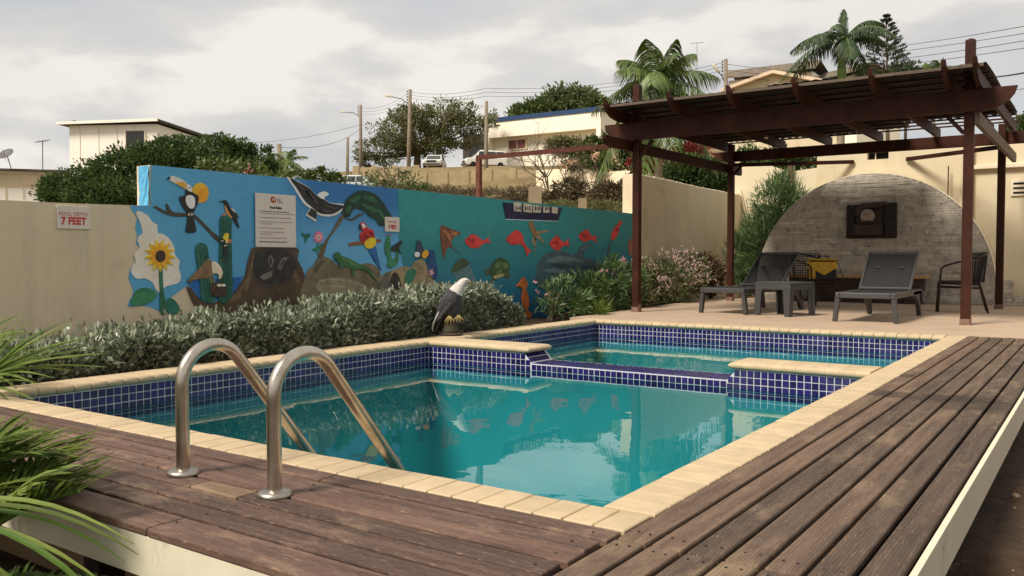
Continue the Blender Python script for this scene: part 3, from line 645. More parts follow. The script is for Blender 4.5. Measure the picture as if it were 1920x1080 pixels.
for q in ((660, 545), (690, 552), (682, 575)): fig('wing_bar', 'a', [(q[0] - 9, q[1] + 3), (q[0] + 8, q[1] - 4), (q[0] + 8, q[1] + 2), (q[0] - 8, q[1] + 8)], (210, 204, 190), .003, yb, False, .0445)
hw = fig('painted_hawk', 'a', [(440, 800), (500, 740), (540, 690), (570, 670), (595, 690), (602, 760), (580, 790), (530, 800), (470, 812), (440, 832)], (112, 86, 60), .014, lay=.0285, bev=.005)
fig('hawk_neck', 'a', [(590, 690), (620, 690), (650, 720), (665, 760), (655, 795), (640, 802), (635, 772), (610, 765), (596, 760)], (196, 180, 156), .014, hw, True, .0290, .004)
for q in (578, 596): fig('hawk_leg', 'a', [(q, 788), (q + 6, 788), (q + 18, 830), (q + 10, 832)], (128, 112, 82), .008, hw, False, .0300)
ne = fig('painted_nest', 'a', [(580, 850), (610, 825), (660, 825), (690, 850), (682, 912), (600, 918)], (58, 42, 30), .014, lay=.0300, bev=.005)
for q in (640, 669): fig('egg', 'a', ell(q, 845, 15, 9, 12), (204, 196, 180), .006, ne, True, .0444)
# --- middle third
eg = fig('painted_eagle', 'b', [(28, 50), (50, 54), (110, 80), (190, 126), (240, 176), (290, 202), (340, 232), (446, 247), (412, 300), (350, 330), (275, 327), (235, 304), (192, 270), (150, 240), (85, 140)], (196, 190, 180), .006)
fig('eagle_wings', 'b', [(50, 58), (110, 85), (190, 130), (240, 180), (290, 206), (340, 236), (432, 254), (405, 288), (350, 314), (280, 312), (242, 294), (205, 262), (155, 218), (100, 132)], (30, 27, 26), .006, eg, True, .0106)
fig('eagle_tail', 'b', [(196, 268), (242, 298), (235, 372), (160, 322)], (190, 184, 174), .006, eg, False, .0100)
fig('eagle_tail_dark', 'b', [(200, 268), (240, 298), (236, 352), (172, 316)], (36, 32, 30), .004, eg, False, .0164)
fig('eagle_head', 'b', [(245, 172), (290, 150), (325, 165), (318, 182), (302, 186), (290, 206), (258, 192)], (204, 200, 192), .008, eg, True, .0135)
dv = fig('painted_tree', 'b', [(425, 290), (450, 220), (480, 185), (540, 148), (620, 150), (690, 190), (740, 260), (785, 330), (770, 360), (730, 397), (690, 395), (670, 360), (620, 330), (590, 300), (530, 275), (500, 290), (480, 330), (440, 335)], (18, 48, 36), .006, lay=.0072, bev=.002)
fig('tree_trunk', 'b', [(410, 335), (435, 325), (420, 372), (340, 480), (312, 540), (290, 612), (250, 622), (290, 530), (350, 440)], (88, 74, 56), .008, dv, True, .0052)
fig('tree_branch', 'b', [(440, 338), (490, 348), (540, 318), (592, 306), (545, 334), (492, 364)], (60, 58, 46), .005, dv, True, .0056)
fig('painted_hummingbird', 'b', [(132, 448), (160, 460), (185, 453), (197, 468), (176, 490), (155, 530), (157, 492), (140, 472)], (14, 84, 66), .006)
pf = fig('painted_pink_flower', 'b', star(255, 480, 40, 48, .62, 11), (214, 110, 128), .008, sm=False)
fig('flower_disc', 'b', ell(255, 482, 13, 15, 12), (204, 190, 176), .004, pf, True, .0126); fig('flower_eye', 'b', ell(255, 482, 6, 7, 10), (60, 30, 34), .002, pf, True, .0168)
fig('flower_stem', 'b', [(247, 520), (255, 520), (252, 612), (244, 606)], (40, 110, 76), .005, pf, False, .0046)
fig('flower_leaf', 'b', [(208, 572), (240, 553), (282, 530), (270, 566), (240, 582)], (38, 112, 78), .006, pf, True, .0052)
mc = fig('painted_macaw', 'b', [(550, 470), (560, 450), (575, 438), (560, 420), (550, 390), (565, 372), (590, 380), (605, 410), (618, 420), (642, 425), (656, 460), (657, 490), (620, 495), (590, 520), (560, 506)], (170, 40, 38), .016, lay=.0106, bev=.005)
fig('macaw_face', 'b', [(560, 386), (580, 385), (592, 405), (575, 416)], (206, 198, 190), .005, mc, True, .0252)
fig('macaw_bill', 'b', [(547, 392), (560, 390), (562, 420), (552, 432)], (46, 38, 36), .006, mc, True, .0240)
fig('macaw_yellow', 'b', [(590, 512), (620, 487), (661, 490), (666, 532), (640, 560), (602, 562), (583, 532)], (216, 168, 38), .014, mc, True, .0136, .004)
fig('macaw_tail', 'b', [(615, 565), (662, 540), (682, 620), (706, 718), (690, 702), (640, 620)], (30, 84, 138), .010, mc, True, .0108)
fig('macaw_perch', 'b', [(475, 525), (540, 511), (660, 500), (700, 494), (706, 514), (640, 530), (520, 541), (480, 545)], (112, 70, 48), .006, mc, True, .0052)
rk = fig('painted_rocks', 'b', [(165, 745), (210, 690), (250, 635), (290, 618), (340, 640), (420, 700), (520, 692), (580, 672), (630, 672), (680, 702), (700, 742), (690, 800), (682, 832), (640, 900), (600, 960), (150, 960)], (98, 90, 70), .008, lay=.0132, bev=.002)
fig('rock_face', 'b', [(230, 860), (260, 790), (380, 770), (500, 790), (600, 830), (620, 880), (400, 910)], (120, 112, 90), .005, rk, True, .0255)
ig = fig('painted_iguana', 'b', [(362, 605), (380, 588), (400, 593), (415, 615), (470, 635), (530, 668), (580, 690), (630, 735), (672, 802), (660, 792), (610, 740), (560, 714), (512, 718), (505, 758), (488, 755), (486, 712), (425, 692), (412, 708), (398, 702), (400, 680), (385, 656), (366, 640)], (44, 86, 48), .014, lay=.0310, bev=.004)
rc = fig('painted_sea_rocks', 'b', [(680, 810), (720, 750), (790, 720), (870, 690), (920, 700), (950, 660), (1000, 640), (1040, 690), (1060, 760), (1100, 810), (1110, 900), (680, 900)], (132, 118, 88), .008, lay=.0092, bev=.002)
fig('rock_hollow', 'b', [(770, 850), (780, 760), (810, 735), (835, 770), (848, 850)], (44, 38, 34), .004, rc, True, .0216)
fig('grey_boulder', 'b', [(682, 830), (722, 758), (770, 730), (765, 790), (762, 850), (685, 860)], (88, 84, 74), .004, rc, True, .0216)
fig('green_coral', 'b', [(875, 790), (890, 730), (930, 708), (960, 730), (942, 780), (905, 842), (880, 835)], (38, 102, 76), .010, rc, True, .0216, .003)
pk = fig('painted_prickly_pear', 'b', [(732, 582), (740, 500), (758, 464), (772, 480), (776, 500), (775, 560), (780, 620), (800, 640), (815, 600), (805, 560), (815, 528), (832, 560), (834, 640), (815, 682), (780, 705), (750, 692), (755, 640)], (48, 112, 78), .010, lay=.0072, bev=.003)
for q in (742, 762, 774): fig('pear_fruit', 'b', [(q - 4, 470), (q, 456), (q + 5, 470)], (176, 60, 56), .008, pk, False, .0080)
fig('painted_dark_bird', 'b', [(780, 552), (810, 530), (847, 506), (857, 520), (836, 560), (850, 606), (820, 582), (785, 586)], (28, 38, 36), .006, lay=.0180)
gr = fig('painted_sea_birds', 'b', [(958, 575), (968, 505), (990, 515), (1015, 580), (1000, 625), (965, 630)], (42, 58, 66), .010, lay=.0220)
fig('pearl', 'b', ell(962, 607, 20, 20, 14), (206, 206, 202), .010, gr, True, .0325, .004); fig('yellow_fish', 'b', [(998, 602), (1025, 572), (1047, 598), (1024, 632), (1002, 628)], (204, 146, 48), .008, gr, True, .0325)
pb_ = fig('painted_blue_parrot', 'b', [(1042, 612), (1058, 574), (1085, 578), (1096, 640), (1112, 720), (1102, 785), (1062, 765), (1038, 690)], (24, 62, 104), .012, lay=.0235, bev=.003)
fig('pink_star', 'b', star(1065, 738, 24, 34, .45, 5), (178, 132, 140), .005, pb_, False, .0358)
# --- right third: the sea
fig('painted_ray', 'c', [(363, 288), (430, 300), (512, 335), (465, 362), (442, 420), (522, 497), (430, 432), (398, 480), (386, 518), (370, 430)], (104, 62, 44), .010, lay=.0072, bev=.003)
RED = (186, 56, 52)
FISH = ([(540, 385), (570, 355), (600, 343), (640, 365), (672, 388), (716, 358), (706, 384), (732, 406), (682, 405), (640, 436), (590, 442), (555, 420)],
        [(836, 375), (870, 340), (910, 313), (950, 340), (962, 390), (982, 430), (1018, 465), (1000, 475), (985, 502), (976, 460), (940, 412), (890, 420), (850, 402)],
        [(1148, 410), (1175, 375), (1205, 352), (1225, 375), (1242, 395), (1266, 394), (1292, 368), (1281, 400), (1294, 427), (1250, 427), (1220, 457), (1180, 452)],
        [(1360, 350), (1385, 325), (1415, 308), (1440, 335), (1452, 356), (1492, 353), (1480, 375), (1492, 402), (1450, 382), (1410, 397), (1375, 387)],
        [(1596, 340), (1620, 290), (1645, 265), (1656, 238), (1672, 266), (1652, 290), (1642, 340), (1610, 387), (1593, 376)])
for q in FISH:
    fo = fig('painted_fish', 'c', q, RED, .014, lay=.0072, bev=.005); ex, ey = q[0]
    if q is not FISH[4]: fig('fish_eye', 'c', ell(ex + 22, ey - 6, 5, 5, 8), (60, 22, 22), .003, fo, True, .0214)
sq = fig('painted_squid', 'c', [(998, 270), (1020, 250), (1042, 290), (1062, 340), (1040, 358), (1015, 320)], (124, 98, 62), .012, lay=.0072, bev=.003)
for q in ([(1050, 330), (1110, 314), (1152, 325), (1110, 329), (1060, 346)], [(1055, 343), (1090, 368), (1112, 404), (1050, 362)], [(1042, 352), (1062, 398), (1132, 432), (1050, 392)], [(1034, 358), (1024, 400), (1052, 436), (1038, 400), (1046, 360)], [(1040, 358), (1045, 420), (1040, 500), (1050, 420), (1050, 360)]): fig('squid_arm', 'c', q, (138, 116, 82), .006, sq, True, .0072)
bt = fig('painted_boat', 'p', [(941, 379.4), (947, 411.5), (1045, 415), (1053, 390)], (22, 22, 52), .006, sm=False, lay=.0076)
fig('boat_waterline', 'p', [(946.6, 410.4), (1045.6, 414), (1045, 415.6), (946.8, 412.2)], (150, 170, 180), .003, bt, False, .0140)
for q in ([(890, 112), (945, 118), (945, 180), (893, 175)], [(960, 120), (1025, 128), (1020, 188), (962, 180)], [(1030, 132), (1090, 137), (1085, 188), (1030, 185)], [(1105, 140), (1150, 144), (1148, 188), (1103, 186)], [(1165, 146), (1210, 150), (1205, 195), (1165, 190)]):
    wd = fig('boat_window', 'c', q, (176, 172, 156), .003, bt, False, .0140)
    if q[0][0] < 1160:
        for k in range(3):
            x_ = q[0][0] + 10 + k * 15; fig('painted_passenger', 'c', [(x_, 172 - 8 * (k % 2)), (x_ + 3, 138 + 6 * (k % 2)), (x_ + 9, 138 + 6 * (k % 2)), (x_ + 12, 172 - 8 * (k % 2))], (60, 44, 56), .002, bt, False, .0174)
fig('painted_whale', 'c', [(1045, 690), (1050, 640), (1060, 570), (1100, 500), (1160, 470), (1250, 466), (1330, 490), (1370, 430), (1410, 410), (1462, 414), (1420, 440), (1395, 500), (1470, 530), (1530, 555), (1560, 500), (1570, 430), (1590, 380), (1587, 450), (1577, 520), (1550, 590), (1480, 632), (1380, 662), (1250, 705), (1100, 740)], (58, 82, 88), .004, lay=.0072, bev=.001)
tu = fig('painted_turtle', 'c', [(718, 592), (740, 545), (790, 510), (840, 530), (864, 582), (830, 620), (780, 652), (735, 647)], (42, 66, 40), .014, lay=.0090, bev=.005)
for q in ([(683, 605), (710, 588), (728, 620), (700, 642)], [(718, 688), (745, 648), (768, 656), (735, 694)], [(815, 640), (848, 598), (868, 656), (840, 660)]): fig('turtle_flipper', 'c', q, (64, 72, 48), .006, tu, True, .0074)
fig('turtle_belly', 'c', [(740, 645), (810, 626), (817, 640), (762, 662)], (150, 138, 96), .004, tu, True, .0235)
jf = fig('painted_jellyfish', 'c', [(443, 607), (470, 550), (520, 513), (567, 540), (574, 556), (520, 592), (460, 618)], (58, 72, 52), .012, lay=.0080, bev=.004)
for k in range(9):
    a = 468 + k * 12; fig('jellyfish_tentacle', 'c', [(a, 612 - k * 6), (a + 4, 611 - k * 6), (a + 24 + k * 5, 705), (a + 18 + k * 5, 706)], (128, 134, 118), .004, jf, False, .0074)
sh_ = fig('painted_seahorse', 'c', [(903, 717), (930, 685), (950, 652), (970, 662), (987, 700), (977, 740), (992, 790), (998, 850), (987, 888), (1012, 905), (1014, 940), (985, 948), (973, 928), (975, 892), (950, 850), (943, 790), (950, 742), (930, 722)], (168, 92, 44), .04, lay=.0074, bev=.014)
fig('painted_lobster', 'c', [(1720, 480), (1713, 420), (1722, 372), (1736, 400), (1742, 352), (1757, 318), (1764, 345), (1750, 420), (1738, 494)], (134, 92, 66), .010, lay=.0074, bev=.003)

# --- brushed detail over the figures
def strokes(parent, crop, lay, col, polys):
    for q in polys: fig('brush_stroke', crop, q, col, .0016, parent, True, lay)
strokes(rk, 'b', .0312, (140, 130, 104), [[(236, 806), (300, 786), (380, 780), (480, 798), (585, 832), (580, 840), (480, 808), (380, 792), (300, 798)], [(262, 838), (340, 826), (440, 838), (430, 846), (340, 836)]])
strokes(rk, 'b', .0222, (72, 64, 48), [[(215, 720), (262, 660), (300, 650), (268, 690), (236, 740)], [(520, 720), (600, 700), (660, 740), (600, 726)]])
strokes(ig, 'b', .0458, (78, 120, 70), [[(400, 620), (470, 646), (540, 684), (470, 658)], [(420, 640), (500, 676), (560, 700), (490, 680)]])
strokes(mc, 'b', .0304, (112, 24, 28), [[(612, 438), (640, 450), (646, 484), (632, 462)], [(572, 462), (600, 470), (612, 496), (588, 480)], [(560, 480), (580, 492), (588, 506), (566, 498)]])
strokes(eg, 'b', .0174, (66, 62, 60), [[(110, 100), (170, 150), (225, 220), (190, 190), (140, 140)], [(150, 140), (210, 180), (250, 240), (215, 215)], [(280, 230), (340, 260), (395, 270), (340, 272)], [(270, 260), (320, 290), (365, 296), (315, 300)]])
strokes(dv, 'b', .0200, (40, 82, 52), [[(470, 220), (520, 180), (560, 190), (510, 230)], [(580, 190), (640, 185), (680, 230), (630, 225)], [(560, 240), (640, 260), (690, 300), (620, 290)], [(680, 270), (720, 310), (730, 360), (700, 330)], [(450, 270), (490, 250), (480, 300), (455, 315)]])
strokes(tu, 'c', .0236, (74, 98, 58), [[(752, 560), (790, 535), (800, 570), (765, 590)], [(810, 545), (845, 560), (840, 590), (812, 585)], [(770, 605), (806, 592), (800, 625), (768, 632)]])
strokes(None, 'c', .0196, (84, 108, 112), [[(1120, 540), (1200, 500), (1320, 510), (1400, 545), (1300, 535), (1190, 545)], [(1100, 600), (1180, 590), (1260, 610), (1170, 622)], [(1370, 450), (1405, 425), (1430, 424), (1395, 452)]])
strokes(None, 'c', .0196, (36, 54, 62), [[(1150, 560), (1250, 556), (1340, 580), (1250, 590)], [(1380, 570), (1450, 575), (1500, 592), (1430, 600)]])
strokes(None, 'p', .0172, (92, 74, 52), [[(455, 540), (466, 505), (472, 480), (476, 484), (470, 512), (462, 545)], [(545, 480), (551, 500), (560, 528), (554, 530), (546, 508)], [(420, 562), (440, 552), (455, 530), (450, 556), (430, 568)]])
for q in FISH: 
    cx_ = sum(a for a, _ in q[:4]) / 4; cy_ = sum(c for _, c in q) / len(q); strokes(None, 'c', .0222, (140, 34, 36), [[(cx_ - 14, cy_ - 4), (cx_ + 16, cy_ - 12), (cx_ + 20, cy_ + 6), (cx_ + 2, cy_ + 10)]])
strokes(None, 'c', .0190, (150, 98, 66), [[(380, 310), (430, 340), (440, 400), (415, 370)], [(440, 318), (490, 338), (455, 352)]])

# ---- signs
M['sign_white'] = pm('sign_board', wcol(204, 192, 180, .80), .05, 3, .45, 20, .05, .001)
M['sign_red'] = pm('sign_red', lin(196, 60, 56), .1, 9, .5, bstr=0); M['sign_grey'] = pm('sign_grey_ink', lin(150, 128, 132), .1, 9, .5, bstr=0); M['ink'] = pm('black_ink', lin(40, 34, 32), .1, 9, .5, bstr=0)
M['orange_ink'] = pm('orange_ink', lin(176, 84, 44), .4, 60, .5, bstr=0); M['screw'] = pm('screw_head', (.6, .58, .54), .1, 20, .35, bstr=0, metal=1.0)
def text(body, size, loc, mat, parent, bold=0.0, ext=.0012, align='CENTER', squeeze=1.0, name='lettering'):
    cu = bpy.data.curves.new('t', 'FONT'); cu.body = body; cu.size = size; cu.extrude = ext; cu.offset = bold; cu.align_x = align; cu.resolution_u = 3; cu.space_character = 1.04
    to = bpy.data.objects.new('t', cu); COL.objects.link(to); bpy.context.view_layer.update()
    me = bpy.data.meshes.new_from_object(to.evaluated_get(bpy.context.evaluated_depsgraph_get())); bpy.data.objects.remove(to); bpy.data.curves.remove(cu)
    me.materials.clear(); me.materials.append(mat)
    R = Matrix(((0, 0, 1), (squeeze, 0, 0), (0, 1, 0))).to_4x4()
    me.transform(Matrix.Translation(Vector(loc)) @ R); return link(name, me, parent)
def board(name, a, b_, lift, th=.012):
    (y0, z1), (y1, z0) = yz(*a), yz(*b_); e = empty(name, (WX + lift, (y0 + y1) / 2, z0))
    mb = MB(); mb.box(WX + lift, WX + lift + th, y0, y1, z0, z1); bevel(mb.build('panel', M['sign_white'], e), .0015)
    return e, y0, y1, z0, z1, WX + lift + th + .0012
def screws(e, y0, y1, z0, z1, x):
    for a in (y0 + .018, y1 - .018):
        for c in (z0 + .02, z1 - .02): s_ = MB(); s_.ball((x - .001, a, c), (.003, .006, .006), 8, 5); s_.build('screw', M['screw'], e, True)
e, y0, y1, z0, z1, x = board('depth_sign', (105, 385), (167.5, 430), .001); tag(e, 'white sign reading pool depth 7 feet on the plain cream wall', 'sign')
H_ = z1 - z0; W_ = y1 - y0; c = (y0 + y1) / 2
text('POOL DEPTH', H_ * .26, (x, c, z0 + H_ * .56), M['sign_red'], e, -.0006, squeeze=.80); text('7 FEET', H_ * .44, (x, c, z0 + H_ * .20), M['sign_red'], e, .0035, squeeze=.86)
e, y0, y1, z0, z1, x = board('depth_sign', (719.5, 406.5), (746.5, 435), .012); tag(e, 'small white sign reading pool depth 3 feet between painted tree and sea', 'sign')
H_ = z1 - z0; c = (y0 + y1) / 2
text('POOL DEPTH', H_ * .2, (x, c, z0 + H_ * .6), M['sign_red'], e, -.0006, squeeze=.72); text('3 FEET', H_ * .34, (x, c, z0 + H_ * .22), M['sign_red'], e, .003, squeeze=.78)
e, y0, y1, z0, z1, x = board('pool_rules_sign', (475.5, 361.5), (552, 464), .016); tag(e, 'tall white pool rules board screwed to the mural above the painted cave', 'sign')
H_ = z1 - z0; W_ = y1 - y0
def at_(u, v): return (x, y0 + u * W_, z0 + (1 - v) * H_)
text('Pool Rules', H_ * .062, at_(.49, .275), M['ink'], e, .0016)
lg = MB(); lg.prism([at_(a, b_) for a, b_ in ((.37, .06), (.40, .045), (.46, .055), (.49, .09), (.49, .14), (.45, .17), (.40, .165), (.36, .13))], (.001, 0, 0)); lg.build('emblem', M['orange_ink'], e)
lg = MB(); lg.prism([(p[0] + .0013, p[1], p[2]) for p in (at_(a, b_) for a, b_ in ((.41, .085), (.44, .075), (.46, .10), (.44, .13), (.41, .12)))], (.001, 0, 0)); lg.build('emblem_face', M['sign_white'], e)
rr = random.Random(4)
def words(u0, u1, v, mat, hgt_=.013):
    mb = MB(); u = u0
    while u < u1 - .02:
        L = min(rr.uniform(.03, .095), u1 - u); a = at_(u, v + hgt_); b2 = at_(u + L, v); mb.box(x - .001, x + .0008, a[1], b2[1], a[2], b2[2]); u += L + .014
    mb.build('printed_line', mat, e)
for v in (.075, .1, .125, .15): words(.52, .52 + (.09 if v < .12 else .14), v, M['sign_grey'], .014)
for (v, dot, u1) in ((.325, 1, .82), (.362, 0, .95), (.44, 1, .88), (.52, 1, .93), (.558, 0, .40), (.635, 1, .70), (.71, 1, .70), (.748, 0, .41), (.82, 1, .76)):
    if dot: d_ = MB(); q = at_(.075, v + .006); d_.ball(q, (.0012, .004, .004), 6, 4); d_.build('bullet', M['ink'], e)
    words(.115, u1, v, M['sign_grey'] if v > .35 else M['ink'])
words(.08, .78, .893, M['ink'], .017)
screws(e, y0, y1, z0, z1, x)

# ================================================================== POOL LADDER
lad = empty('pool_ladder', (-1.4835, -.35, 0)); tag(lad, 'curved stainless steel pool ladder rails rising from the near deck', 'ladder')
def rail(x):
    r = .145; y0 = -.35; cz = .352; pts = [(x, y0, 0.0), (x, y0, .12), (x, y0, .24), (x, y0, .33)]
    cy = y0 + r
    for i in range(0, 15):
        a = pi - (pi - radians(39)) * i / 14; pts.append((x, cy + r * cos(a), cz + r * sin(a)))
    ey, ez = pts[-1][1], pts[-1][2]; d = (.63, -.777)
    for L in (.1, .25, .4, .55, .7): pts.append((x, ey + d[0] * L, ez + d[1] * L))
    ey, ez = pts[-1][1], pts[-1][2]
    pts += [(x, ey + .03, ez - .05), (x, ey + .045, ez - .12), (x, ey + .045, ez - .6), (x, ey + .045, ez - 1.1)]
    mb = MB(); mb.tube(pts, .0262, 20); mb.build('handrail', M['steel'], lad, 50); return ey + .045, ez
for x in (-1.753, -1.214):
    ly, lz = rail(x)
    mb = MB(); mb.lathe([(.0265, .024), (.034, .0225), (.050, .019), (.059, .014), (.0625, .008), (.0625, .0015), (.05, .0008)][::-1], 32, (x, -.35, 0)); mb.build('flange', M['flange'], lad, 40)
for k in range(3):
    mb = MB(); z = lz - .25 - .3 * k; mb.box(-1.753, -1.214, ly - .03, ly + .05, z - .012, z + .012); bevel(mb.build('step', M['flange'], lad), .005)

# ================================================================== EAGLE STATUE
M['eagle_black'] = pm('eagle_black_paint', lin(64, 61, 62), .5, 45, .65, 70, .9, .012, stretch=(1, 1, .45)); M['eagle_white'] = pm('eagle_white_paint', lin(200, 194, 184), .3, 60, .6, 90, .9, .01, stretch=(1, 1, .4))
M['eagle_yellow'] = pm('eagle_claw_paint', lin(150, 130, 82), .35, 60, .6); M['stump'] = pm('stump_paint', lin(66, 60, 44), .4, 40, .8, 60, .9, .01); M['statue_foot'] = pm('statue_foot', lin(70, 58, 50), .3, 30, .8, 60, .6, .006)
EB = Vector((-4.64, 4.93, .001)); ER = Vector((cos(YAW), sin(YAW), 0)); EV = Vector((-sin(YAW), cos(YAW), 0))
eag = empty('eagle_statue', EB); tag(eag, 'painted bald eagle statue perched on a stump at the pool edge', 'statue')
def E(u, v, w): return EB + ER * u + EV * v + Vector((0, 0, w))
def loft(mb, st, n=16, mi=0, capm=None):
    """stations (u, w, in-plane half thickness, depth half width, v)"""
    P = [Vector((s[0], 0, s[1])) for s in st]; k = len(st); vs = []
    for i, s in enumerate(st):
        T = (P[min(i + 1, k - 1)] - P[max(i - 1, 0)]).normalized(); nrm = Vector((-T.z, 0, T.x))
        for j in range(n):
            a = 2 * pi * j / n; q = P[i] + nrm * (cos(a) * s[2]); vs.append(E(q.x, (s[4] if len(s) > 4 else 0) + sin(a) * s[3], q.z))
    for i in range(k - 1):
        fs = [(i * n + j, i * n + (j + 1) % n, (i + 1) * n + (j + 1) % n, (i + 1) * n + j) for j in range(n)]
        mb.f += [tuple(x_ + len(mb.v) for x_ in f_) for f_ in fs]; mb.m += [mi if not callable(mi) else mi(i)] * n
    o = len(mb.v); mb.v += [tuple(p) for p in vs]; mb.f += [tuple(o + j for j in range(n - 1, -1, -1)), tuple(o + (k - 1) * n + j for j in range(n))]; mb.m += [0 if not callable(mi) else mi(0), 0 if not callable(mi) else mi(k - 2)]
body = MB()
loft(body, [(-.03, .17, .035, .035), (-.02, .21, .075, .07), (.0, .27, .10, .088), (.015, .33, .112, .098), (.022, .38, .108, .10), (.035, .425, .098, .094), (.055, .465, .085, .082), (.08, .50, .070, .066), (.10, .53, .058, .054), (.118, .556, .050, .046), (.14, .578, .045, .043), (.166, .588, .038, .038), (.186, .584, .026, .028), (.196, .579, .012, .014)], 18, lambda i: 1 if i >= 6 else 0)
bo = body.build('body', [M['eagle_black'], M['eagle_white']], eag, True)
for sg in (-1, 1):      # folded wings
    wg = MB(); loft(wg, [(.055, .47, .020, .012, sg * .075), (.035, .44, .065, .022, sg * .092), (.0, .40, .085, .026, sg * .10), (-.04, .345, .082, .024, sg * .098), (-.085, .28, .062, .020, sg * .088), (-.125, .215, .040, .014, sg * .07), (-.15, .165, .018, .008, sg * .055)], 12); wg.build('wing', M['eagle_black'], eag, True)
    for k in range(5):
        ft = MB(); u0, w0 = .01 - .028 * k, .36 - .035 * k; loft(ft, [(u0, w0, .02, .004, sg * (.122 - .005 * k)), (u0 - .03, w0 - .04, .022, .006, sg * (.118 - .006 * k)), (u0 - .06, w0 - .085, .010, .003, sg * (.106 - .007 * k))], 8); ft.build('wing_feather', M['eagle_black'], eag, True)
bk = MB(); loft(bk, [(.18, .585, .016, .014), (.202, .578, .015, .012), (.218, .566, .011, .008), (.222, .552, .005, .004)], 10); bk.build('beak', M['eagle_yellow'], eag, True)
for sg in (-1, 1): ey = MB(); ey.ball(E(.168, sg * .034, .592), .007, 8, 6); ey.build('eye', M['eagle_black'], eag, True)
for sg in (-1, 1): bw = MB(); loft(bw, [(.150, .606, .004, .004, sg * .031), (.170, .602, .006, .006, sg * .035), (.188, .594, .003, .003, sg * .028)], 6); bw.build('brow', M['eagle_white'], eag, True)
tl = MB(); loft(tl, [(-.06, .22, .02, .05), (-.10, .18, .022, .06), (-.135, .12, .022, .066), (-.155, .07, .020, .066), (-.158, .035, .012, .055)], 12); tl.build('tail', M['eagle_black'], eag, True)
tl = MB(); loft(tl, [(-.108, .282, .006, .012, -.085), (-.145, .215, .009, .02, -.08), (-.178, .145, .010, .022, -.075), (-.196, .085, .010, .022, -.07), (-.188, .045, .006, .018, -.065)], 8); tl.build('tail_edge', M['eagle_white'], eag, True)
stp = MB(); loft(stp, [(0, .03, .11, .11), (.0, .06, .098, .10), (-.005, .12, .088, .092), (.0, .17, .082, .088), (.005, .205, .066, .07), (.0, .215, .02, .02)], 14)
rv = random.Random(3); stp.v = [tuple(Vector(p) + Vector((rv.uniform(-.006, .006), rv.uniform(-.006, .006), 0))) for p in stp.v]; stp.build('stump', M['stump'], eag, True)
ft = MB(); ft.lathe([(.10, 0), (.128, .004), (.132, .018), (.122, .03), (.09, .034)], 20, EB); ft.build('foot_plate', M['statue_foot'], eag, 40)
for (u, v, w_, s0) in ((-.012, -.082, .215, -.03), (.085, -.052, .225, .02)):
    cw = MB()
    for k in range(4):
        a = -1.0 + .62 * k; p0 = E(u, v, w_); p1 = E(u + .032 * sin(a) + .004, v - .022, w_ - .03); p2 = E(u + .058 * sin(a) + .008, v - .020, w_ - .07 + .012 * abs(k - 1.5)); cw.tube([p0, p1, p2, p2 + Vector((0, 0, -.018))], [.010, .009, .007, .003], 7)
    cw.build('talon', M['eagle_yellow'], eag, True)

# ================================================================== PERGOLA
M['pergola'] = pm('stained_red_brown_timber', lin(62, 30, 17), .45, 5, .6, 40, .3, .004, stretch=(1, 1, .6), rand=.12, spec=.2, stain=(lin(38, 20, 13), 3, .52, .6))
M['pergola_grey'] = pm('weathered_timber', lin(96, 82, 68), .35, 5, .75, 40, .4, .004)
M['roof_sheet'] = pm('bitumen_roof_sheet', lin(38, 36, 34), .35, 6, .85, 30, .4, .01, stain=(lin(74, 66, 56), 3, .55, .6)); M['bracket'] = pm('post_bracket', lin(128, 98, 82), .4, 20, .6, 50, .4, .003)
per = empty('pergola', (-2.52, 11.75, 0)); tag(per, 'dark red-brown timber pergola with bitumen sheet roof over the loungers', 'pergola')
PXL, PXR, PYF, PYR = -4.81, -.235, 9.76, 13.82
def bar(name, a, b_, w, h, mat=None, bev=.006): mb = MB(); mb.beam(a, b_, w, h); return bevel(mb.build(name, mat or M['pergola'], per), bev)
for (x, y, top_) in ((PXL, PYF, 3.50), (PXR, PYF, 3.54), (PXL, PYR, 3.02), (PXR, PYR, 3.02)):
    mb = MB(); w_ = .056; mb.box(x - w_, x + w_, y - w_, y + w_, .075, top_); po = bevel(mb.build('post', M['pergola'], per), .008)
    if top_ > 3.2: mb = MB(); mb.add([(x - w_, y - w_, top_), (x + w_, y - w_, top_), (x + w_, y + w_, top_), (x - w_, y + w_, top_), (x, y, top_ + .03)], [(0, 1, 4), (1, 2, 4), (2, 3, 4), (3, 0, 4)]); mb.build('post_cap', M['pergola'], po)
    for sx in (-1, 1):
        mb = MB(); xx = x + sx * (w_ + .004); f_ = .016 * sx; mb.prism([(xx, y - .055, 0.0), (xx, y + .055, 0.0), (xx - f_ * .3, y + .045, .10), (xx - f_ * .3, y, .15), (xx - f_ * .3, y - .045, .10)], (.005 * sx, 0, 0)); mb.build('post_foot', M['bracket'], po)
    mb = MB(); mb.box(x - .058, x + .058, y - .058, y + .058, .0, .075); mb.build('post_socket', M['bracket'], po)
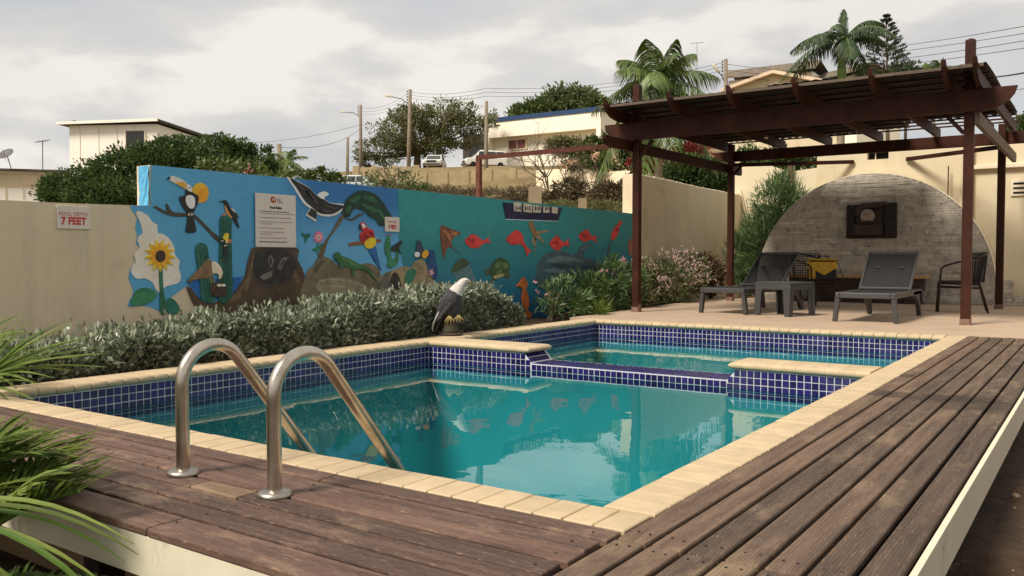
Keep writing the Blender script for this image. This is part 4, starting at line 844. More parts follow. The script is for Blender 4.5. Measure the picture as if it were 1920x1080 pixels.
# front beam with shaped ends
def shaped(name, x0, x1, y, w_, z0, z1):
    pr = [(x0, z1), (x0 + .0, z1 - .05), (x0 + .03, z1 - .10), (x0 + .09, z1 - .17), (x0 + .19, z0 + .02), (x0 + .28, z0), (x1 - .34, z0), (x1 - .2, z0 + .03), (x1 - .09, z0 + .10), (x1 - .03, z0 + .18), (x1, z1)]
    mb = MB(); mb.prism([(a, y - w_ / 2, c) for a, c in pr], (0, w_, 0)); return bevel(mb.build(name, M['pergola'], per), .006)
shaped('front_beam', -5.31, .29, PYF - .062 - .036, .07, 2.645, 2.915)
shaped('rear_beam', -5.2, .62, PYR + .062 + .036, .07, 2.70, 2.90)
def sidebeam(x, y0, y1, mat):
    z0, z1 = 2.485, 2.645; pr = [(y0, z1), (y0 + .01, z1 - .06), (y0 + .07, z1 - .12), (y0 + .2, z0), (y1 - .03, z0), (y1, z0 + .03), (y1, z1 - .02), (y1 - .03, z1)]
    if y0 > 9.5: pr[1:3] = [(y0, z0 + .03)]; pr = [(y0, z1), (y0, z0), (y1 - .04, z0), (y1, z0 + .04), (y1, z1 - .03), (y1 - .03, z1)]
    mb = MB(); mb.prism([(x - .03, a, c) for a, c in pr], (.06, 0, 0)); return bevel(mb.build('side_beam', mat, per), .005)
sidebeam(PXL - .062 - .032, 8.85, 14.6, M['pergola']); sidebeam(PXR + .062 + .032, 9.70, 14.9, M['pergola_grey'])
# rafters with up-swept tails
RX = [-4.97, -3.95, -3.08, -2.19, -1.25, -.43, -.10]
for x in RX:
    y0 = 8.98; z0, z1 = 2.918, 3.085; y1 = 14.35
    pr = [(y0, z1 + .10), (y0 + .02, z1 + .02), (y0 + .08, z1 - .07), (y0 + .22, z0 + .03), (y0 + .42, z0), (y1, z0), (y1, z1), (y0 + .30, z1), (y0 + .14, z1 + .03), (y0 + .06, z1 + .08)]
    mb = MB(); mb.prism([(x - .026, a, c) for a, c in pr], (.052, 0, 0)); bevel(mb.build('rafter', M['pergola'], per), .004)
# battens and roof sheets
yb_ = 9.22; k = 0
while yb_ < 14.2:
    mb = MB(); mb.box(-5.12, .0, yb_ - .022, yb_ + .022, 3.087, 3.110); mb.build('batten', M['pergola'], per); yb_ += .415; k += 1
ns = 6; x0r, x1r = -5.1, -.03
for i in range(ns):
    xa, xb = x0r + (x1r - x0r) * i / ns - .03, x0r + (x1r - x0r) * (i + 1) / ns + .03; nu, nv = 36, 14; mb = MB(); z_ = 3.132 + .006 * (i % 2); y0, y1 = 9.14 + rng.uniform(-.02, .02), (13.5 if i > 3 else 14.3) + rng.uniform(-.05, .05)
    for lay in (0, -.006):
        for a in range(nu + 1):
            for c in range(nv + 1):
                X_ = xa + (xb - xa) * a / nu; Y_ = y0 + (y1 - y0) * c / nv; mb.v.append((X_, Y_, z_ + lay + .007 * sin((X_ - x0r) * 2 * pi / .13) + .012 * sin(Y_ * 2.3 + i * 2)))
    q = (nu + 1) * (nv + 1); idx = lambda a, c, l: l * q + a * (nv + 1) + c
    for a in range(nu):
        for c in range(nv):
            mb.f.append((idx(a, c, 0), idx(a + 1, c, 0), idx(a + 1, c + 1, 0), idx(a, c + 1, 0))); mb.f.append((idx(a, c + 1, 1), idx(a + 1, c + 1, 1), idx(a + 1, c, 1), idx(a, c, 1)))
        mb.f.append((idx(a, 0, 1), idx(a + 1, 0, 1), idx(a + 1, 0, 0), idx(a, 0, 0))); mb.f.append((idx(a, nv, 0), idx(a + 1, nv, 0), idx(a + 1, nv, 1), idx(a, nv, 1)))
    mb.m = [0] * len(mb.f); mb.build('roof_sheet', M['roof_sheet'], per, True)
mb = MB(); mb.box(-5.12, -.02, 9.10, 9.125, 3.085, 3.122); mb.build('roof_edge_strip', M['pergola_grey'], per)
for a, b_ in (((-4.77, 13.74, 2.62), (-2.88, 15.24, 2.70)), ((-.24, 13.9, 2.66), (-1.92, 15.24, 2.69))): bar('wall_brace', a, b_, .07, .07)
for x, sg in ((PXL, 1), (PXR, -1)): bar('knee_brace', (x + sg * .06, PYF, 2.40), (x + sg * .26, PYF, 2.64), .05, .05)
bar('knee_brace', (PXL + .06, PYR, 2.45), (PXL + .28, PYR, 2.69), .05, .05)
lp = MB(); lp.lathe([(.02, 0), (.035, .012), (.035, .03), (.01, .05)], 12, (-3.6, 12.2, 2.86)); lp.build('ceiling_lamp', M['sign_white'], per, True)

# rusty pipe frame behind the wall
M['rust'] = pm('red_oxide_steel', lin(104, 58, 44), .4, 12, .6, 60, .3, .003)
fr_ = empty('pipe_frame', onX(898, 372, -6.6)); tag(fr_, 'rusty red square-tube frame standing behind the mural wall', 'frame')
a = onX(898, 296, -6.6); b_ = onX(1168, 272, -4.93); g0 = Vector((a.x, a.y, -.2))
mb = MB(); mb.beam(g0, a, .07, .07, up=Vector((0, 1, 0))); mb.build('upright', M['rust'], fr_); mb = MB(); mb.beam(a + Vector((-.03, -.03, .0)), b_, .065, .065); mb.build('crossbar', M['rust'], fr_)

# ================================================================== STONE ARCH AND HOUSE WALL
M['ledge_stone'] = pm('split_stone', lin(200, 191, 174), .26, 9, .85, 70, .7, .006, rand=.16, stain=(lin(96, 84, 68), 6, .52, .55)); M['stone_back'] = pm('stone_backing', lin(146, 136, 118), .3, 14, .9)
M['dark_stone'] = pm('dark_stone', lin(70, 54, 42), .4, 12, .85, 50, .6, .006, rand=.25); M['bench_top'] = pm('bench_top', lin(188, 146, 92), .2, 9, .7)
AY, ACX, ACZ, AR = 15.0, -2.54, .30, 2.15
arch = empty('stone_arch_panel', (ACX, AY, 0)); tag(arch, 'half-round feature wall clad in stacked grey-brown split stone', 'wall')
pr = [(ACX + AR * cos(t), ACZ + AR * sin(t)) for t in np.linspace(-.14, pi + .14, 60)]; pr = [(ACX + AR * .99, .0)] + [q for q in pr if q[1] > 0] + [(ACX - AR * .99, .0)]
mb = MB(); mb.prism([(a, AY + .03, c) for a, c in pr], (0, .17, 0)); mb.build('panel_core', M['white_wall'], arch)
pr2 = [(ACX + (AR - .012) * cos(t), ACZ + (AR - .012) * sin(t)) for t in np.linspace(-.14, pi + .14, 60)]; pr2 = [(ACX + AR * .98, .002)] + [q for q in pr2 if q[1] > 0.01] + [(ACX - AR * .98, .002)]
mb = MB(); mb.prism([(a, AY + .018, c) for a, c in pr2], (0, .011, 0)); mb.build('panel_backing', M['stone_back'], arch)
sm_ = MB(); sm_.box(-.5, .5, -.5, .5, -.5, .5); stone_me = sm_.mesh('ledge_stone', M['ledge_stone'])
stones = []; z = .004; rowi = 0; rs = random.Random(21)
while z < ACZ + AR - .03:
    hh = rs.choice((.034, .042, .048, .056)); zt_ = z + hh; hw_ = sqrt(max(0, AR * AR - (max(zt_ - ACZ, ACZ - z if z < ACZ else 0)) ** 2)) - .015
    if hw_ > .06:
        x = ACX - hw_
        while x < ACX + hw_ - .01:
            L = min(rs.uniform(.16, .46), ACX + hw_ - x)
            if ACX + hw_ - x - L < .08: L = ACX + hw_ - x
            stones.append((x + L / 2, z + hh / 2, L - .004, hh - .004, rs.uniform(.012, .026))); x += L
    z = zt_
stones.sort(key=lambda s: -s[2] * s[3]); resto = MB()
for i, (x, z, L, hh, d) in enumerate(stones):
    if i < 290: link('stone', stone_me, arch, (x, AY + .019 - d / 2, z), (0, 0, rs.uniform(-.01, .01)), (L, d, hh))
    else: resto.box(x - L / 2, x + L / 2, AY + .019 - d, AY + .019, z - hh / 2, z + hh / 2)
struct(resto.build('small_stones', M['ledge_stone'], arch), 'stuff')
# house wall behind
M['glass_dark'] = pm('dark_window_glass', lin(38, 36, 34), .3, 3, .12, bstr=0, spec=.6); M['ledge_white'] = pm('white_ledge', lin(226, 212, 184), .08, 2, .7)
hs = empty('house_wall', (1.0, 15.35, 0)); tag(hs, 'cream rendered house wall behind the stone arch with small high window', 'wall')
WY = 15.26
wx0, wx1, wz0, wz1 = onY(1626, 298, WY).x, onY(1666, 298, WY).x, onY(1640, 299, WY).z, 2.90
mb = MB()
for (a, b2, c, d) in ((-3.58, wx0, -.3, 2.92), (wx1, 6.5, -.3, 2.92), (wx0, wx1, -.3, wz0), (wx0, wx1, wz1, 2.92)): mb.box(a, b2, WY, WY + .25, c, d)
mb.build('wall_body', M['wall_house'], hs)
mb = MB(); mb.box(wx0, wx1, WY + .12, WY + .14, wz0, wz1); wn_ = mb.build('window', M['glass_dark'], hs)
mb = MB(); mb.box(wx0 + (wx1 - wx0) * .32, wx0 + (wx1 - wx0) * .36, WY + .09, WY + .119, wz0, wz1); mb.build('window_bar', M['ledge_white'], wn_)
mb = MB(); mb.box(-1.02, -.80, WY - .10, WY - .001, 0, 2.92); bevel(mb.build('pilaster', M['wall_house'], hs), .01)
mb = MB(); mb.box(-.798, 6.4, WY - .09, WY - .001, 2.43, 2.50); bevel(mb.build('ledge', M['ledge_white'], hs), .008)
v0, v1 = onY(1898, 340, WY), onY(1918, 365, WY)
mb = MB(); mb.box(v0.x - .02, v1.x + .06, WY - .03, WY - .002, v1.z - .02, v0.z + .02); vt = bevel(mb.build('vent_block', M['ledge_white'], hs), .006)
for k in range(3): mb = MB(); zz_ = v1.z + .02 + k * (v0.z - v1.z) / 3; mb.box(v0.x + .02, v1.x + .03, WY - .036, WY - .031, zz_, zz_ + .035); mb.build('vent_slot', M['glass_dark'], vt)
mb = MB(); mb.tube([(onY(1780, 330, WY).x, WY - .125, .9), (onY(1780, 330, WY).x, WY - .125, onY(1780, 312, WY).z)], .012, 6); mb.build('conduit', M['rust'], hs)
# stone plinth right of the arch
pl = empty('stone_plinth', (-.2, 15.1, 0)); tag(pl, 'low stepped stone plinth right of the arch behind the rear post', 'plinth')
for (x0_, x1_, zt_) in ((-.40, -.135, .445), (-.133, 4.0, .16)):
    z = 0.003
    while z < zt_ - .02:
        hh = min(rs.choice((.05, .06, .07)), zt_ - z); x = x0_
        while x < x1_ - .01:
            L = min(rs.uniform(.15, .4), x1_ - x); d = rs.uniform(.10, .125); mb = MB(); mb.box(x, x + L - .004, 15.25 - d - .03, 15.25, z, z + hh - .004); mb.build('stone', M['ledge_stone'], pl); x += L
        z += hh
# stone bench in front of the arch
be = empty('stone_bench', (-2.35, 14.7, 0)); tag(be, 'low dark stone bench with tan top at the foot of the arch', 'bench')
bz = onY(1570, 516, 14.6).z; bx0, bx1 = onY(1478, 520, 14.6).x, onY(1738, 520, 14.6).x
mb = MB(); mb.box(bx0, bx1, 14.52, 14.955, bz - .05, bz); bevel(mb.build('bench_top', M['bench_top'], be), .008)
z = .003
while z < bz - .06:
    hh = .066; x = bx0 + .03
    while x < bx1 - .04:
        L = min(rs.uniform(.14, .34), bx1 - .03 - x); mb = MB(); d = rs.uniform(0, .02); mb.box(x, x + L - .006, 14.56 - d, 14.70, z, min(z + hh - .006, bz - .052)); mb.build('stone', M['dark_stone'], be); x += L
    z += hh
# carved wall piece
M['dark_wood'] = pm('carved_dark_wood', lin(44, 34, 28), .45, 9, .7, 40, .6, .01); M['dark_wood2'] = pm('carved_brown_wood', lin(66, 54, 44), .4, 12, .7, 40, .6, .01); M['bone'] = pm('pale_carved_stone', lin(168, 152, 134), .3, 14, .8, 40, .8, .01)
sc_ = empty('wall_carving', (-2.48, AY - .03, 1.2)); tag(sc_, 'dark wooden carving with a pale round head hung on the stone arch', 'carving')
def cvx(px): return onY(px, 415, AY - .05).x
def cvz(py): return onY(1635, py, AY - .05).z
Yf = AY - .022
def cb(name, x0_, x1_, y0_, y1_, d0, d1, mat): mb = MB(); mb.box(cvx(x0_), cvx(x1_), Yf - d1, Yf - d0, cvz(y1_), cvz(y0_)); return bevel(mb.build(name, mat, sc_), .012)
cb('back_board', 1588.5, 1682, 383, 447, .0, .045, M['dark_wood']); cb('side_slab', 1588, 1604, 384, 447, .046, .085, M['dark_wood']); cb('side_slab', 1660, 1682, 381, 446, .046, .09, M['dark_wood'])
cb('shelf_block', 1601, 1656, 421, 441, .046, .13, M['dark_wood2']); cb('panel', 1606, 1654, 396, 420, .046, .055, M['dark_wood2'])
mb = MB(); mb.prism([(cvx(a), Yf - .05, cvz(c)) for a, c in ((1604, 402), (1606, 390), (1618, 381), (1640, 380), (1664, 379), (1666, 386), (1644, 390), (1626, 390), (1616, 397), (1612, 408))], (0, -.09, 0)); bevel(mb.build('carved_brow', M['dark_wood2'], sc_), .02, 3)
hc = Vector((cvx(1628), Yf - .10, cvz(405))); hr = (cvx(1642) - cvx(1614)) / 2
mb = MB(); mb.ball(hc, (hr, .09, hr * .98), 22, 16)
def dent(p):
    q = Vector(p) - hc; k = 0.0
    for (a, c, r, d) in ((-.42, .12, .26, .05), (.12, .18, .30, .06), (.0, -.2, .16, .03), (.35, -.55, .25, .03), (.55, .45, .2, .03)):
        k += d * math.exp(-(((q.x / hr - a) ** 2 + (q.z / hr - c) ** 2) / (r * r)))
    if q.z < -hr * .72: q.z = -hr * .72
    return tuple(hc + Vector((q.x, q.y + (k if q.y < 0 else 0), q.z)))
mb.v = [dent(p) for p in mb.v]; mb.build('carved_head', M['bone'], sc_, True)
# inner garden walls left of the house
iw = empty('side_wall', (-5.0, 17.6, 0)); tag(iw, 'cream wall with timber post left of the house behind the tall oleander', 'wall')
pr = [(-6.3, -.3), (-6.3, 3.03), (onY(1432, 308, 17.6).x, 3.03), (onY(1480, 322, 17.6).x, onY(1480, 322, 17.6).z), (onY(1530, 313, 17.6).x + .5, onY(1530, 311, 17.6).z), (-3.6, -.3)]
mb = MB(); mb.prism([(a, 17.6, c) for a, c in pr], (0, .2, 0)); mb.build('wall_body', M['wall_house'], iw)
q = onY(1482, 350, 17.5); mb = MB(); mb.box(q.x - .05, q.x + .05, 17.45, 17.56, -.3, onY(1482, 306, 17.5).z); bevel(mb.build('timber_post', M['rust'], iw), .006)

# ================================================================== FURNITURE

m, nt, b = newmat('dark_mesh_fabric'); b.inputs['Base Color'].default_value = (*lin(36, 34, 33), 1); b.inputs['Roughness'].default_value = .75
tr = N(nt, 'ShaderNodeBsdfTransparent'); ms = N(nt, 'ShaderNodeMixShader'); wv = noise(nt, pos_node(nt), 260, 2); nt.links.new(ramp(nt, wv, [(.45, .08), (.6, .5)]), ms.inputs[0]); nt.links.new(b.outputs[0], ms.inputs[1]); nt.links.new(tr.outputs[0], ms.inputs[2]); nt.links.new(ms.outputs[0], nt.nodes['Material Output'].inputs[0]); M['sling'] = m
M['resin'] = pm('grey_resin', lin(66, 65, 64), .12, 12, .5, 120, .15, .002); M['rattan'] = pm('black_rattan', lin(34, 30, 28), .3, 60, .6, 200, .4, .003); M['tube'] = pm('chair_tube', lin(58, 46, 38), .2, 20, .4, metal=.4, bstr=0)
def lounger(loc, rz, label):
    e = empty('sun_lounger', loc, rz); tag(e, label, 'sun lounger', 'sun loungers under the pergola'); Mx = Matrix.Translation(loc) @ Matrix.Rotation(rz, 4, 'Z')
    W = .34; zs_ = .385; hy, L0, ty, tz = 1.22, 0.0, 1.83, .915
    def put(mb, name, mat, sm=False, bev=0, par=None):
        mb.v = [tuple(Mx @ Vector(p)) for p in mb.v]; o = mb.build(name, mat, par or e, sm)
        if bev: bevel(o, bev)
        return o
    mb = MB()
    for sx in (-1, 1): mb.box(sx * W - .03, sx * W + .03, .02, 1.98, zs_ - .075, zs_)
    mb.box(-W + .03, W - .03, .02, .09, zs_ - .075, zs_ - .001); mb.box(-W + .03, W - .03, 1.90, 1.97, zs_ - .07, zs_ - .002); put(mb, 'side_frame', M['resin'], bev=.01)
    for sx in (-1, 1):
        mb = MB(); x0 = sx * (W + .03); x1 = sx * (W - .03)
        mb.prism([(x1, .03, zs_ - .04), (x1, .11, zs_ - .04), (x1 + sx * .04, .10, .0), (x1 + sx * .04, .045, .0)], (x0 - x1, 0, 0)); put(mb, 'leg', M['resin'], bev=.006)
        mb = MB(); pr = [(1.30, zs_ - .075), (1.48, zs_ - .09), (1.66, zs_ - .16), (1.80, zs_ - .26), (1.88, .0), (1.96, .0), (1.93, .16), (1.90, .30), (1.94, zs_ - .02), (1.60, zs_ - .01), (1.30, zs_ - .02)]
        mb.prism([(x1, a, c) for a, c in pr], (x0 - x1, 0, 0)); put(mb, 'leg', M['resin'], bev=.008)
        mb = MB(); mb.lathe([(.0, -.02), (.085, -.02), (.095, -.008), (.095, .008), (.085, .02), (.0, .02)][::1], 20); R = Matrix.Translation(Vector((sx * (W + .052), 1.90, .27))) @ Matrix.Rotation(pi / 2, 4, 'Y'); mb.v = [tuple(R @ Vector(p)) for p in mb.v]
        if sx > 0: put(mb, 'wheel', M['resin'], 40)
    mb = MB(); mb.box(-W + .031, W - .031, .091, hy - .01, zs_ - .012, zs_ - .003); put(mb, 'seat_sling', M['sling'])
    d = Vector((0, ty - hy, tz - zs_)).normalized()
    back = MB()
    for sx in (-1, 1): back.beam((sx * (W - .01), hy, zs_ + .0), (sx * (W - .01), ty, tz), .045, .03, up=Vector((1, 0, 0)))
    back.beam((-W + .02, ty, tz - .012), (W - .02, ty, tz - .012), .04, .05); back.beam((-W + .02, hy + .02, zs_ + .02), (W - .02, hy + .02, zs_ + .02), .03, .04); bo_ = put(back, 'backrest_frame', M['resin'], bev=.006)
    n = Vector((0, -d.z, d.y)); mb = MB(); a, b2 = Vector((0, hy, zs_ + .01)), Vector((0, ty, tz - .01)); c = [a + Vector((-W + .012, 0, 0)), a + Vector((W - .012, 0, 0)), b2 + Vector((W - .012, 0, 0)), b2 + Vector((-W + .012, 0, 0))]
    mb.prism(c, n * -.006); put(mb, 'backrest_sling', M['sling'], par=bo_)
    mb = MB(); mb.beam((-.16, 1.56, zs_ + .32), (-.11, 1.86, zs_ - .03), .05, .03); mb.beam((.16, 1.56, zs_ + .32), (.11, 1.86, zs_ - .03), .05, .03); put(mb, 'prop', M['resin'])
    return e
lounger((-1.36, 9.36, .001), 0.0, 'grey mesh sun lounger nearest the front right pergola post')
lounger((-3.53, 9.98, .001), radians(-10), 'grey mesh sun lounger angled beside the small square table')
# side table
tb = empty('side_table', (-2.66, 10.26, .001), radians(-18)); tag(tb, 'low square grey resin side table between the two loungers', 'table')
Mx = Matrix.Translation((-2.66, 10.26, .001)) @ Matrix.Rotation(radians(-18), 4, 'Z'); S_ = .30; th_ = .485
mb = MB(); mb.box(-S_, S_, -S_, S_, th_ - .022, th_); mb.v = [tuple(Mx @ Vector(p)) for p in mb.v]; bevel(mb.build('tabletop', M['resin'], tb), .008)
for k in range(4):
    R = Mx @ Matrix.Rotation(k * pi / 2, 4, 'Z'); mb = MB()
    mb.prism([(-S_ + .004, -S_ + .004, th_ - .0225), (S_ - .03, -S_ + .004, th_ - .0225), (S_ - .03, -S_ + .004, th_ - .10), (S_ - .10, -S_ + .004, th_ - .105), (-S_ + .13, -S_ + .004, th_ - .105), (-S_ + .105, -S_ + .004, th_ - .13), (-S_ + .075, -S_ + .004, 0), (-S_ - .02, -S_ + .004, 0)], (0, .028, 0)); mb.v = [tuple(R @ Vector(p)) for p in mb.v]; bevel(mb.build('apron_leg', M['resin'], tb), .005)
    mb = MB(); mb.prism([(-S_ + .033, -S_ + .0045, 0), (-S_ + .033, -S_ + .10, 0), (-S_ + .034, -S_ + .13, th_ - .11), (-S_ + .034, -S_ + .033, th_ - .11)], (-.03, 0, 0)); mb.v = [tuple(R @ Vector(p)) for p in mb.v]; bevel(mb.build('leg', M['resin'], tb), .005)
def armchair(loc, rz, label):
    e = empty('rattan_armchair', loc, rz); tag(e, label, 'chair', 'black rattan armchairs on the patio'); Mx = Matrix.Translation(loc) @ Matrix.Rotation(rz, 4, 'Z') @ Matrix.Diagonal((1.12, 1.16, 1.1, 1))
    def put(mb, name, mat, sm=True): mb.v = [tuple(Mx @ Vector(p)) for p in mb.v]; return mb.build(name, mat, e, sm)
    for sx in (-1, 1):      # faces -Y; tube runs front foot - arm - round the back
        mb = MB(); mb.tube([(sx * .27, -.27, 0), (sx * .255, -.25, .42), (sx * .255, -.24, .60), (sx * .265, -.20, .645), (sx * .275, -.10, .68), (sx * .285, .05, .725), (sx * .27, .18, .765), (sx * .20, .27, .80), (sx * .10, .30, .815), (0, .305, .82)], .0135, 8); put(mb, 'arm_tube', M['tube'])
        mb = MB(); mb.tube([(sx * .20, -.29, 0), (sx * .20, -.27, .42)], .012, 8); put(mb, 'front_leg', M['tube']); mb = MB(); mb.tube([(sx * .26, .32, 0), (sx * .215, .22, .40), (sx * .22, .25, .62)], .0135, 8); put(mb, 'rear_leg', M['tube'])
        mb = MB(); mb.tube([(sx * .245, -.25, .40), (sx * .225, .22, .385)], .011, 8); mb.tube([(sx * .25, -.25, .35), (sx * .23, .25, .33)], .009, 6); put(mb, 'seat_rail', M['tube'])
    mb = MB(); nu, nv = 12, 10
    for lay in (0, .02):
        for i in range(nu + 1):
            for j in range(nv + 1): x_ = -.235 + .47 * i / nu; y_ = -.25 + .47 * j / nv; mb.v.append((x_, y_, .415 + lay - .03 * (1 - (x_ / .235) ** 2) * .6))
    q = (nu + 1) * (nv + 1); I = lambda i, j, l: l * q + i * (nv + 1) + j
    for i in range(nu):
        for j in range(nv): mb.f += [(I(i, j, 0), I(i, j + 1, 0), I(i + 1, j + 1, 0), I(i + 1, j, 0)), (I(i, j, 1), I(i + 1, j, 1), I(i + 1, j + 1, 1), I(i, j + 1, 1))]
        mb.f += [(I(i, 0, 0), I(i + 1, 0, 0), I(i + 1, 0, 1), I(i, 0, 1)), (I(i, nv, 1), I(i + 1, nv, 1), I(i + 1, nv, 0), I(i, nv, 0))]
    for j in range(nv): mb.f += [(I(0, j, 1), I(0, j + 1, 1), I(0, j + 1, 0), I(0, j, 0)), (I(nu, j, 0), I(nu, j + 1, 0), I(nu, j + 1, 1), I(nu, j, 1))]
    mb.m = [0] * len(mb.f); put(mb, 'seat', M['rattan'])
    # woven back: crossing strips with gaps
    mb = MB()
    def bp_(a, z): r = .285 + .0 * z; k = (z - .42) / .4; return (r * sin(a) * (0.88 + .12 * k), (.06 + .235 * cos(a)) * (.9 + .12 * k) + .01, z + .02 * k * cos(a))
    for k in range(15):
        z = .43 + .39 * k / 14; mb.tube([bp_(a, z) for a in np.linspace(-1.45, 1.45, 13)], .0085, 4, flat=.6)
    for k in range(19):
        a = -1.45 + 2.9 * k / 18; mb.tube([bp_(a, z) for z in (.42, .52, .62, .72, .82)], .0085, 4, flat=.6)
    put(mb, 'woven_back', M['rattan']); return e
armchair((-.66, 12.68, .001), radians(-82), 'black rattan armchair partly behind the front right post')
armchair((-3.13, 13.35, .001), radians(60), 'black rattan armchair holding the yellow bag')
# yellow bag
M['bag_yellow'] = pm('yellow_nylon', lin(206, 160, 40), .2, 18, .6, 60, .3, .004); M['bag_black'] = pm('black_nylon', lin(32, 30, 30), .3, 20, .65, 60, .3, .004)
bg = empty('cooler_bag', (-2.93, 13.28, .44)); tag(bg, 'yellow and black soft cooler bag on the rattan armchair', 'bag')
bw_, bd_, bh_ = .235, .15, .37; BM = Matrix.Translation((-2.93, 13.25, .445)) @ Matrix.Rotation(radians(24), 4, 'Z')
def bput(mb, name, mat, bev=.0, par=None): mb.v = [tuple(BM @ Vector(p)) for p in mb.v]; o = mb.build(name, mat, par or bg); (bevel(o, bev, 3) if bev else 0); return o
mb = MB(); mb.box(-bw_ + .01, bw_ - .01, -bd_, bd_, 0, .20); bput(mb, 'lower_body', M['bag_black'], .03)
mb = MB(); mb.box(-bw_, bw_, -bd_ - .004, bd_ + .004, .185, .345); bput(mb, 'upper_body', M['bag_yellow'], .03)
mb = MB(); mb.prism([(-bw_ + .03, -bd_ - .012, .21), (bw_ - .03, -bd_ - .012, .21), (.02, -bd_ - .012, .09)], (0, .01, 0)); bput(mb, 'flap_point', M['bag_yellow'])
mb = MB(); mb.box(-bw_ + .005, bw_ - .005, -bd_ + .005, bd_ - .005, .346, .378); bput(mb, 'lid', M['bag_yellow'], .02)
mb = MB(); mb.tube([(-bw_ - .003, -bd_ - .01, .335), (0, -bd_ - .016, .33), (bw_ + .003, -bd_ - .01, .335)], .008, 6); bput(mb, 'zip', M['bag_black'])
mb = MB(); mb.tube([(-.10, -bd_ + .04, .375), (-.09, -bd_ + .02, .41), (0, -bd_ + .01, .425), (.09, -bd_ + .02, .41), (.10, -bd_ + .04, .375)], .01, 6); bput(mb, 'handle', M['bag_black'])
mb = MB(); mb.box(-bw_ - .005, -bw_ + .10, -bd_ - .05, -bd_ - .005, .02, .2); bput(mb, 'side_pocket', M['bag_yellow'], .015)
mb = MB(); mb.tube([(bw_, 0, .33), (bw_ + .05, -.05, .26), (bw_ + .09, -.08, .12), (bw_ + .12, -.1, .0)], .012, 6, flat=.4); bput(mb, 'strap', M['bag_black'])

# ================================================================== PLANTS
UP = np.array((0, 0, 1.0)); NR = np.array(_rt); NH = np.array(HF)
def unit(a): return a / np.maximum(1e-9, np.linalg.norm(a, axis=-1, keepdims=True))
def leaves(name, P, D, L, W, mat, parent, seed=0, fold=.18, smooth=False, wide=.55):
    """one folded diamond leaf per point"""
    r = np.random.default_rng(seed); n = len(P); D = unit(D)
    S = unit(np.cross(D, r.normal(size=(n, 3)))); Nn = np.cross(S, D)
    L = np.broadcast_to(np.asarray(L, float).reshape(-1, 1), (n, 1)); W = np.broadcast_to(np.asarray(W, float).reshape(-1, 1), (n, 1))
    V = np.empty((n, 4, 3)); V[:, 0] = P; V[:, 2] = P + D * L - Nn * L * fold * .6
    mid = P + D * L * wide; V[:, 1] = mid + S * W / 2 + Nn * L * fold; V[:, 3] = mid - S * W / 2 + Nn * L * fold
    me = bpy.data.meshes.new(name); me.vertices.add(n * 4); me.vertices.foreach_set('co', V.reshape(-1).astype(np.float32))
    me.loops.add(n * 4); me.loops.foreach_set('vertex_index', np.arange(n * 4, dtype=np.int32))
    me.polygons.add(n); me.polygons.foreach_set('loop_start', np.arange(0, n * 4, 4, dtype=np.int32)); me.polygons.foreach_set('loop_total', np.full(n, 4, dtype=np.int32))
    me.materials.append(mat); me.update(calc_edges=True); me.validate()
    o = link(name, me, parent); o['kind'] = 'stuff'; return o
def crown_points(ells, n, clump, seed, up=.25, shell=.55, droop=0.0):
    """ells: (centre, radii along right / depth / up); leaves gathered in clumps through the shell"""
    r = np.random.default_rng(seed); vol = np.array([e[1][0] * e[1][1] + e[1][0] * e[1][2] for e in ells]); vol = vol / vol.sum(); Ps, Ds = [], []
    for (c, rad), f in zip(ells, vol):
        m = max(20, int(n * f)); k = max(6, int(m / clump[1])); q = unit(r.normal(size=(k, 3))); q *= (shell + (1.04 - shell) * r.random((k, 1)) ** .6)
        cs = rad[0] * clump[0] * (.6 + .8 * r.random(k)); idx = r.integers(0, k, m); off = np.clip(r.normal(size=(m, 3)), -1.5, 1.5) * .5
        loc = q[idx] * np.array(rad) + off * cs[idx][:, None] * np.array((1, 1, .75))
        w_ = loc[:, :1] * NR + loc[:, 1:2] * NH + loc[:, 2:] * UP
        o2 = off[:, :1] * NR + off[:, 1:2] * NH + off[:, 2:] * UP
        Ps.append(np.array(c) + w_); Ds.append(unit(w_ / max(rad)) * .5 + o2 * .6 + r.normal(size=(m, 3)) * .45 + UP * up)
    return np.concatenate(Ps), np.concatenate(Ds)
def pxe(px, py, rx, ry, t, dep=None): s = t / FOC; c = at(px, py, t); return (np.array(c), (rx * s, (dep if dep else rx * .7) * s, ry * s))
def limb_tree(mb, p, d, L, r, lev, rg, spread=.6, up=.15, shrink=.72, kids=3, n=6):
    p = Vector(p); d = Vector(d).normalized(); pts = [p]; rad = [r]; k = 4; q = p.copy(); dd = d.copy()
    for i in range(k):
        dd = (dd + Vector((rg.uniform(-1, 1), rg.uniform(-1, 1), rg.uniform(-.6, .8))) * .16).normalized(); q = q + dd * L / k; pts.append(q.copy()); rad.append(r * (1 - .42 * (i + 1) / k))
    mb.tube(pts, rad, n if r > .02 else 4)
    if lev <= 0: return [q]
    tips = []
    for i in range(kids):
        a = rg.uniform(0, 2 * pi); o = dd.orthogonal().normalized(); o = (Matrix.Rotation(a, 3, dd) @ o); nd = (dd * (1 - spread * .5) + o * spread * rg.uniform(.6, 1.2) + Vector((0, 0, up))).normalized()
        s0 = pts[rg.choice((2, 3, 4))] if i else q
        tips += limb_tree(mb, s0, nd, L * shrink * rg.uniform(.8, 1.15), r * .58, lev - 1, rg, spread, up, shrink, kids, n)
    return tips
M['bark'] = pm('bark', lin(92, 78, 62), .4, 6, .9, 20, .8, .02); M['twig'] = pm('dry_twig', lin(98, 83, 66), .35, 6, .9, bstr=0); M['palm_trunk'] = pm('palm_trunk', lin(150, 136, 112), .3, 5, .85, 14, .6, .02)
M['lf_silver'] = leafmat('leaf_silver_green', [lin(72, 82, 58), lin(122, 130, 104), lin(164, 168, 142), lin(98, 108, 82), lin(196, 198, 178)], .18, .40)
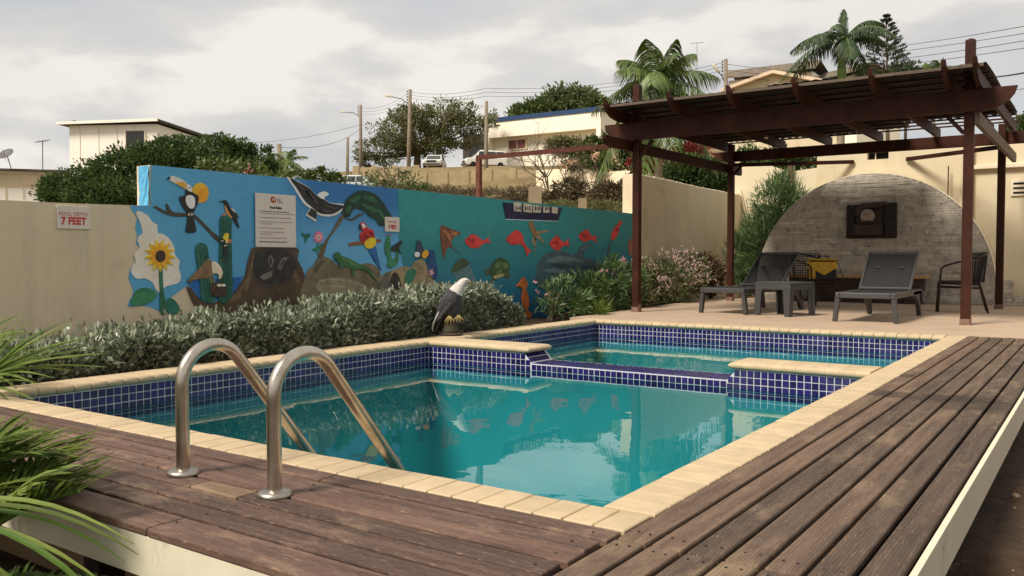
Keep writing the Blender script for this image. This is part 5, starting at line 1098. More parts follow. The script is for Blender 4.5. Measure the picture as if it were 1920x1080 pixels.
M['lf_dark'] = leafmat('leaf_dark_green', [lin(46, 66, 30), lin(68, 90, 42), lin(92, 112, 56), lin(56, 76, 36)], .28)
M['lf_green'] = leafmat('leaf_green', [lin(68, 86, 44), lin(92, 108, 58), lin(112, 124, 72)], .25)
M['lf_olive'] = leafmat('leaf_olive', [lin(98, 100, 58), lin(122, 122, 76), lin(84, 90, 50), lin(140, 134, 92)], .38, .7); M['lf_shrub'] = leafmat('leaf_shrub', [lin(70, 84, 42), lin(100, 110, 62), lin(124, 128, 84), lin(112, 92, 66)], .25, .5)
M['lf_olean'] = leafmat('leaf_oleander', [lin(66, 92, 48), lin(92, 118, 66), lin(112, 134, 84), lin(54, 76, 40)], .2, .45)
M['lf_brown'] = leafmat('leaf_dry_brown', [lin(96, 80, 58), lin(122, 104, 78), lin(80, 70, 50), lin(100, 92, 60)], .15, .8)
M['lf_purple'] = leafmat('leaf_purple_tinged', [lin(92, 66, 54), lin(118, 96, 74), lin(86, 92, 56), lin(138, 104, 90)], .2, .5)
M['fl_pink'] = leafmat('petal_pink', [lin(228, 150, 160), lin(240, 186, 190), lin(214, 120, 136)], .3, .6); M['fl_blush'] = leafmat('petal_blush', [lin(236, 208, 200), lin(226, 176, 172), lin(240, 226, 216)], .3, .6)
M['fl_red'] = leafmat('bract_red', [lin(124, 38, 40), lin(150, 56, 52), lin(96, 44, 36)], .3, .6); M['fl_cream'] = leafmat('petal_cream', [lin(236, 216, 176), lin(224, 150, 110), lin(240, 232, 214)], .25, .6)
M['lf_palm'] = leafmat('leaf_palm', [lin(58, 82, 36), lin(84, 106, 48), lin(112, 128, 66), lin(96, 104, 56)], .25, .4); M['lf_palm_royal'] = leafmat('leaf_royal_palm', [lin(38, 56, 28), lin(54, 74, 38), lin(68, 82, 46)], .2, .45)
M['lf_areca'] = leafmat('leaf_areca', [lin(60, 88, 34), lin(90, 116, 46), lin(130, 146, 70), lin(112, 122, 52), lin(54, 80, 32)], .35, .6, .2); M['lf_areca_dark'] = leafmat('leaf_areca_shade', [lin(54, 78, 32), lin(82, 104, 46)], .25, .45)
M['lf_pine'] = leafmat('needle_dark', [lin(36, 46, 28), lin(52, 62, 38), lin(64, 70, 46)], .1, .7); M['royal_shaft'] = pm('crownshaft', lin(104, 128, 62), .25, 6, .5)

# ---- hedge along the wall
hg = empty('hedge', (-5.25, 3.8, -.07)); tag(hg, 'low silvery green leafy hedge between the pool coping and mural wall', 'hedge')
r_ = np.random.default_rng(5); n = 36000
Y_ = r_.uniform(-.4, 6.55, n); X_ = r_.uniform(-5.50, -4.78, n); top_ = np.interp(Y_, [-.4, .3, 1.0, 1.25, 1.7, 2.9, 4.4, 5.6, 6.0, 6.35, 6.6], [.12, .15, .17, .25, .26, .31, .41, .47, .45, .36, .14])
top_ = top_ + .05 * np.sin(Y_ * 6.1) * np.cos(Y_ * 2.3 + 1) + .03 * np.sin(Y_ * 15 + 5 * X_)
sel = r_.random(n); Z_ = np.empty(n)
front = sel < .42; inner = sel > .74
Z_[:] = top_ - np.abs(r_.normal(0, .045, n)); edge = np.clip((X_ + 4.74) / -.16, 0, 1); Z_ -= (1 - edge) * .12
X_[front] = -4.80 - np.abs(r_.normal(0, .07, front.sum())) + .03 * np.sin(Y_[front] * 9); Z_[front] = r_.uniform(-.05, 1, front.sum()) * (top_[front] - .03)
X_[front] += .05 * np.clip((Z_[front]) / .3, 0, 1) * np.sin(Y_[front] * 5)
Z_[inner] = r_.uniform(0, 1, inner.sum()) * top_[inner]
P = np.stack([X_, Y_, Z_], 1); D = r_.normal(size=(n, 3)) * .55 + UP * .55; D[front] += np.array((.75, 0, .1))
leaves('foliage', P, D, r_.uniform(.034, .088, n), r_.uniform(.016, .036, n), M['lf_silver'], hg, 6, .1, wide=.62)
k = 700; Yt = r_.uniform(-.3, 6.2, k); tp = np.interp(Yt, [-.4, .3, 1.2, 1.7, 2.9, 4.4, 5.6, 6.6, 7.3], [.14, .18, .26, .27, .33, .43, .47, .45, .24]); Pt = np.stack([r_.uniform(-5.45, -4.8, k), Yt, tp + r_.uniform(-.05, .06, k)], 1)
leaves('shoot_tips', Pt, r_.normal(size=(k, 3)) * .35 + UP, r_.uniform(.05, .085, k), r_.uniform(.02, .034, k), M['lf_silver'], hg, 8, .1, wide=.62)
st = MB(); rg = random.Random(2)
for i in range(110):
    p0 = Vector((rg.uniform(-5.6, -4.9), rg.uniform(-.2, 6.4), -.09)); st.tube([p0, p0 + Vector((rg.uniform(-.05, .08), rg.uniform(-.06, .06), .16)), p0 + Vector((rg.uniform(-.1, .14), rg.uniform(-.12, .12), .34))], [.008, .006, .003], 5)
struct(st.build('stems', M['bark'], hg), 'stuff')

# ---- shrubs in the bed beyond the hedge
def shrub(name, label, cat_, base, ells, nl, L, W, mat, flowers=None, stems=9, clump=(.35, 60), seed=1, up=.3, group=None, shell=.45, stemr=.012, stem_mat=None, wide=.5):
    e = empty(name, base); tag(e, label, cat_, group); P, D = crown_points(ells, nl, clump, seed, up, shell); keep = P[:, 2] > base[2] + .01; P, D = P[keep], D[keep]
    r = np.random.default_rng(seed); leaves('foliage', P, D, r.uniform(.7, 1.25, len(P)) * L, r.uniform(.7, 1.25, len(P)) * W, mat, e, seed + 1, .12, wide=wide)
    mb = MB(); rg = random.Random(seed)
    for i in range(stems):
        c, rad = ells[i % len(ells)]; tgt = Vector(c) + _rt * rg.uniform(-.6, .6) * rad[0] + HF * rg.uniform(-.6, .6) * rad[1] + Vector((0, 0, rg.uniform(-.2, .7) * rad[2])); b0 = Vector(base) + Vector((rg.uniform(-1, 1), rg.uniform(-1, 1), 0)) * stemr * 4
        mid = b0.lerp(tgt, .5) + Vector((0, 0, (tgt.z - b0.z) * .12)); mb.tube([b0, mid, tgt], [stemr, stemr * .7, stemr * .3], 5)
    struct(mb.build('stems', stem_mat or M['bark'], e), 'stuff')
    if flowers:
        for q in flowers:
            fc, fs, fm, nf = q; r2 = np.random.default_rng(seed + 9); fc = np.array(fc); Pf = np.repeat(fc, nf, 0) + r2.normal(size=(len(fc) * nf, 3)) * fs * .45
            leaves('blossoms', Pf, r2.normal(size=(len(Pf), 3)) + UP * .4, fs * .8, fs * .75, fm, e, seed + 10, .1, wide=.6)
    return e
def EL(x, y, z, rx, ry, rz): return (np.array((x, y, z)), (rx, ry, rz))
def fl(pts, X=-5.4): return [tuple(onX(a, b_, X)) for a, b_ in pts]
shrub('oleander', 'pink oleander with three blossom heads beside the painted seahorse', 'shrub', (-5.35, 8.1, -.07), [EL(-5.35, 8.25, .24, .2, .2, .28), EL(-5.3, 8.6, .15, .25, .2, .2)], 900, .13, .018, M['lf_olean'], [(fl([(1003, 528), (1008, 545), (1026, 552), (1030, 560), (1033, 573)]), .028, M['fl_pink'], 14)], 12, (.4, 30), 31)
shrub('schefflera', 'dark glossy bush in front of the painted whale', 'shrub', (-5.4, 9.3, -.07), [EL(-5.45, 9.2, .25, .3, .25, .3), EL(-5.35, 9.8, .2, .3, .25, .26)], 1300, .12, .03, M['lf_dark'], None, 10, (.4, 26), 33)
shrub('spider_plant', 'pale green strap-leaved plant at the corner of the pool', 'plant', (-5.1, 8.75, -.07), [EL(-5.1, 8.8, .03, .3, .16, .1)], 260, .22, .018, M['lf_areca'], None, 6, (.3, 30), 35, .6, stemr=.004)
shrub('oleander', 'tall oleander with pink blossom heads against the mural end', 'shrub', (-5.5, 10.6, -.07), [EL(-5.55, 10.3, .45, .25, .25, .42), EL(-5.5, 10.9, .40, .25, .25, .34)], 1500, .14, .02, M['lf_olean'], [(fl([(1138, 508), (1150, 511), (1156, 510), (1168, 485), (1171, 487), (1167, 490), (1130, 508)], -5.5), .034, M['fl_pink'], 14)], 14, (.4, 30), 37)
shrub('flowering_shrub', 'rounded shrub speckled with blush flowers left of the front pergola post', 'shrub', (-5.5, 11.4, -.07), [EL(-5.55, 11.3, .40, .34, .35, .42), EL(-5.4, 10.9, .2, .3, .3, .3)], 2800, .08, .024, M['lf_shrub'], [([tuple(q) for q in crown_points([EL(-5.4, 11.3, .44, .38, .38, .44)], 150, (.3, 4), 3)[0]], .022, M['fl_blush'], 5)], 12, (.35, 40), 39)
shrub('flowering_shrub', 'wide shrub full of blush flowers right of the front pergola post', 'shrub', (-5.55, 12.8, -.07), [EL(-5.55, 12.6, .42, .45, .4, .42), EL(-5.55, 13.4, .48, .4, .4, .38)], 4400, .085, .026, M['lf_shrub'], [([tuple(q) for q in crown_points([EL(-5.4, 12.7, .50, .55, .45, .44)], 330, (.3, 5), 4)[0]], .026, M['fl_blush'], 5)], 16, (.35, 40), 41)
shrub('croton', 'purple-tinged bush near the rear left pergola post', 'shrub', (-5.5, 14.6, -.07), [EL(-5.55, 14.5, .50, .38, .35, .40)], 2000, .10, .035, M['lf_purple'], None, 10, (.35, 40), 43)
ob = empty('tall_oleander', (-4.75, 15.9, 0)); tag(ob, 'tall feathery green oleander left of the stone arch', 'shrub')
P, D = crown_points([EL(-4.75, 15.9, 1.0, .62, .5, .85), EL(-4.55, 16.0, 1.85, .50, .45, .72), EL(-5.1, 15.8, .8, .45, .4, .7), EL(-4.15, 16.0, 1.5, .45, .4, .6), EL(-4.6, 15.9, .4, .6, .5, .5)], 21000, (.35, 40), 45, .9, .35)
r = np.random.default_rng(46); leaves('foliage', P, D, r.uniform(.12, .2, len(P)), r.uniform(.014, .024, len(P)), M['lf_olean'], ob, 47, .06, wide=.45)
mb = MB(); rg = random.Random(8)
for i in range(22): b0 = Vector((-4.75 + rg.uniform(-.2, .2), 15.9 + rg.uniform(-.15, .15), -.1)); mb.tube([b0, b0 + Vector((rg.uniform(-.3, .3), rg.uniform(-.2, .2), 1.0)), b0 + Vector((rg.uniform(-.6, .7), rg.uniform(-.3, .3), rg.uniform(1.7, 2.4)))], [.02, .014, .006], 5)
mb.build('stems', M['bark'], ob)
# strap-leaved yucca behind the arch shoulder
yu = empty('yucca', (-3.9, 16.6, 0)); tag(yu, 'spiky yucca rosette showing over the left shoulder of the stone arch', 'plant'); mb = MB(); rg = random.Random(12)
def strip(mb, pts, wid, nrm):
    vs = []; k = len(pts); pts = [Vector(p) for p in pts]
    for i, p in enumerate(pts):
        T = (pts[min(i + 1, k - 1)] - pts[max(i - 1, 0)]).normalized(); s = T.cross(Vector(nrm))
        if s.length < 1e-4: s = T.orthogonal()
        s.normalize(); w_ = wid[i] / 2; lift = Vector(nrm) * w_ * .35
        vs += [p + s * w_ + lift, p, p - s * w_ + lift]
    mb.add(vs, [f for i in range(k - 1) for f in ((i * 3, i * 3 + 3, i * 3 + 4, i * 3 + 1), (i * 3 + 1, i * 3 + 4, i * 3 + 5, i * 3 + 2))])
for i in range(46):
    a = rg.uniform(0, 2 * pi); el = rg.uniform(.3, 1.4); d = Vector((cos(a) * cos(el), sin(a) * cos(el), sin(el))); L = rg.uniform(.55, .8); b0 = Vector((-3.9, 16.6, 1.75)); strip(mb, [b0, b0 + d * L * .5, b0 + d * L + Vector((0, 0, -.12 * cos(el)))], [.03, .06, .006], Vector((0, 0, 1)) if el < 1.2 else Vector((-1, 0, 0)))
mb.build('leaf_rosette', M['lf_green'], yu); mb = MB(); mb.tube([(-3.9, 16.6, -.3), (-3.88, 16.6, .8), (-3.9, 16.6, 1.76)], [.09, .07, .06], 8); mb.build('trunk', M['palm_trunk'], yu)

# ---- palms
def frond(mb, P0, d0, L, droop, nl, ll, lw, ldroop=.35, seg=2, rg=random, rach=None, vee=.25, start=.14, curl=0.0, fwd=(.45, .75)):
    P0 = Vector(P0); d0 = Vector(d0).normalized(); k = 10; side0 = d0.cross(Vector((0, 0, 1)))
    if side0.length < .05: side0 = Vector((rg.uniform(-1, 1), rg.uniform(-1, 1), 0))
    side0.normalize(); pt = lambda s: P0 + d0 * (L * s) + Vector((0, 0, -1)) * (droop * L * s * s) + side0 * (curl * L * s * s)
    tan = lambda s: (pt(min(1, s + .02)) - pt(max(0, s - .02))).normalized()
    if rach is not None: rach.tube([pt(i / k) for i in range(k + 1)], [lw * .55 * (1 - .8 * i / k) + .0015 for i in range(k + 1)], 5)
    for i in range(nl):
        s = start + (1 - start) * (i + rg.uniform(-.3, .3)) / nl; s = max(.02, min(.995, s)); T = tan(s); sd = T.cross(Vector((0, 0, 1))); sd = sd.normalized() if sd.length > .05 else side0; nu = sd.cross(T).normalized()
        l = ll * (sin(pi * min(1, .18 + .80 * s)) ** .7) * rg.uniform(.85, 1.12)
        for sg in (-1, 1):
            d = (T * rg.uniform(*fwd) + sd * sg * .9 + nu * vee + Vector((rg.uniform(-.08, .08), rg.uniform(-.08, .08), rg.uniform(-.08, .08)))).normalized(); p0 = pt(s); pts = [p0]; w_ = [lw * .5]
            for q in range(1, seg + 1): f = q / seg; pts.append(p0 + d * (l * f) + Vector((0, 0, -1)) * (ldroop * l * f * f)); w_.append(lw * (1.0 if q < seg else .12))
            strip(mb, pts, w_, nu)
def palm(name, label, base, top, nf, L, nl, ll, lw, mat, droop=(.3, .9), el=(-.3, 1.3), tr=(.16, .11), seed=1, shaft=None, ldroop=.5, spear=False, trunk_mat=None, azbias=None, seg=2):
    rg = random.Random(seed); e = empty(name, base); tag(e, label, 'palm tree'); base = Vector(base); top = Vector(top); mb = MB(); k = 10
    mb.tube([base.lerp(top, i / k) + Vector((.0, .0, 0)) for i in range(k + 1)], [tr[0] + (tr[1] - tr[0]) * i / k for i in range(k + 1)], 10); mb.build('trunk', trunk_mat or M['palm_trunk'], e, True)
    cr = MB(); rc_ = MB()
    for i in range(nf):
        a = 2 * pi * i * .382 + rg.uniform(-.2, .2); f = (i + .5) / nf; ev = el[1] + (el[0] - el[1]) * f; d = Vector((cos(a) * cos(ev), sin(a) * cos(ev), sin(ev))); frond(cr, top + Vector((0, 0, .05)), d, L * rg.uniform(.85, 1.1), droop[0] + (droop[1] - droop[0]) * f, nl, ll, lw, ldroop, seg, rg, rc_, vee=0.0)
    if spear: frond(cr, top, (.03, .02, 1), L * .48, 0, nl, ll * .5, lw, .1, 2, rg, rc_, vee=.1)
    cr.build('fronds', mat, e, fix=False); rc_.build('leaf_stalks', M['royal_shaft'], e)
    if shaft: s = MB(); s.tube([top - Vector((0, 0, shaft)), top - Vector((0, 0, shaft * .6)), top], [tr[1] * 1.25, tr[1] * 1.2, tr[1] * .7], 12); s.build('crownshaft', M['royal_shaft'], e, True)
    return e
def gz(p): return hgt(p[0], p[1])
def grounded(px, py, t): q = at(px, py, t); return (q.x, q.y, gz(q) - .2), q
b0, tp = grounded(1236, 156, 38); palm('coconut_palm', 'coconut palm with drooping fronds rising behind the pergola corner', b0, tp, 24, 3.2, 46, .85, .055, M['lf_palm'], (.32, .95), (-.75, 1.3), (.2, .14), 4, ldroop=1.0, seg=3)
b0, tp = grounded(1579, 82, 45); palm('royal_palm', 'royal palm with green crownshaft above the far grey roofs', b0, tp, 13, 3.7, 56, .70, .06, M['lf_palm_royal'], (.62, .82), (.15, 1.0), (.2, .19), 9, shaft=2.2, ldroop=.95, spear=True)
b0, tp = grounded(537, 308, 40); palm('small_palm', 'small palm showing above the blue end of the mural wall', b0, tp, 12, 1.25, 20, .4, .05, M['lf_palm'], (.3, .9), (-.3, 1.2), (.1, .08), 15)
b0, tp = grounded(1752, 150, 52); palm('small_palm', 'pale small palm behind the right end of the pergola roof', b0, tp, 12, 1.6, 22, .55, .06, M['lf_palm'], (.2, .8), (.0, 1.35), (.1, .08), 17)
# norfolk pine
np_ = empty('norfolk_pine', grounded(1668, 150, 58)[0]); tag(np_, 'dark tiered norfolk pine right of the royal palm', 'tree'); tpz = at(1662, 30, 58); b0 = Vector(np_.location); mb = MB(); mb.tube([b0, tpz], [.16, .02], 8); mb.build('trunk', M['bark'], np_)
rg = random.Random(5); P, D = [], []; br_ = MB()
for i in range(17):
    f = i / 16; z = tpz.z - .12 - 5.2 * f; R = .10 + 2.2 * f ** .9
    for k in range(6):
        a = k * pi / 3 + i * .5 + rg.uniform(-.15, .15); d = Vector((cos(a), sin(a), .45)); c = Vector((tpz.x, tpz.y, z)); pts = [c + Vector((cos(a), sin(a), 0)) * R * q + Vector((0, 0, R * (.38 * q - .1 * q * q))) for q in (0, .5, 1)]; br_.tube(pts, [.025, .018, .01], 4)
        for q in np.linspace(.45, 1, 9):
            for s in range(3): P.append(c + Vector((cos(a), sin(a), 0)) * R * q + Vector((0, 0, R * (.38 * q - .1 * q * q)))); D.append(Vector((cos(a) * .5 + rg.uniform(-.5, .5), sin(a) * .5 + rg.uniform(-.5, .5), rg.uniform(.3, 1.2))))
leaves('needles', np.array([tuple(p) for p in P]), np.array([tuple(p) for p in D]), .26, .07, M['lf_pine'], np_, 3, .05); br_.build('branches', M['bark'], np_)

# ---- foreground areca palm, left of the deck
ar = empty('areca_palm', (-2.25, -1.25, -.35)); tag(ar, 'leafy green areca palm in the near left corner spilling over the deck', 'palm'); rg = random.Random(77); fr1 = MB(); rc_ = MB(); fr2 = MB()
FR = [  # start pixel, depth, tip pixel, depth, arch, leaflets, leaflet length
    ((-30, 1000, 2.75), (175, 905, 2.75), .10, 20, .21), ((-60, 960, 2.9), (165, 850, 2.95), .08, 20, .18), ((-80, 930, 3.1), (60, 800, 3.2), .10, 20, .22), ((-120, 960, 3.0), (20, 830, 3.1), .12, 20, .22),
    ((-60, 1000, 2.6), (110, 870, 2.75), .10, 18, .18), ((-100, 1040, 2.7), (100, 930, 2.7), .12, 18, .2), ((-140, 900, 2.9), (10, 860, 2.9), .10, 18, .2), ((-90, 880, 3.2), (70, 842, 3.2), .06, 18, .17)]
for k in range(8):
    tx, ty = rg.uniform(0, 150), rg.uniform(812, 925); t_ = rg.uniform(2.75, 3.15); FR.append(((tx - rg.uniform(120, 190), min(1030, ty + rg.uniform(20, 120)), t_ - rg.uniform(-.1, .25)), (tx, ty, t_), rg.uniform(.05, .14), 22, rg.uniform(.15, .22)))
for (a, b2, sag, nl, ll) in FR:
    A, B = at(*a), at(*b2); d = (B - A); L = d.length; d0 = d / L + Vector((0, 0, sag * 2)); frond(fr1, A, d0, L * 1.02, sag * 2, int(nl * .75), ll * 1.4, .0165, rg.uniform(.05, .25), 4, rg, rc_, .35, .05, rg.uniform(-.1, .1), (.7, 1.2))
for (a, b2, sag) in (((-160, 1000, 2.2), (200, 1290, 2.05), .5), ((-200, 1030, 2.3), (150, 1250, 2.2), .5), ((-160, 985, 2.35), (215, 1080, 2.3), .36)):      # long arching blades close to the camera
    A, B = at(*a), at(*b2)
    for k in range(5):
        o = Vector((rg.uniform(-.05, .05), rg.uniform(-.05, .05), rg.uniform(-.10, .06))); pts = []; 
        for q in range(9): f = q / 8; pts.append(A.lerp(B + o, f) + o * .6 + Vector((0, 0, sag * .42 * 4 * f * (1 - f) * .5)))
        strip(fr1, pts, [.006, .012, .016, .017, .016, .014, .011, .007, .002], Vector((.1, -.5, 1)).normalized())
for k in range(38):       # lower fronds; the shade of the deck is put into a darker leaf colour
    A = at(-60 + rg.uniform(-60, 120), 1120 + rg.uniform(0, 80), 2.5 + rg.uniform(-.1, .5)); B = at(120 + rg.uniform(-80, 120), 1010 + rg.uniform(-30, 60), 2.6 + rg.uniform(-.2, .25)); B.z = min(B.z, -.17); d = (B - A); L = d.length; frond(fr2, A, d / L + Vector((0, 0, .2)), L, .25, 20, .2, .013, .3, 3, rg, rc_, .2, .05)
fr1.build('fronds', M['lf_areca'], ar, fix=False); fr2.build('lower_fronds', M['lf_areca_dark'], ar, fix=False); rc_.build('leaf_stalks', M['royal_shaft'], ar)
cn = MB()
for k in range(7): p0 = Vector((-2.25 + rg.uniform(-.2, .2), -1.25 + rg.uniform(-.15, .15), -.4)); cn.tube([p0, p0 + Vector((rg.uniform(-.05, .1), rg.uniform(-.05, .1), .42))], [.02, .014], 7)
cn.build('canes', M['royal_shaft'], ar)
# fan palm leaf at the left edge, behind the coping corner
fp = empty('fan_palm', (-5.0, -.35, -.1)); tag(fp, 'green fan palm leaf reaching over the hedge at the left edge', 'palm'); mb = MB(); sk = MB(); rg = random.Random(31)
for (hub_px, tips) in (((-28, 706, 5.35), [(150, 606), (120, 600), (95, 612), (185, 628), (165, 640), (195, 668), (192, 686), (190, 655), (130, 690), (70, 720), (60, 600), (30, 596), (110, 650), (150, 665), (100, 705), (40, 735)]), ((-60, 660, 5.5), [(40, 622), (55, 640), (20, 612), (70, 660), (48, 585), (20, 590), (0, 600), (66, 625)]), ((-50, 730, 5.2), [(60, 745), (40, 700), (30, 760), (80, 720), (50, 690)])):
    Hb = at(*hub_px); sk.tube([Vector((-5.0, -.35, -.1)), Vector((-5.0, -.3, .15)), Hb], [.014, .011, .008], 6)
    for (tx, ty) in tips:
        for dup_ in range(2):
            T_ = at(tx + rg.uniform(-10, 10), ty + rg.uniform(-6, 6), hub_px[2] + rg.uniform(-.3, .35)); pts = [Hb.lerp(T_, q / 6) + Vector((0, 0, .035 * sin(pi * q / 6))) for q in range(7)]; strip(mb, pts, [.010, .017, .018, .015, .011, .007, .002], Vector((.3, -.6, .7)).normalized())
mb.build('fan_leaves', M['lf_areca'], fp, fix=False); sk.build('leaf_stalks', M['royal_shaft'], fp)

# ================================================================== BACKGROUND: HILLSIDE, HOUSES, POLES, CARS, TREES
def tree(name, label, base, ells, nl, L, W, mat, clump=(.3, 60), seed=1, trunk=.25, limbs=7, up=.3, shell=.5, cat_='tree', twigs=0, wide=.5):
    e = empty(name, base); tag(e, label, cat_); P, D = crown_points(ells, nl, clump, seed, up, shell); r = np.random.default_rng(seed)
    leaves('crown', P, D, r.uniform(.6, 1.3, len(P)) * L, r.uniform(.6, 1.3, len(P)) * W, mat, e, seed + 1, .1, wide=wide)
    mb = MB(); rg = random.Random(seed); b0 = Vector(base); cx = sum((Vector(c) for c, _ in ells), Vector()) / len(ells); fork = b0.lerp(Vector((b0.x * .5 + cx.x * .5, b0.y * .5 + cx.y * .5, cx.z)), .45)
    mb.tube([b0 - Vector((0, 0, .3)), b0.lerp(fork, .5) + Vector((rg.uniform(-.2, .2) * trunk * 3, 0, 0)), fork], [trunk, trunk * .8, trunk * .65], 8)
    for i in range(limbs):
        c, rad = ells[i % len(ells)]; tgt = Vector(c) + _rt * rg.uniform(-.7, .7) * rad[0] + HF * rg.uniform(-.5, .5) * rad[1] + Vector((0, 0, rg.uniform(-.1, .6) * rad[2])); mid = fork.lerp(tgt, .5) + Vector((rg.uniform(-1, 1), rg.uniform(-1, 1), rg.uniform(-.3, .6))) * rad[2] * .2; mb.tube([fork, mid, tgt], [trunk * .5, trunk * .3, trunk * .08], 6)
        for k in range(twigs): limb_tree(mb, mid.lerp(tgt, rg.uniform(.3, 1)), Vector((rg.uniform(-1, 1), rg.uniform(-1, 1), rg.uniform(0, 1))), rad[2] * .7, trunk * .08, 1, rg, .8, .1, .7, 3, 4)
    mb.build('trunk', M['bark'], e); return e
def G(px, py, t): q = at(px, py, t); return (q.x, q.y, gz(q))

# ---- big dark tree above the plain wall
tree('broadleaf_tree', 'dense dark green tree spreading behind the plain cream wall on the left', G(250, 380, 25), [pxe(170, 358, 80, 38, 24.5), pxe(115, 372, 40, 24, 24), pxe(250, 330, 85, 50, 25), pxe(330, 312, 85, 48, 25.5), pxe(405, 305, 70, 45, 26), pxe(470, 312, 45, 42, 26), pxe(220, 372, 100, 30, 24), pxe(505, 322, 28, 24, 26)], 46000, .12, .065, M['lf_dark'], (.2, 55), 51, .22, 10, .35, .6)
shrub('climbing_vine', 'green vine with pink blossom trailing along the top of the blue mural', 'vine', tuple(onX(470, 340, -6.6)), [(np.array(onX(a, b_, -6.5)), (.3, .12, .09)) for a, b_ in ((400, 322), (450, 326), (500, 330), (300, 372))], 900, .07, .04, M['lf_green'], [([tuple(onX(467, 320, -6.4)), tuple(onX(463, 323, -6.4))], .04, M['fl_pink'], 12)], 8, (.3, 30), 53)
shrub('roadside_bush', 'light green bush behind the mural near the parked silver car', 'bush', G(590, 350, 36), [pxe(560, 335, 30, 14, 36), pxe(605, 332, 26, 14, 36), pxe(635, 338, 20, 10, 36)], 2400, .13, .075, M['lf_green'], None, 8, (.3, 40), 55, stemr=.02)
shrub('creeper', 'green creeper covering the foot of the yellow block wall', 'vine', G(770, 350, 60), [pxe(745, 352, 35, 8, 58), pxe(790, 355, 25, 8, 58), pxe(710, 347, 25, 6, 58)], 1500, .22, .12, M['lf_green'], None, 6, (.3, 40), 57, stemr=.03)

# ---- houses on the left
M['house_white'] = pm('sunlit_white_panel', lin(246, 240, 226), .05, .6, .8, 8, .3, .01, stain=(lin(176, 164, 140), 1.2, .62, .7)); M['roof_dark'] = pm('dark_sheet_roof', lin(88, 80, 72), .3, 2, .7, 10, .4, .02); M['tile_roof'] = pm('grey_tile_roof', lin(120, 108, 92), .4, 3, .85, 6, .6, .05)
def house(name, label, A, B, C, z0, z1, mat): e = empty(name, (A.x, A.y, z0)); tag(e, label, 'house'); D_ = A + (C - B); mb = MB(); mb.prism([(p.x, p.y, z0) for p in (A, B, C, D_)], (0, 0, z1 - z0)); mb.build('walls', mat, e); return e, D_
def facade(e, A, B, u0, u1, z0, z1, d0, d1, name, mat, par=None):
    """box on the face A-B, from d0 to d1 metres in front of it"""
    dr = (B - A); dr.z = 0; L = dr.length; dr.normalize(); n = Vector((dr.y, -dr.x, 0)); mb = MB(); p0 = Vector((A.x, A.y, 0)) + dr * (u0 * L); p1 = Vector((A.x, A.y, 0)) + dr * (u1 * L)
    mb.prism([(q.x, q.y, z0) for q in (p0 + n * d0, p1 + n * d0, p1 + n * d1, p0 + n * d1)], (0, 0, z1 - z0)); return mb.build(name, mat, par or e)
def zat(py, t): return CAM.z + (482 - py) / FOC * t
A, B, C = at(131, 300, 50), at(295, 300, 49.4), at(385, 300, 56); zt_ = zat(236, 50)
e, D_ = house('white_house', 'two storey white panelled house above the dark green tree', A, B, C, 0, zt_, M['house_white'])
for u in (.12, .335, .545, .75): facade(e, A, B, u, u + .006, 1, zt_ - .05, .002, .02, 'panel_seam', M['wall_cream'])
w_ = facade(e, A, B, .64, .875, zat(300, 50), zat(247, 50), .002, .06, 'window', M['ledge_white']); facade(e, A, B, .655, .86, zat(299, 50), zat(248.5, 50), .061, .075, 'pane', M['glass_dark'], w_)
for u in (.10, .30, .62): w_ = facade(e, B, C, u, u + .12, zat(270, 50), zat(255, 50), .002, .05, 'window', M['glass_dark'])
n_ = (B - A).normalized(); m_ = (C - B).normalized(); rf = MB(); pr = [A - n_ * .55 - m_ * .4, B + n_ * .25 - m_ * .4, C + n_ * .25 + m_ * .4, D_ - n_ * .55 + m_ * .4]
rf.prism([(p.x, p.y, zt_ + (.03 if i in (0, 3) else .12)) for i, p in enumerate(pr)], (0, 0, .12)); ro = rf.build('roof', M['roof_dark'], e)
rf = MB(); rf.beam((pr[0].x, pr[0].y, zt_ + .09), (pr[1].x, pr[1].y, zt_ + .18), .05, .16); rf.build('eave_board', M['house_white'], ro)
A, B, C = at(-160, 340, 33), at(118, 340, 34.5), at(150, 340, 42); zt_ = zat(321, 34)
e, D_ = house('low_house', 'low white house with flat roof at the far left edge', A, B, C, -.2, zt_, M['house_white'])
n_ = (B - A).normalized(); m_ = (C - B).normalized(); rf = MB(); pr = [A - n_ * .3 - m_ * .3, B + n_ * .2 - m_ * .3, C + n_ * .2, D_ - n_ * .3]; rf.prism([(p.x, p.y, zt_) for p in pr], (0, 0, .07)); ro = rf.build('roof', M['roof_dark'], e)
facade(e, A, B, .60, .61, .5, zt_ - .1, .002, .02, 'panel_seam', M['wall_cream']); facade(e, A, B, .5, .98, zat(352, 34), zat(326, 34), .002, .012, 'cream_panel', M['wall_cream']); facade(e, A, B, .72, .725, zat(372, 34), zat(352, 34), .002, .03, 'downpipe', M['ledge_white'])  # seam, thin cream panel below the roof on the right half, downpipe
M['metal_grey'] = pm('weathered_grey_metal', lin(92, 90, 88), .25, 8, .6, bstr=0)
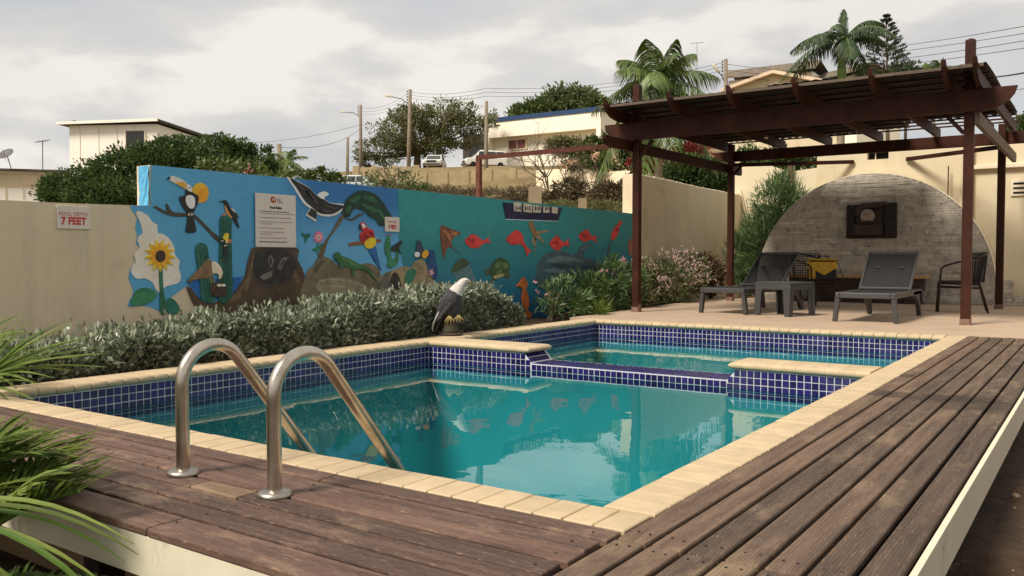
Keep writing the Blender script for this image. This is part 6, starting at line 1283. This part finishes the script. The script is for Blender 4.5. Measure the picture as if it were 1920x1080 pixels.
def dish(c, r, label, foot):
    e = empty('satellite_dish', foot); tag(e, label, 'satellite dish'); mb = MB(); f = Vector((.25, -.65, .72)).normalized(); rot = f.to_track_quat('Z', 'Y').to_matrix(); vs = [(r * q * cos(a), r * q * sin(a), .22 * r * q * q) for q in (.05, .4, .75, 1) for a in np.linspace(0, 2 * pi, 20, endpoint=False)]
    vs += [(x, y, z - .02) for x, y, z in vs]; vs = [Vector(c) + rot @ Vector(v) for v in vs]; fs = [(i * 20 + j, i * 20 + (j + 1) % 20, (i + 1) * 20 + (j + 1) % 20, (i + 1) * 20 + j) for i in range(3) for j in range(20)]; fs += [tuple(x + 80 for x in reversed(q)) for q in fs]; fs += [(60 + j, 60 + (j + 1) % 20, 140 + (j + 1) % 20, 140 + j) for j in range(20)]; fs += [tuple(range(19, -1, -1)), tuple(range(80, 100))]
    mb.add(vs, fs); mb.build('reflector', M['metal_grey'], e, True); mb = MB(); mb.tube([foot, Vector(c) - f * .05], r * .06, 6); mb.build('mast', M['metal_grey'], e); mb = MB(); mb.tube([Vector(c) - Vector((0, 0, r * .9)), Vector(c) + f * r * .9], r * .025, 5); mb.build('feed_arm', M['metal_grey'], e)
dish(at(12, 290, 33.5), .30, 'grey satellite dish on the flat roof at the far left', at(21, 316, 33.6)); dish(at(137, 230, 50), .2, 'small satellite dish on the corner of the two storey white house', at(138, 234, 50))
def antenna(px, y0, y1, t, label, span):
    e = empty('tv_antenna', at(px, y0, t)); tag(e, label, 'antenna'); mb = MB(); mb.tube([at(px, y0 + 6, t), at(px, y1, t)], .018, 5); mb.build('mast', M['metal_grey'], e); a, b_ = at(px - span, y1 + 2, t), at(px + span, y1 - 1, t); mb = MB(); mb.tube([a, b_], .015, 5); mb.build('boom', M['metal_grey'], e)
    for k in range(6): c = a.lerp(b_, (k + .3) / 6); mb = MB(); d = HF * .18 + Vector((0, 0, .06)); mb.tube([c - d, c + d], .009, 4); mb.build('element', M['metal_grey'], e)
antenna(80, 316, 264, 35, 'thin tv antenna standing between the two white houses', 12); antenna(1307, 178, 80, 60, 'tv antenna on a tall mast right of the coconut palm', 13)

# ---- the long white house with the blue roof edge
M['blue_edge'] = pm('blue_fascia', lin(34, 62, 98), .2, 3, .6); M['house_cream'] = pm('sunlit_cream', lin(246, 236, 214), .05, .5, .8, 8, .2, .01); M['win_red'] = pm('red_window_frame', lin(120, 70, 62), .2, 5, .6)
A, B = at(919, 300, 92), at(1134, 300, 84.5); zt_ = zat(233, 92); zb = zat(318, 92); n_ = (B - A); n_.z = 0; n_.normalize(); m_ = Vector((-n_.y, n_.x, 0)); C = B + m_ * 9
e, D_ = house('long_white_house', 'long white house with blue roof edge on the hillside', A, B, C, zb - 2, zt_, M['house_cream'])
zs_ = zat(262, 92)
facade(e, A, B, .0, 1.0, zs_, zt_ - .02, .002, .9, 'upper_band', M['house_cream']); facade(e, A, B, -.005, 1.005, zt_ - .019, zt_ + .42, -.1, 1.0, 'roof_edge', M['blue_edge'])
facade(e, A, B, .0, .035, zb, zs_ - .01, .1, .9, 'corner_pier', M['house_cream']); facade(e, A, B, .965, 1.0, zb, zs_ - .01, .1, .9, 'corner_pier', M['house_cream'])
w_ = facade(e, A, B, .17, .345, zat(285, 92), zat(265, 92), .002, .12, 'window', M['ledge_white'])
for k in range(2):
    facade(e, A, B, .182 + k * .078, .252 + k * .078, zat(283, 92), zat(267.5, 92), .121, .15, 'pane', M['win_red'], w_)
facade(e, A, B, .0, .03, zt_ + .43, zt_ + .9, -2, -1.5, 'parapet_post', M['house_cream']); facade(e, A, B, .13, .15, zt_ + .43, zt_ + .8, -3, -2.6, 'parapet_post', M['house_cream'])
A2, B2 = at(868, 300, 97), at(917, 300, 95); e2, _ = house('dark_shed', 'dark open shed left of the long white house', A2, B2, B2 + m_ * 5, zat(310, 96) - 2, zat(252, 96), pm('shed_dark', lin(72, 64, 54), .3, 2, .9)); facade(e2, A2, B2, .25, .8, zat(305, 96), zat(268, 96), .002, .05, 'opening', M['glass_dark'])

# ---- block walls on the slope
M['block_yellow'] = pm('ochre_block_wall', lin(192, 172, 132), .18, .8, .9, 4, .4, .03, stain=(lin(150, 124, 84), 1.0, .55, .6)); M['terrace_white'] = pm('terrace_white_wall', lin(240, 224, 192), .05, .6, .85, 6, .2, .01)
def wallseg(name, label, pts, low, mat, piers=6, th=.25):
    e = empty(name, at(pts[0][0], low, pts[0][2])); tag(e, label, 'wall')
    for (x0_, y0_, t0), (x1_, y1_, t1) in zip(pts[:-1], pts[1:]):
        a, b_ = at(x0_, y0_, t0), at(x1_, y1_, t1); d = (b_ - a); d.z = 0; d.normalize(); nn = Vector((d.y, -d.x, 0)); zb_ = min(zat(low, t0), zat(low, t1)) - 1.0; mb = MB()
        mb.prism([(a.x, a.y, zb_), (b_.x, b_.y, zb_), (b_.x, b_.y, b_.z), (a.x, a.y, a.z)], -nn * th); mb.build('wall_panel', mat, e)
    if piers:
        for k in range(piers + 1):
            f = k / piers * (len(pts) - 1); i = min(len(pts) - 2, int(f)); a, b_ = at(*pts[i]), at(*pts[i + 1]); p = a.lerp(b_, f - i); d = (b_ - a); d.z = 0; d.normalize(); nn = Vector((d.y, -d.x, 0)); mb = MB(); q = [p - d * .2, p + d * .2]; mb.prism([(v.x, v.y, zat(low, pts[i][2]) - 1.0) for v in (q[0] + nn * .06, q[1] + nn * .06, q[1] - nn * (th + .02), q[0] - nn * (th + .02))], (0, 0, p.z + .1 - zat(low, pts[i][2]) + 1.0)); mb.build('pier', mat, e)
    return e
w1 = wallseg('block_wall', 'ochre block wall with piers left of the utility pole', [(667, 314, 62), (720, 313, 62.5), (781, 312, 63)], 352, M['block_yellow'], 3)
for px in (687, 757): mb = MB(); mb.prism([at(px + 3.5 * cos(a), 326 + 4.5 * sin(a), 61.9) for a in np.linspace(0, 2 * pi, 6, endpoint=False)], (HF.x * .2, HF.y * .2, 0)); mb.build('vent_hole', M['win_red'], w1)
wallseg('retaining_wall', 'long ochre retaining wall below the parked white cars', [(795, 326, 64), (860, 320, 64.5), (931, 317, 65), (1008, 320, 65.5)], 372, M['block_yellow'], 5)
wallseg('terrace_wall', 'bright white stepped terrace wall below the flower bed', [(1005, 319.5, 63), (1062, 316, 61), (1120, 317, 60), (1127, 322, 60), (1205, 319, 57), (1275, 321, 55)], 352, M['terrace_white'], 0)
wallseg('garden_step_wall', 'short tan wall behind the red bougainvillea', [(1140, 302, 66), (1200, 300, 64)], 322, M['block_yellow'], 0)
for (px, y0_, y1_, w_, lb) in ((1003, 351, 382, 24, 'grey concrete stub rising behind the painted boat'), (1092, 372, 392, 14, 'small concrete stub behind the right end of the mural')):
    p = onX(px, y1_, -6.9); s = (p - CAM).dot(_fw) / FOC; e = empty('concrete_block', (p.x, p.y, .2)); tag(e, lb, 'concrete block'); mb = MB(); mb.box(-w_ * s / 2, w_ * s / 2, -.08, .08, -.4, (y1_ - y0_) * s, M=Matrix.Translation(p) @ Matrix.Rotation(YAW, 4, 'Z')); mb.build('block', pm('concrete_' + str(px), lin(150, 134, 108), .25, 4, .9, 20, .5, .01), e)

# ---- houses on the right, above the pergola
def roofplane(e, a, b_, c, d, mat, name='roof', wav=.06, nu=60, par=None):
    mb = MB(); nv = 4
    for l in (0, -.08):
        for i in range(nu + 1):
            for j in range(nv + 1): p = a.lerp(b_, i / nu).lerp(d.lerp(c, i / nu), j / nv); mb.v.append((p.x, p.y, p.z + l + wav * (1 if i % 2 else 0)))
    q = (nu + 1) * (nv + 1); I = lambda i, j, l: l * q + i * (nv + 1) + j
    for i in range(nu):
        for j in range(nv): mb.f += [(I(i, j, 0), I(i + 1, j, 0), I(i + 1, j + 1, 0), I(i, j + 1, 0)), (I(i, j + 1, 1), I(i + 1, j + 1, 1), I(i + 1, j, 1), I(i, j, 1))]
        mb.f.append((I(i, 0, 1), I(i + 1, 0, 1), I(i + 1, 0, 0), I(i, 0, 0)))
    mb.m = [0] * len(mb.f); return mb.build(name, mat, par or e)
for (x0_, x1_, yl, yr, yel, yer, t, lb) in ((1366, 1524, 131, 118, 141, 131, 76, 'hillside house with long grey tiled roof left of the royal palm'), (1531, 1608, 133, 124, 142, 136, 74, 'hillside house with grey tiled roof behind the royal palm trunk')):
    A, B = at(x0_, yel, t), at(x1_, yer, t - 4); d = B - A; d.z = 0; d.normalize(); m_ = Vector((-d.y, d.x, 0)); z0_ = min(A.z, B.z); e, D_ = house('hillside_house', lb, A, B, B + m_ * 5, z0_ - 6, z0_ - .1, M['house_cream'])
    zr = at(x0_, yl, t).z; up_ = Vector((0, 0, zat((yl + yr) / 2, t) - zat((yel + yer) / 2, t))); A.z = B.z = z0_; roofplane(e, A - d * .4 - m_ * .7, B + d * .4 - m_ * .7, B + d * .4 + m_ * .9 + up_ * 1.75, A - d * .4 + m_ * .9 + up_ * 1.75, M['tile_roof'], nu=70)
    roofplane(e, A - d * .4 + m_ * .9 + up_ * 1.75, B + d * .4 + m_ * .9 + up_ * 1.75, B + d * .4 + m_ * 5.7, A - d * .4 + m_ * 5.7, M['tile_roof'], nu=70)
    facade(e, A, B, .35, .9, z0_ - 2, z0_ - .5, .002, .04, 'dark_gallery', M['glass_dark'])
t = 60; A, B = at(1362, 190, t), at(1572, 182, t - 3); ap = at(1451, 137, t - 1.2); d = (B - A); d.z = 0; d.normalize(); m_ = Vector((-d.y, d.x, 0)); e = empty('gabled_house', A); tag(e, 'cream gabled house with pale verge tiles behind the pergola', 'house')
eL, eR = at(1378, 163, t), at(1566, 158, t - 3); mb = MB(); zb = A.z - 5; mb.prism([(A.x, A.y, zb), (B.x, B.y, zb), tuple(eR), tuple(ap - Vector((0, 0, .1))), tuple(eL)], m_ * 6); mb.build('gable_wall', M['wall_house'], e)
M['verge'] = pm('pale_verge', lin(222, 196, 168), .12, 2, .8)
for q in (eL, eR):
    dq = (q - ap).normalized(); mb = MB(); mb.beam(ap + Vector((0, 0, .02)) - m_ * .3, q + dq * .9 - m_ * .3, .5, .22); mb.build('verge', M['verge'], e)
    roofplane(e, ap + Vector((0, 0, .14)), q + dq * .9 + Vector((0, 0, .14)), q + dq * .9 + m_ * 6 + Vector((0, 0, .14)), ap + m_ * 6 + Vector((0, 0, .14)), M['tile_roof'], nu=40)

# ---- poles and wires
M['pole'] = pm('grey_timber_pole', lin(132, 118, 100), .25, 3, .9, 10, .4, .02); M['wire'] = pm('black_wire', lin(64, 60, 58), .1, 3, .7, bstr=0); M['lamp'] = pm('lamp_head', lin(190, 180, 150), .1, 4, .5, bstr=0)
def pole(px0, y0_, px1, y1_, t, r, label, lamp=None, ins=True):
    a, b_ = at(px0, y0_, t), at(px1, y1_, t); e = empty('utility_pole', (a.x, a.y, min(a.z, gz(a)) - .3)); tag(e, label, 'utility pole', 'poles along the hillside road'); g0 = Vector((a.x, a.y, min(a.z, gz(a)) - .5)); mb = MB(); mb.tube([g0, b_], [r * 1.2, r * .8], 9); mb.build('pole', M['pole'], e, True)
    if ins:
        for k in range(5): c = b_ - Vector((0, 0, .15 + .22 * k)) - _rt * (r + .07); mb = MB(); mb.ball(c, (.06, .06, .075), 8, 6); mb.build('insulator', M['metal_grey'], e, True)
    if lamp:
        s = at(lamp[0], lamp[1], t); h_ = at(lamp[2], lamp[3], t); m2 = s.lerp(h_, .45) + Vector((0, 0, .12 * (h_ - s).length)); mb = MB(); mb.tube([s, m2, h_], .035, 6); mb.build('lamp_arm', M['metal_grey'], e); d = (h_ - m2).normalized(); mb = MB(); mb.tube([h_ - d * .2, h_, h_ + d * .45, h_ + d * .6], [.05, .11, .12, .03], 8, flat=.55); mb.build('lamp_head', M['lamp'], e, True)
    return b_
p1 = pole(765, 350, 769, 168, 72, .17, 'tall grey pole with street lamp in front of the olive tree', (768, 197, 733, 181))
p2 = pole(676, 340, 676, 197, 84, .17, 'distant pole with street lamp left of the olive tree', (675, 219, 648, 210))
pole(650, 345, 652, 258, 62, .12, 'short bare pole left of the ochre block wall', None, False)
p4 = pole(911, 372, 912, 190, 66, .16, 'grey pole between the white van and the long white house', None, False)
p5 = pole(1363, 190, 1361, 111, 58, .16, 'pole with lamp beside the gabled house', (1360, 158, 1346, 133))
pole(533, 308, 523, 270, 41, .14, 'leaning dark pole stub behind the small palm', None, False)
pole(1150, 320, 1151, 262, 60, .17, 'bare trunk-like post beside the flower bed', None, False)
def wire(a, b_, sag, label, r=.016): e = MB(); pts = [a.lerp(b_, k / 12) - Vector((0, 0, sag * 4 * (k / 12) * (1 - k / 12))) for k in range(13)]; e.tube(pts, r, 4); o = e.build('overhead_wire', M['wire'], None); tag(o, label, 'wire', 'overhead wires')
for k in range(3):
    dz_ = Vector((0, 0, -.2 - .25 * k)); nm = ('top', 'middle', 'lowest')[k]
    wire(p1 + dz_, p4 + Vector((0, 0, 1.0 - .3 * k)), .3, nm + ' wire from the lamp pole to the pole by the van')
    wire(p4 + Vector((0, 0, 1.0 - .3 * k)), p5 + dz_, .6, nm + ' wire running over the long white house')
    wire(p2 + dz_ * 1.3, p1 + dz_, .5, nm + ' wire between the two street lamp poles', .012)
    wire(p5 + dz_ * 1.6, at(1700, 128 + 8 * k, 62), .4, nm + ' wire behind the royal palm crown')
for k, (a, b_) in enumerate((((1690, 86), (1960, 42)), ((1690, 96), (1960, 56)), ((1690, 110), (1960, 70)), ((1690, 121), (1960, 84)))): wire(at(*a, 60), at(*b_, 38), .05, ('topmost', 'second', 'third', 'lowest')[k] + ' of four wires in the sky above the right pergola post', .02)
wire(at(1840, 146, 30), at(1960, 128, 22), .05, 'thick cable right of the pergola roof corner', .03); wire(at(1850, 172, 40), at(1960, 160, 34), .05, 'thin cable at the right edge below the thick one', .018)
wire(at(430, 268, 90), p2 - Vector((0, 0, 1.9)), .5, 'faint upper wire left of the distant lamp pole', .018); wire(at(520, 276, 41.5), p2 - Vector((0, 0, 2.3)), .6, 'faint lower wire from the leaning pole stub', .016)

# ---- cars
M['car_white'] = pm('white_car_paint', lin(232, 228, 218), .03, 2, .3, bstr=0, spec=.5); M['car_silver'] = pm('silver_car_paint', lin(176, 180, 180), .03, 2, .3, bstr=0, spec=.5); M['car_glass'] = pm('car_glass', lin(52, 58, 54), .2, 3, .1, bstr=0, spec=.7); M['tyre'] = pm('tyre', lin(30, 29, 28), .2, 9, .8, bstr=0); M['chrome'] = pm('headlamp', lin(226, 222, 206), .1, 9, .2, bstr=0); M['grille'] = pm('black_grille', lin(34, 32, 30), .2, 9, .5, bstr=0)
def car(name, label, loc, rz, prof, cab, W, paint_, cat_='car'):
    """prof: side outline (x along the car, z); cab: cabin outline above it; built round the origin, nose to +X"""
    e = empty(name, loc, rz); tag(e, label, cat_); Mx = Matrix.Translation(loc) @ Matrix.Rotation(rz, 4, 'Z')
    def put(mb, n, mat, par=None, bev=0): mb.v = [tuple(Mx @ Vector(p)) for p in mb.v]; o = mb.build(n, mat, par or e); (bevel(o, bev, 3) if bev else 0); return o
    mb = MB(); mb.prism([(a, -W, c) for a, c in prof], (0, 2 * W, 0)); put(mb, 'body', paint_, bev=.07)
    ci = .16; mb = MB(); n = len(cab); vs = []
    for s in (-1, 1): vs += [(a, s * (W - .03 - ci * max(0, (c - cab[0][1])) / max(.1, cab[1][1] - cab[0][1])), c) for a, c in cab]
    mb.add(vs, [tuple(range(n - 1, -1, -1)), tuple(range(n, 2 * n))] + [(i, (i + 1) % n, n + (i + 1) % n, n + i) for i in range(n)]); cb_ = put(mb, 'cabin', paint_, bev=.05)
    (ax, az), (bx, bz_), (cx_, cz_), (dx_, dz_) = cab[0], cab[1], cab[-2], cab[-1]
    def lerp2(p, q, f): return (p[0] + (q[0] - p[0]) * f, p[1] + (q[1] - p[1]) * f)
    def wy(z): return W - .03 - ci * max(0, z - cab[0][1]) / max(.1, cab[1][1] - cab[0][1])
    for (p, q, nm) in ((cab[-1], cab[-2], 'windscreen'), (cab[0], cab[1], 'rear_window')):
        a, b_ = lerp2(p, q, .12), lerp2(p, q, .88); o = .025 if nm == 'windscreen' else -.025; mb = MB(); mb.prism([(a[0] + o, -wy(a[1]) + .1, a[1]), (a[0] + o, wy(a[1]) - .1, a[1]), (b_[0] + o, wy(b_[1]) - .08, b_[1]), (b_[0] + o, -wy(b_[1]) + .08, b_[1])], (.012 * (1 if o > 0 else -1), 0, .005)); put(mb, nm, M['car_glass'])
    k = 3; x0_, x1_ = lerp2(cab[0], cab[1], .5)[0] + .12, lerp2(cab[-1], cab[-2], .5)[0] - .12; za, zb_ = lerp2(cab[0], cab[1], .14)[1], lerp2(cab[0], cab[1], .86)[1]
    for s in (-1, 1):
        for i in range(k):
            a, b_ = x0_ + (x1_ - x0_) * i / k + .03, x0_ + (x1_ - x0_) * (i + 1) / k - .03; mb = MB(); mb.prism([(a, s * (wy(za) + .012), za), (b_, s * (wy(za) + .012), za), (b_ - (.10 if i == k - 1 else 0), s * (wy(zb_) + .012), zb_), (a + (.10 if i == 0 else 0), s * (wy(zb_) + .012), zb_)], (0, s * .006, 0)); put(mb, 'side_window', M['car_glass'])
    xs_ = [p[0] for p in prof]; xa, xb = min(xs_), max(xs_)
    for x_ in (xa + .75, xb - .75):
        for s in (-1, 1):
            mb = MB(); R = Matrix.Translation(Vector((x_, s * (W - .09), .31))) @ Matrix.Rotation(pi / 2, 4, 'X'); q = MB().lathe([(.02, -.1), (.30, -.1), (.31, -.06), (.31, .06), (.30, .1), (.02, .1)], 18); mb.add([R @ Vector(p) for p in q.v], q.f); put(mb, 'wheel', M['tyre'])
    for s in (-1, 1): mb = MB(); mb.box(xb - .03, xb + .035, s * (W - .25) - .13, s * (W - .25) + .13, .60, .76); put(mb, 'headlight', M['chrome'], bev=.02); mb = MB(); mb.box(xa - .035, xa + .03, s * (W - .2) - .1, s * (W - .2) + .1, .62, .78); put(mb, 'tail_light', M['fl_red'])
    mb = MB(); mb.box(xb - .03, xb + .03, -W + .40, W - .40, .58, .76); put(mb, 'grille', M['grille']); mb = MB(); mb.box(xb - .05, xb + .08, -W + .04, W - .04, .34, .50); put(mb, 'bumper', M['metal_grey'], bev=.03); return e
SED = [(-2.0, .28), (-2.05, .6), (-2.0, .88), (-1.0, .93), (.75, .93), (1.9, .80), (2.0, .6), (1.98, .28)]; CAB = [(-1.65, .90), (-1.1, 1.40), (.15, 1.43), (.95, .90)]
VAN = [(-2.1, .30), (-2.15, .7), (-2.1, 1.02), (.8, 1.02), (1.95, .95), (2.08, .7), (2.05, .30)]; CABV = [(-2.08, 1.0), (-1.95, 1.72), (.55, 1.76), (1.35, 1.0)]
q = at(815, 321, 81); q.z = max(gz(q), zat(322, 81)); car('parked_car', 'white car parked nose-on above the ochre retaining wall', q, YAW - pi / 2 - .06, SED, CAB, .85, M['car_white'])
q = at(908, 316, 84); q.z = max(gz(q), zat(317, 84)); car('parked_van', 'white van seen from the side behind the rusty frame', q, YAW + pi + .3, VAN, CABV, .88, M['car_white'], 'van')
q = at(655, 352, 56); q.z = zat(371, 56); car('parked_car', 'silver car with only its roof showing above the blue mural', q, YAW + pi - .15, SED, CAB, .85, M['car_silver'])

# ---- trees and brush on the hillside
tree('olive_tree', 'wide olive-brown mesquite tree behind the tall lamp pole', G(782, 340, 88), [pxe(825, 222, 80, 30, 88), pxe(755, 245, 62, 30, 87), pxe(715, 285, 48, 26, 86), pxe(885, 225, 45, 28, 88), pxe(785, 268, 70, 26, 88), pxe(850, 255, 55, 28, 88), pxe(775, 218, 40, 22, 87), pxe(690, 300, 24, 12, 86)], 12500, .42, .13, M['lf_olive'], (.17, 30), 61, .45, 20, .1, .45, twigs=5)
tree('broadleaf_tree', 'bright green rounded tree behind the long white house', G(1065, 260, 108), [pxe(1070, 195, 52, 26, 108), pxe(1020, 208, 42, 18, 108), pxe(1115, 206, 34, 22, 106), pxe(985, 215, 30, 12, 107)], 8000, .62, .30, M['lf_green'], (.28, 45), 63, .4, 10)
tree('broadleaf_tree', 'dark tree behind the coconut palm trunk', G(1160, 320, 70), [pxe(1165, 275, 40, 28, 70), pxe(1120, 285, 30, 22, 70), pxe(1195, 270, 30, 26, 70)], 5000, .40, .2, M['lf_dark'], (.3, 45), 65, .25, 8)
tree('olive_tree', 'low olive tree in front of the long white house', G(1080, 315, 70), [pxe(1085, 280, 42, 16, 70), pxe(1050, 272, 24, 12, 70), pxe(1120, 290, 30, 14, 69)], 3000, .34, .16, M['lf_olive'], (.3, 30), 67, .14, 8, twigs=2)
def bare(name, label, base, L, r, lev, seed, spread=.75, up=.12, kids=3, mat=None, leaf=None):
    e = empty(name, base); tag(e, label, 'tree'); mb = MB(); rg = random.Random(seed); tips = []
    for k in range(3): tips += limb_tree(mb, Vector(base) - Vector((0, 0, .3)), Vector((rg.uniform(-.7, .7), rg.uniform(-.7, .7), 1)), L, r, lev, rg, spread, up, .76, kids, 6)
    mb.build('branches', mat or M['twig'], e)
    if leaf:
        r2 = np.random.default_rng(seed); T_ = np.array([tuple(t_) for t_ in tips]); T_ = T_[r2.random(len(T_)) < leaf[2]]; Pn = np.repeat(T_, leaf[1], 0) + r2.normal(size=(len(T_) * leaf[1], 3)) * leaf[0] * .8; leaves('leaf_tufts', Pn, r2.normal(size=Pn.shape) + UP * .3, leaf[0], leaf[0] * .5, leaf[3], e, seed)
    return e
bare('bare_tree', 'leafless grey tree in front of the ochre retaining wall', G(1030, 372, 56), 1.7, .075, 4, 71)
bare('bare_tree', 'leafless spreading tree right of the painted boat wall top', G(1068, 372, 54), 1.35, .065, 4, 72)
bare('bare_tree', 'bare crown behind the left end of the long white house', G(975, 260, 104), 3.0, .16, 4, 73, .8, .18)
bare('plumeria', 'sparse plumeria with few leaf tufts left of the ochre block wall', G(725, 352, 55), 1.3, .07, 3, 74, .9, .06, 3, M['bark'], (.22, 7, .8, M['lf_green']))
bare('plumeria', 'thin leaning branch with leaf tufts beside the short bare pole', G(668, 350, 50), 1.1, .06, 3, 78, 1.0, .1, 2, M['bark'], (.24, 9, .6, M['lf_green']))
def brush(label, base, ells, nl, L, W, mat, seed, stems=26):
    e = shrub('dry_bush', label, 'bush', base, ells, nl, L, W, mat, None, stems, (.25, 30), seed, .3, None, .3, .02, M['twig']); return e
brush('dry brown bush behind the right end of the painted boat', G(1062, 392, 44), [pxe(1065, 362, 32, 26, 44), pxe(1050, 382, 40, 16, 44)], 4200, .24, .07, M['lf_brown'], 81)
brush('wide dry brown bush left of the tall cream wall', G(1150, 392, 40), [pxe(1150, 368, 42, 24, 40), pxe(1175, 360, 26, 26, 40), pxe(1130, 382, 36, 14, 40)], 5200, .22, .065, M['lf_brown'], 82)
brush('straw-coloured scrub below the retaining wall', G(890, 375, 52), [pxe(880, 368, 45, 10, 52), pxe(935, 372, 40, 12, 50), pxe(830, 362, 40, 8, 54)], 3600, .32, .05, M['lf_brown'], 83)
brush('scrub on the slope behind the painted boat', G(985, 385, 46), [pxe(975, 370, 40, 16, 46), pxe(1015, 378, 30, 12, 45)], 3200, .26, .05, M['lf_brown'], 84)
brush('low green and brown weeds along the top of the teal mural', G(1110, 396, 34), [pxe(1110, 392, 60, 8, 34), pxe(1165, 396, 30, 9, 33), pxe(1040, 388, 40, 7, 36)], 3000, .16, .05, M['lf_olive'], 85)
shrub('dark_hillside_hedge', 'dark green hillside hedge seen between the left pergola posts', 'hedge', G(1310, 365, 44), [pxe(1290, 325, 42, 32, 44), pxe(1335, 335, 45, 30, 44), pxe(1385, 345, 40, 30, 44), pxe(1265, 340, 30, 20, 44)], 14000, .20, .09, M['lf_dark'], None, 20, (.25, 50), 86, stemr=.04)
shrub('bougainvillea', 'red bougainvillea bush behind the front left pergola post', 'shrub', G(1225, 322, 56), [pxe(1205, 305, 26, 18, 56), pxe(1245, 300, 30, 22, 56), pxe(1295, 285, 40, 12, 58)], 3600, .24, .14, M['fl_red'], None, 14, (.3, 40), 87, stemr=.04)
shrub('flower_bed_plants', 'orange and cream flowering plants on the white terrace wall', 'plant', G(1110, 316, 60), [pxe(1085, 310, 30, 9, 61), pxe(1130, 305, 34, 14, 60), pxe(1160, 310, 18, 10, 59)], 2400, .22, .13, M['lf_dark'], [([tuple(q) for q in crown_points([pxe(1085, 307, 30, 8, 60.5), pxe(1130, 302, 34, 12, 59.5)], 130, (.3, 4), 5)[0]], .16, M['fl_cream'], 4)], 12, (.3, 40), 88, stemr=.03)
tree('broadleaf_tree', 'dark trees seen past the right edge of the pergola', G(1925, 330, 40), [pxe(1915, 265, 30, 40, 40), pxe(1945, 250, 30, 40, 40), pxe(1870, 300, 40, 20, 40)], 4000, .25, .14, M['lf_dark'], (.3, 40), 91, .2, 6)
tree('broadleaf_tree', 'low dark shrubbery behind the pergola roof and pine', G(1700, 165, 62), [pxe(1700, 140, 40, 10, 62), pxe(1740, 145, 40, 12, 62), pxe(1650, 150, 30, 10, 62)], 3000, .3, .16, M['lf_dark'], (.3, 40), 92, .15, 6)
tree('broadleaf_tree', 'green shrubs behind the rear pergola beam and side wall', G(1470, 320, 30), [pxe(1450, 300, 50, 14, 30), pxe(1510, 305, 40, 14, 30), pxe(1410, 310, 30, 30, 32)], 5000, .16, .08, M['lf_dark'], (.3, 40), 93, .12, 6)
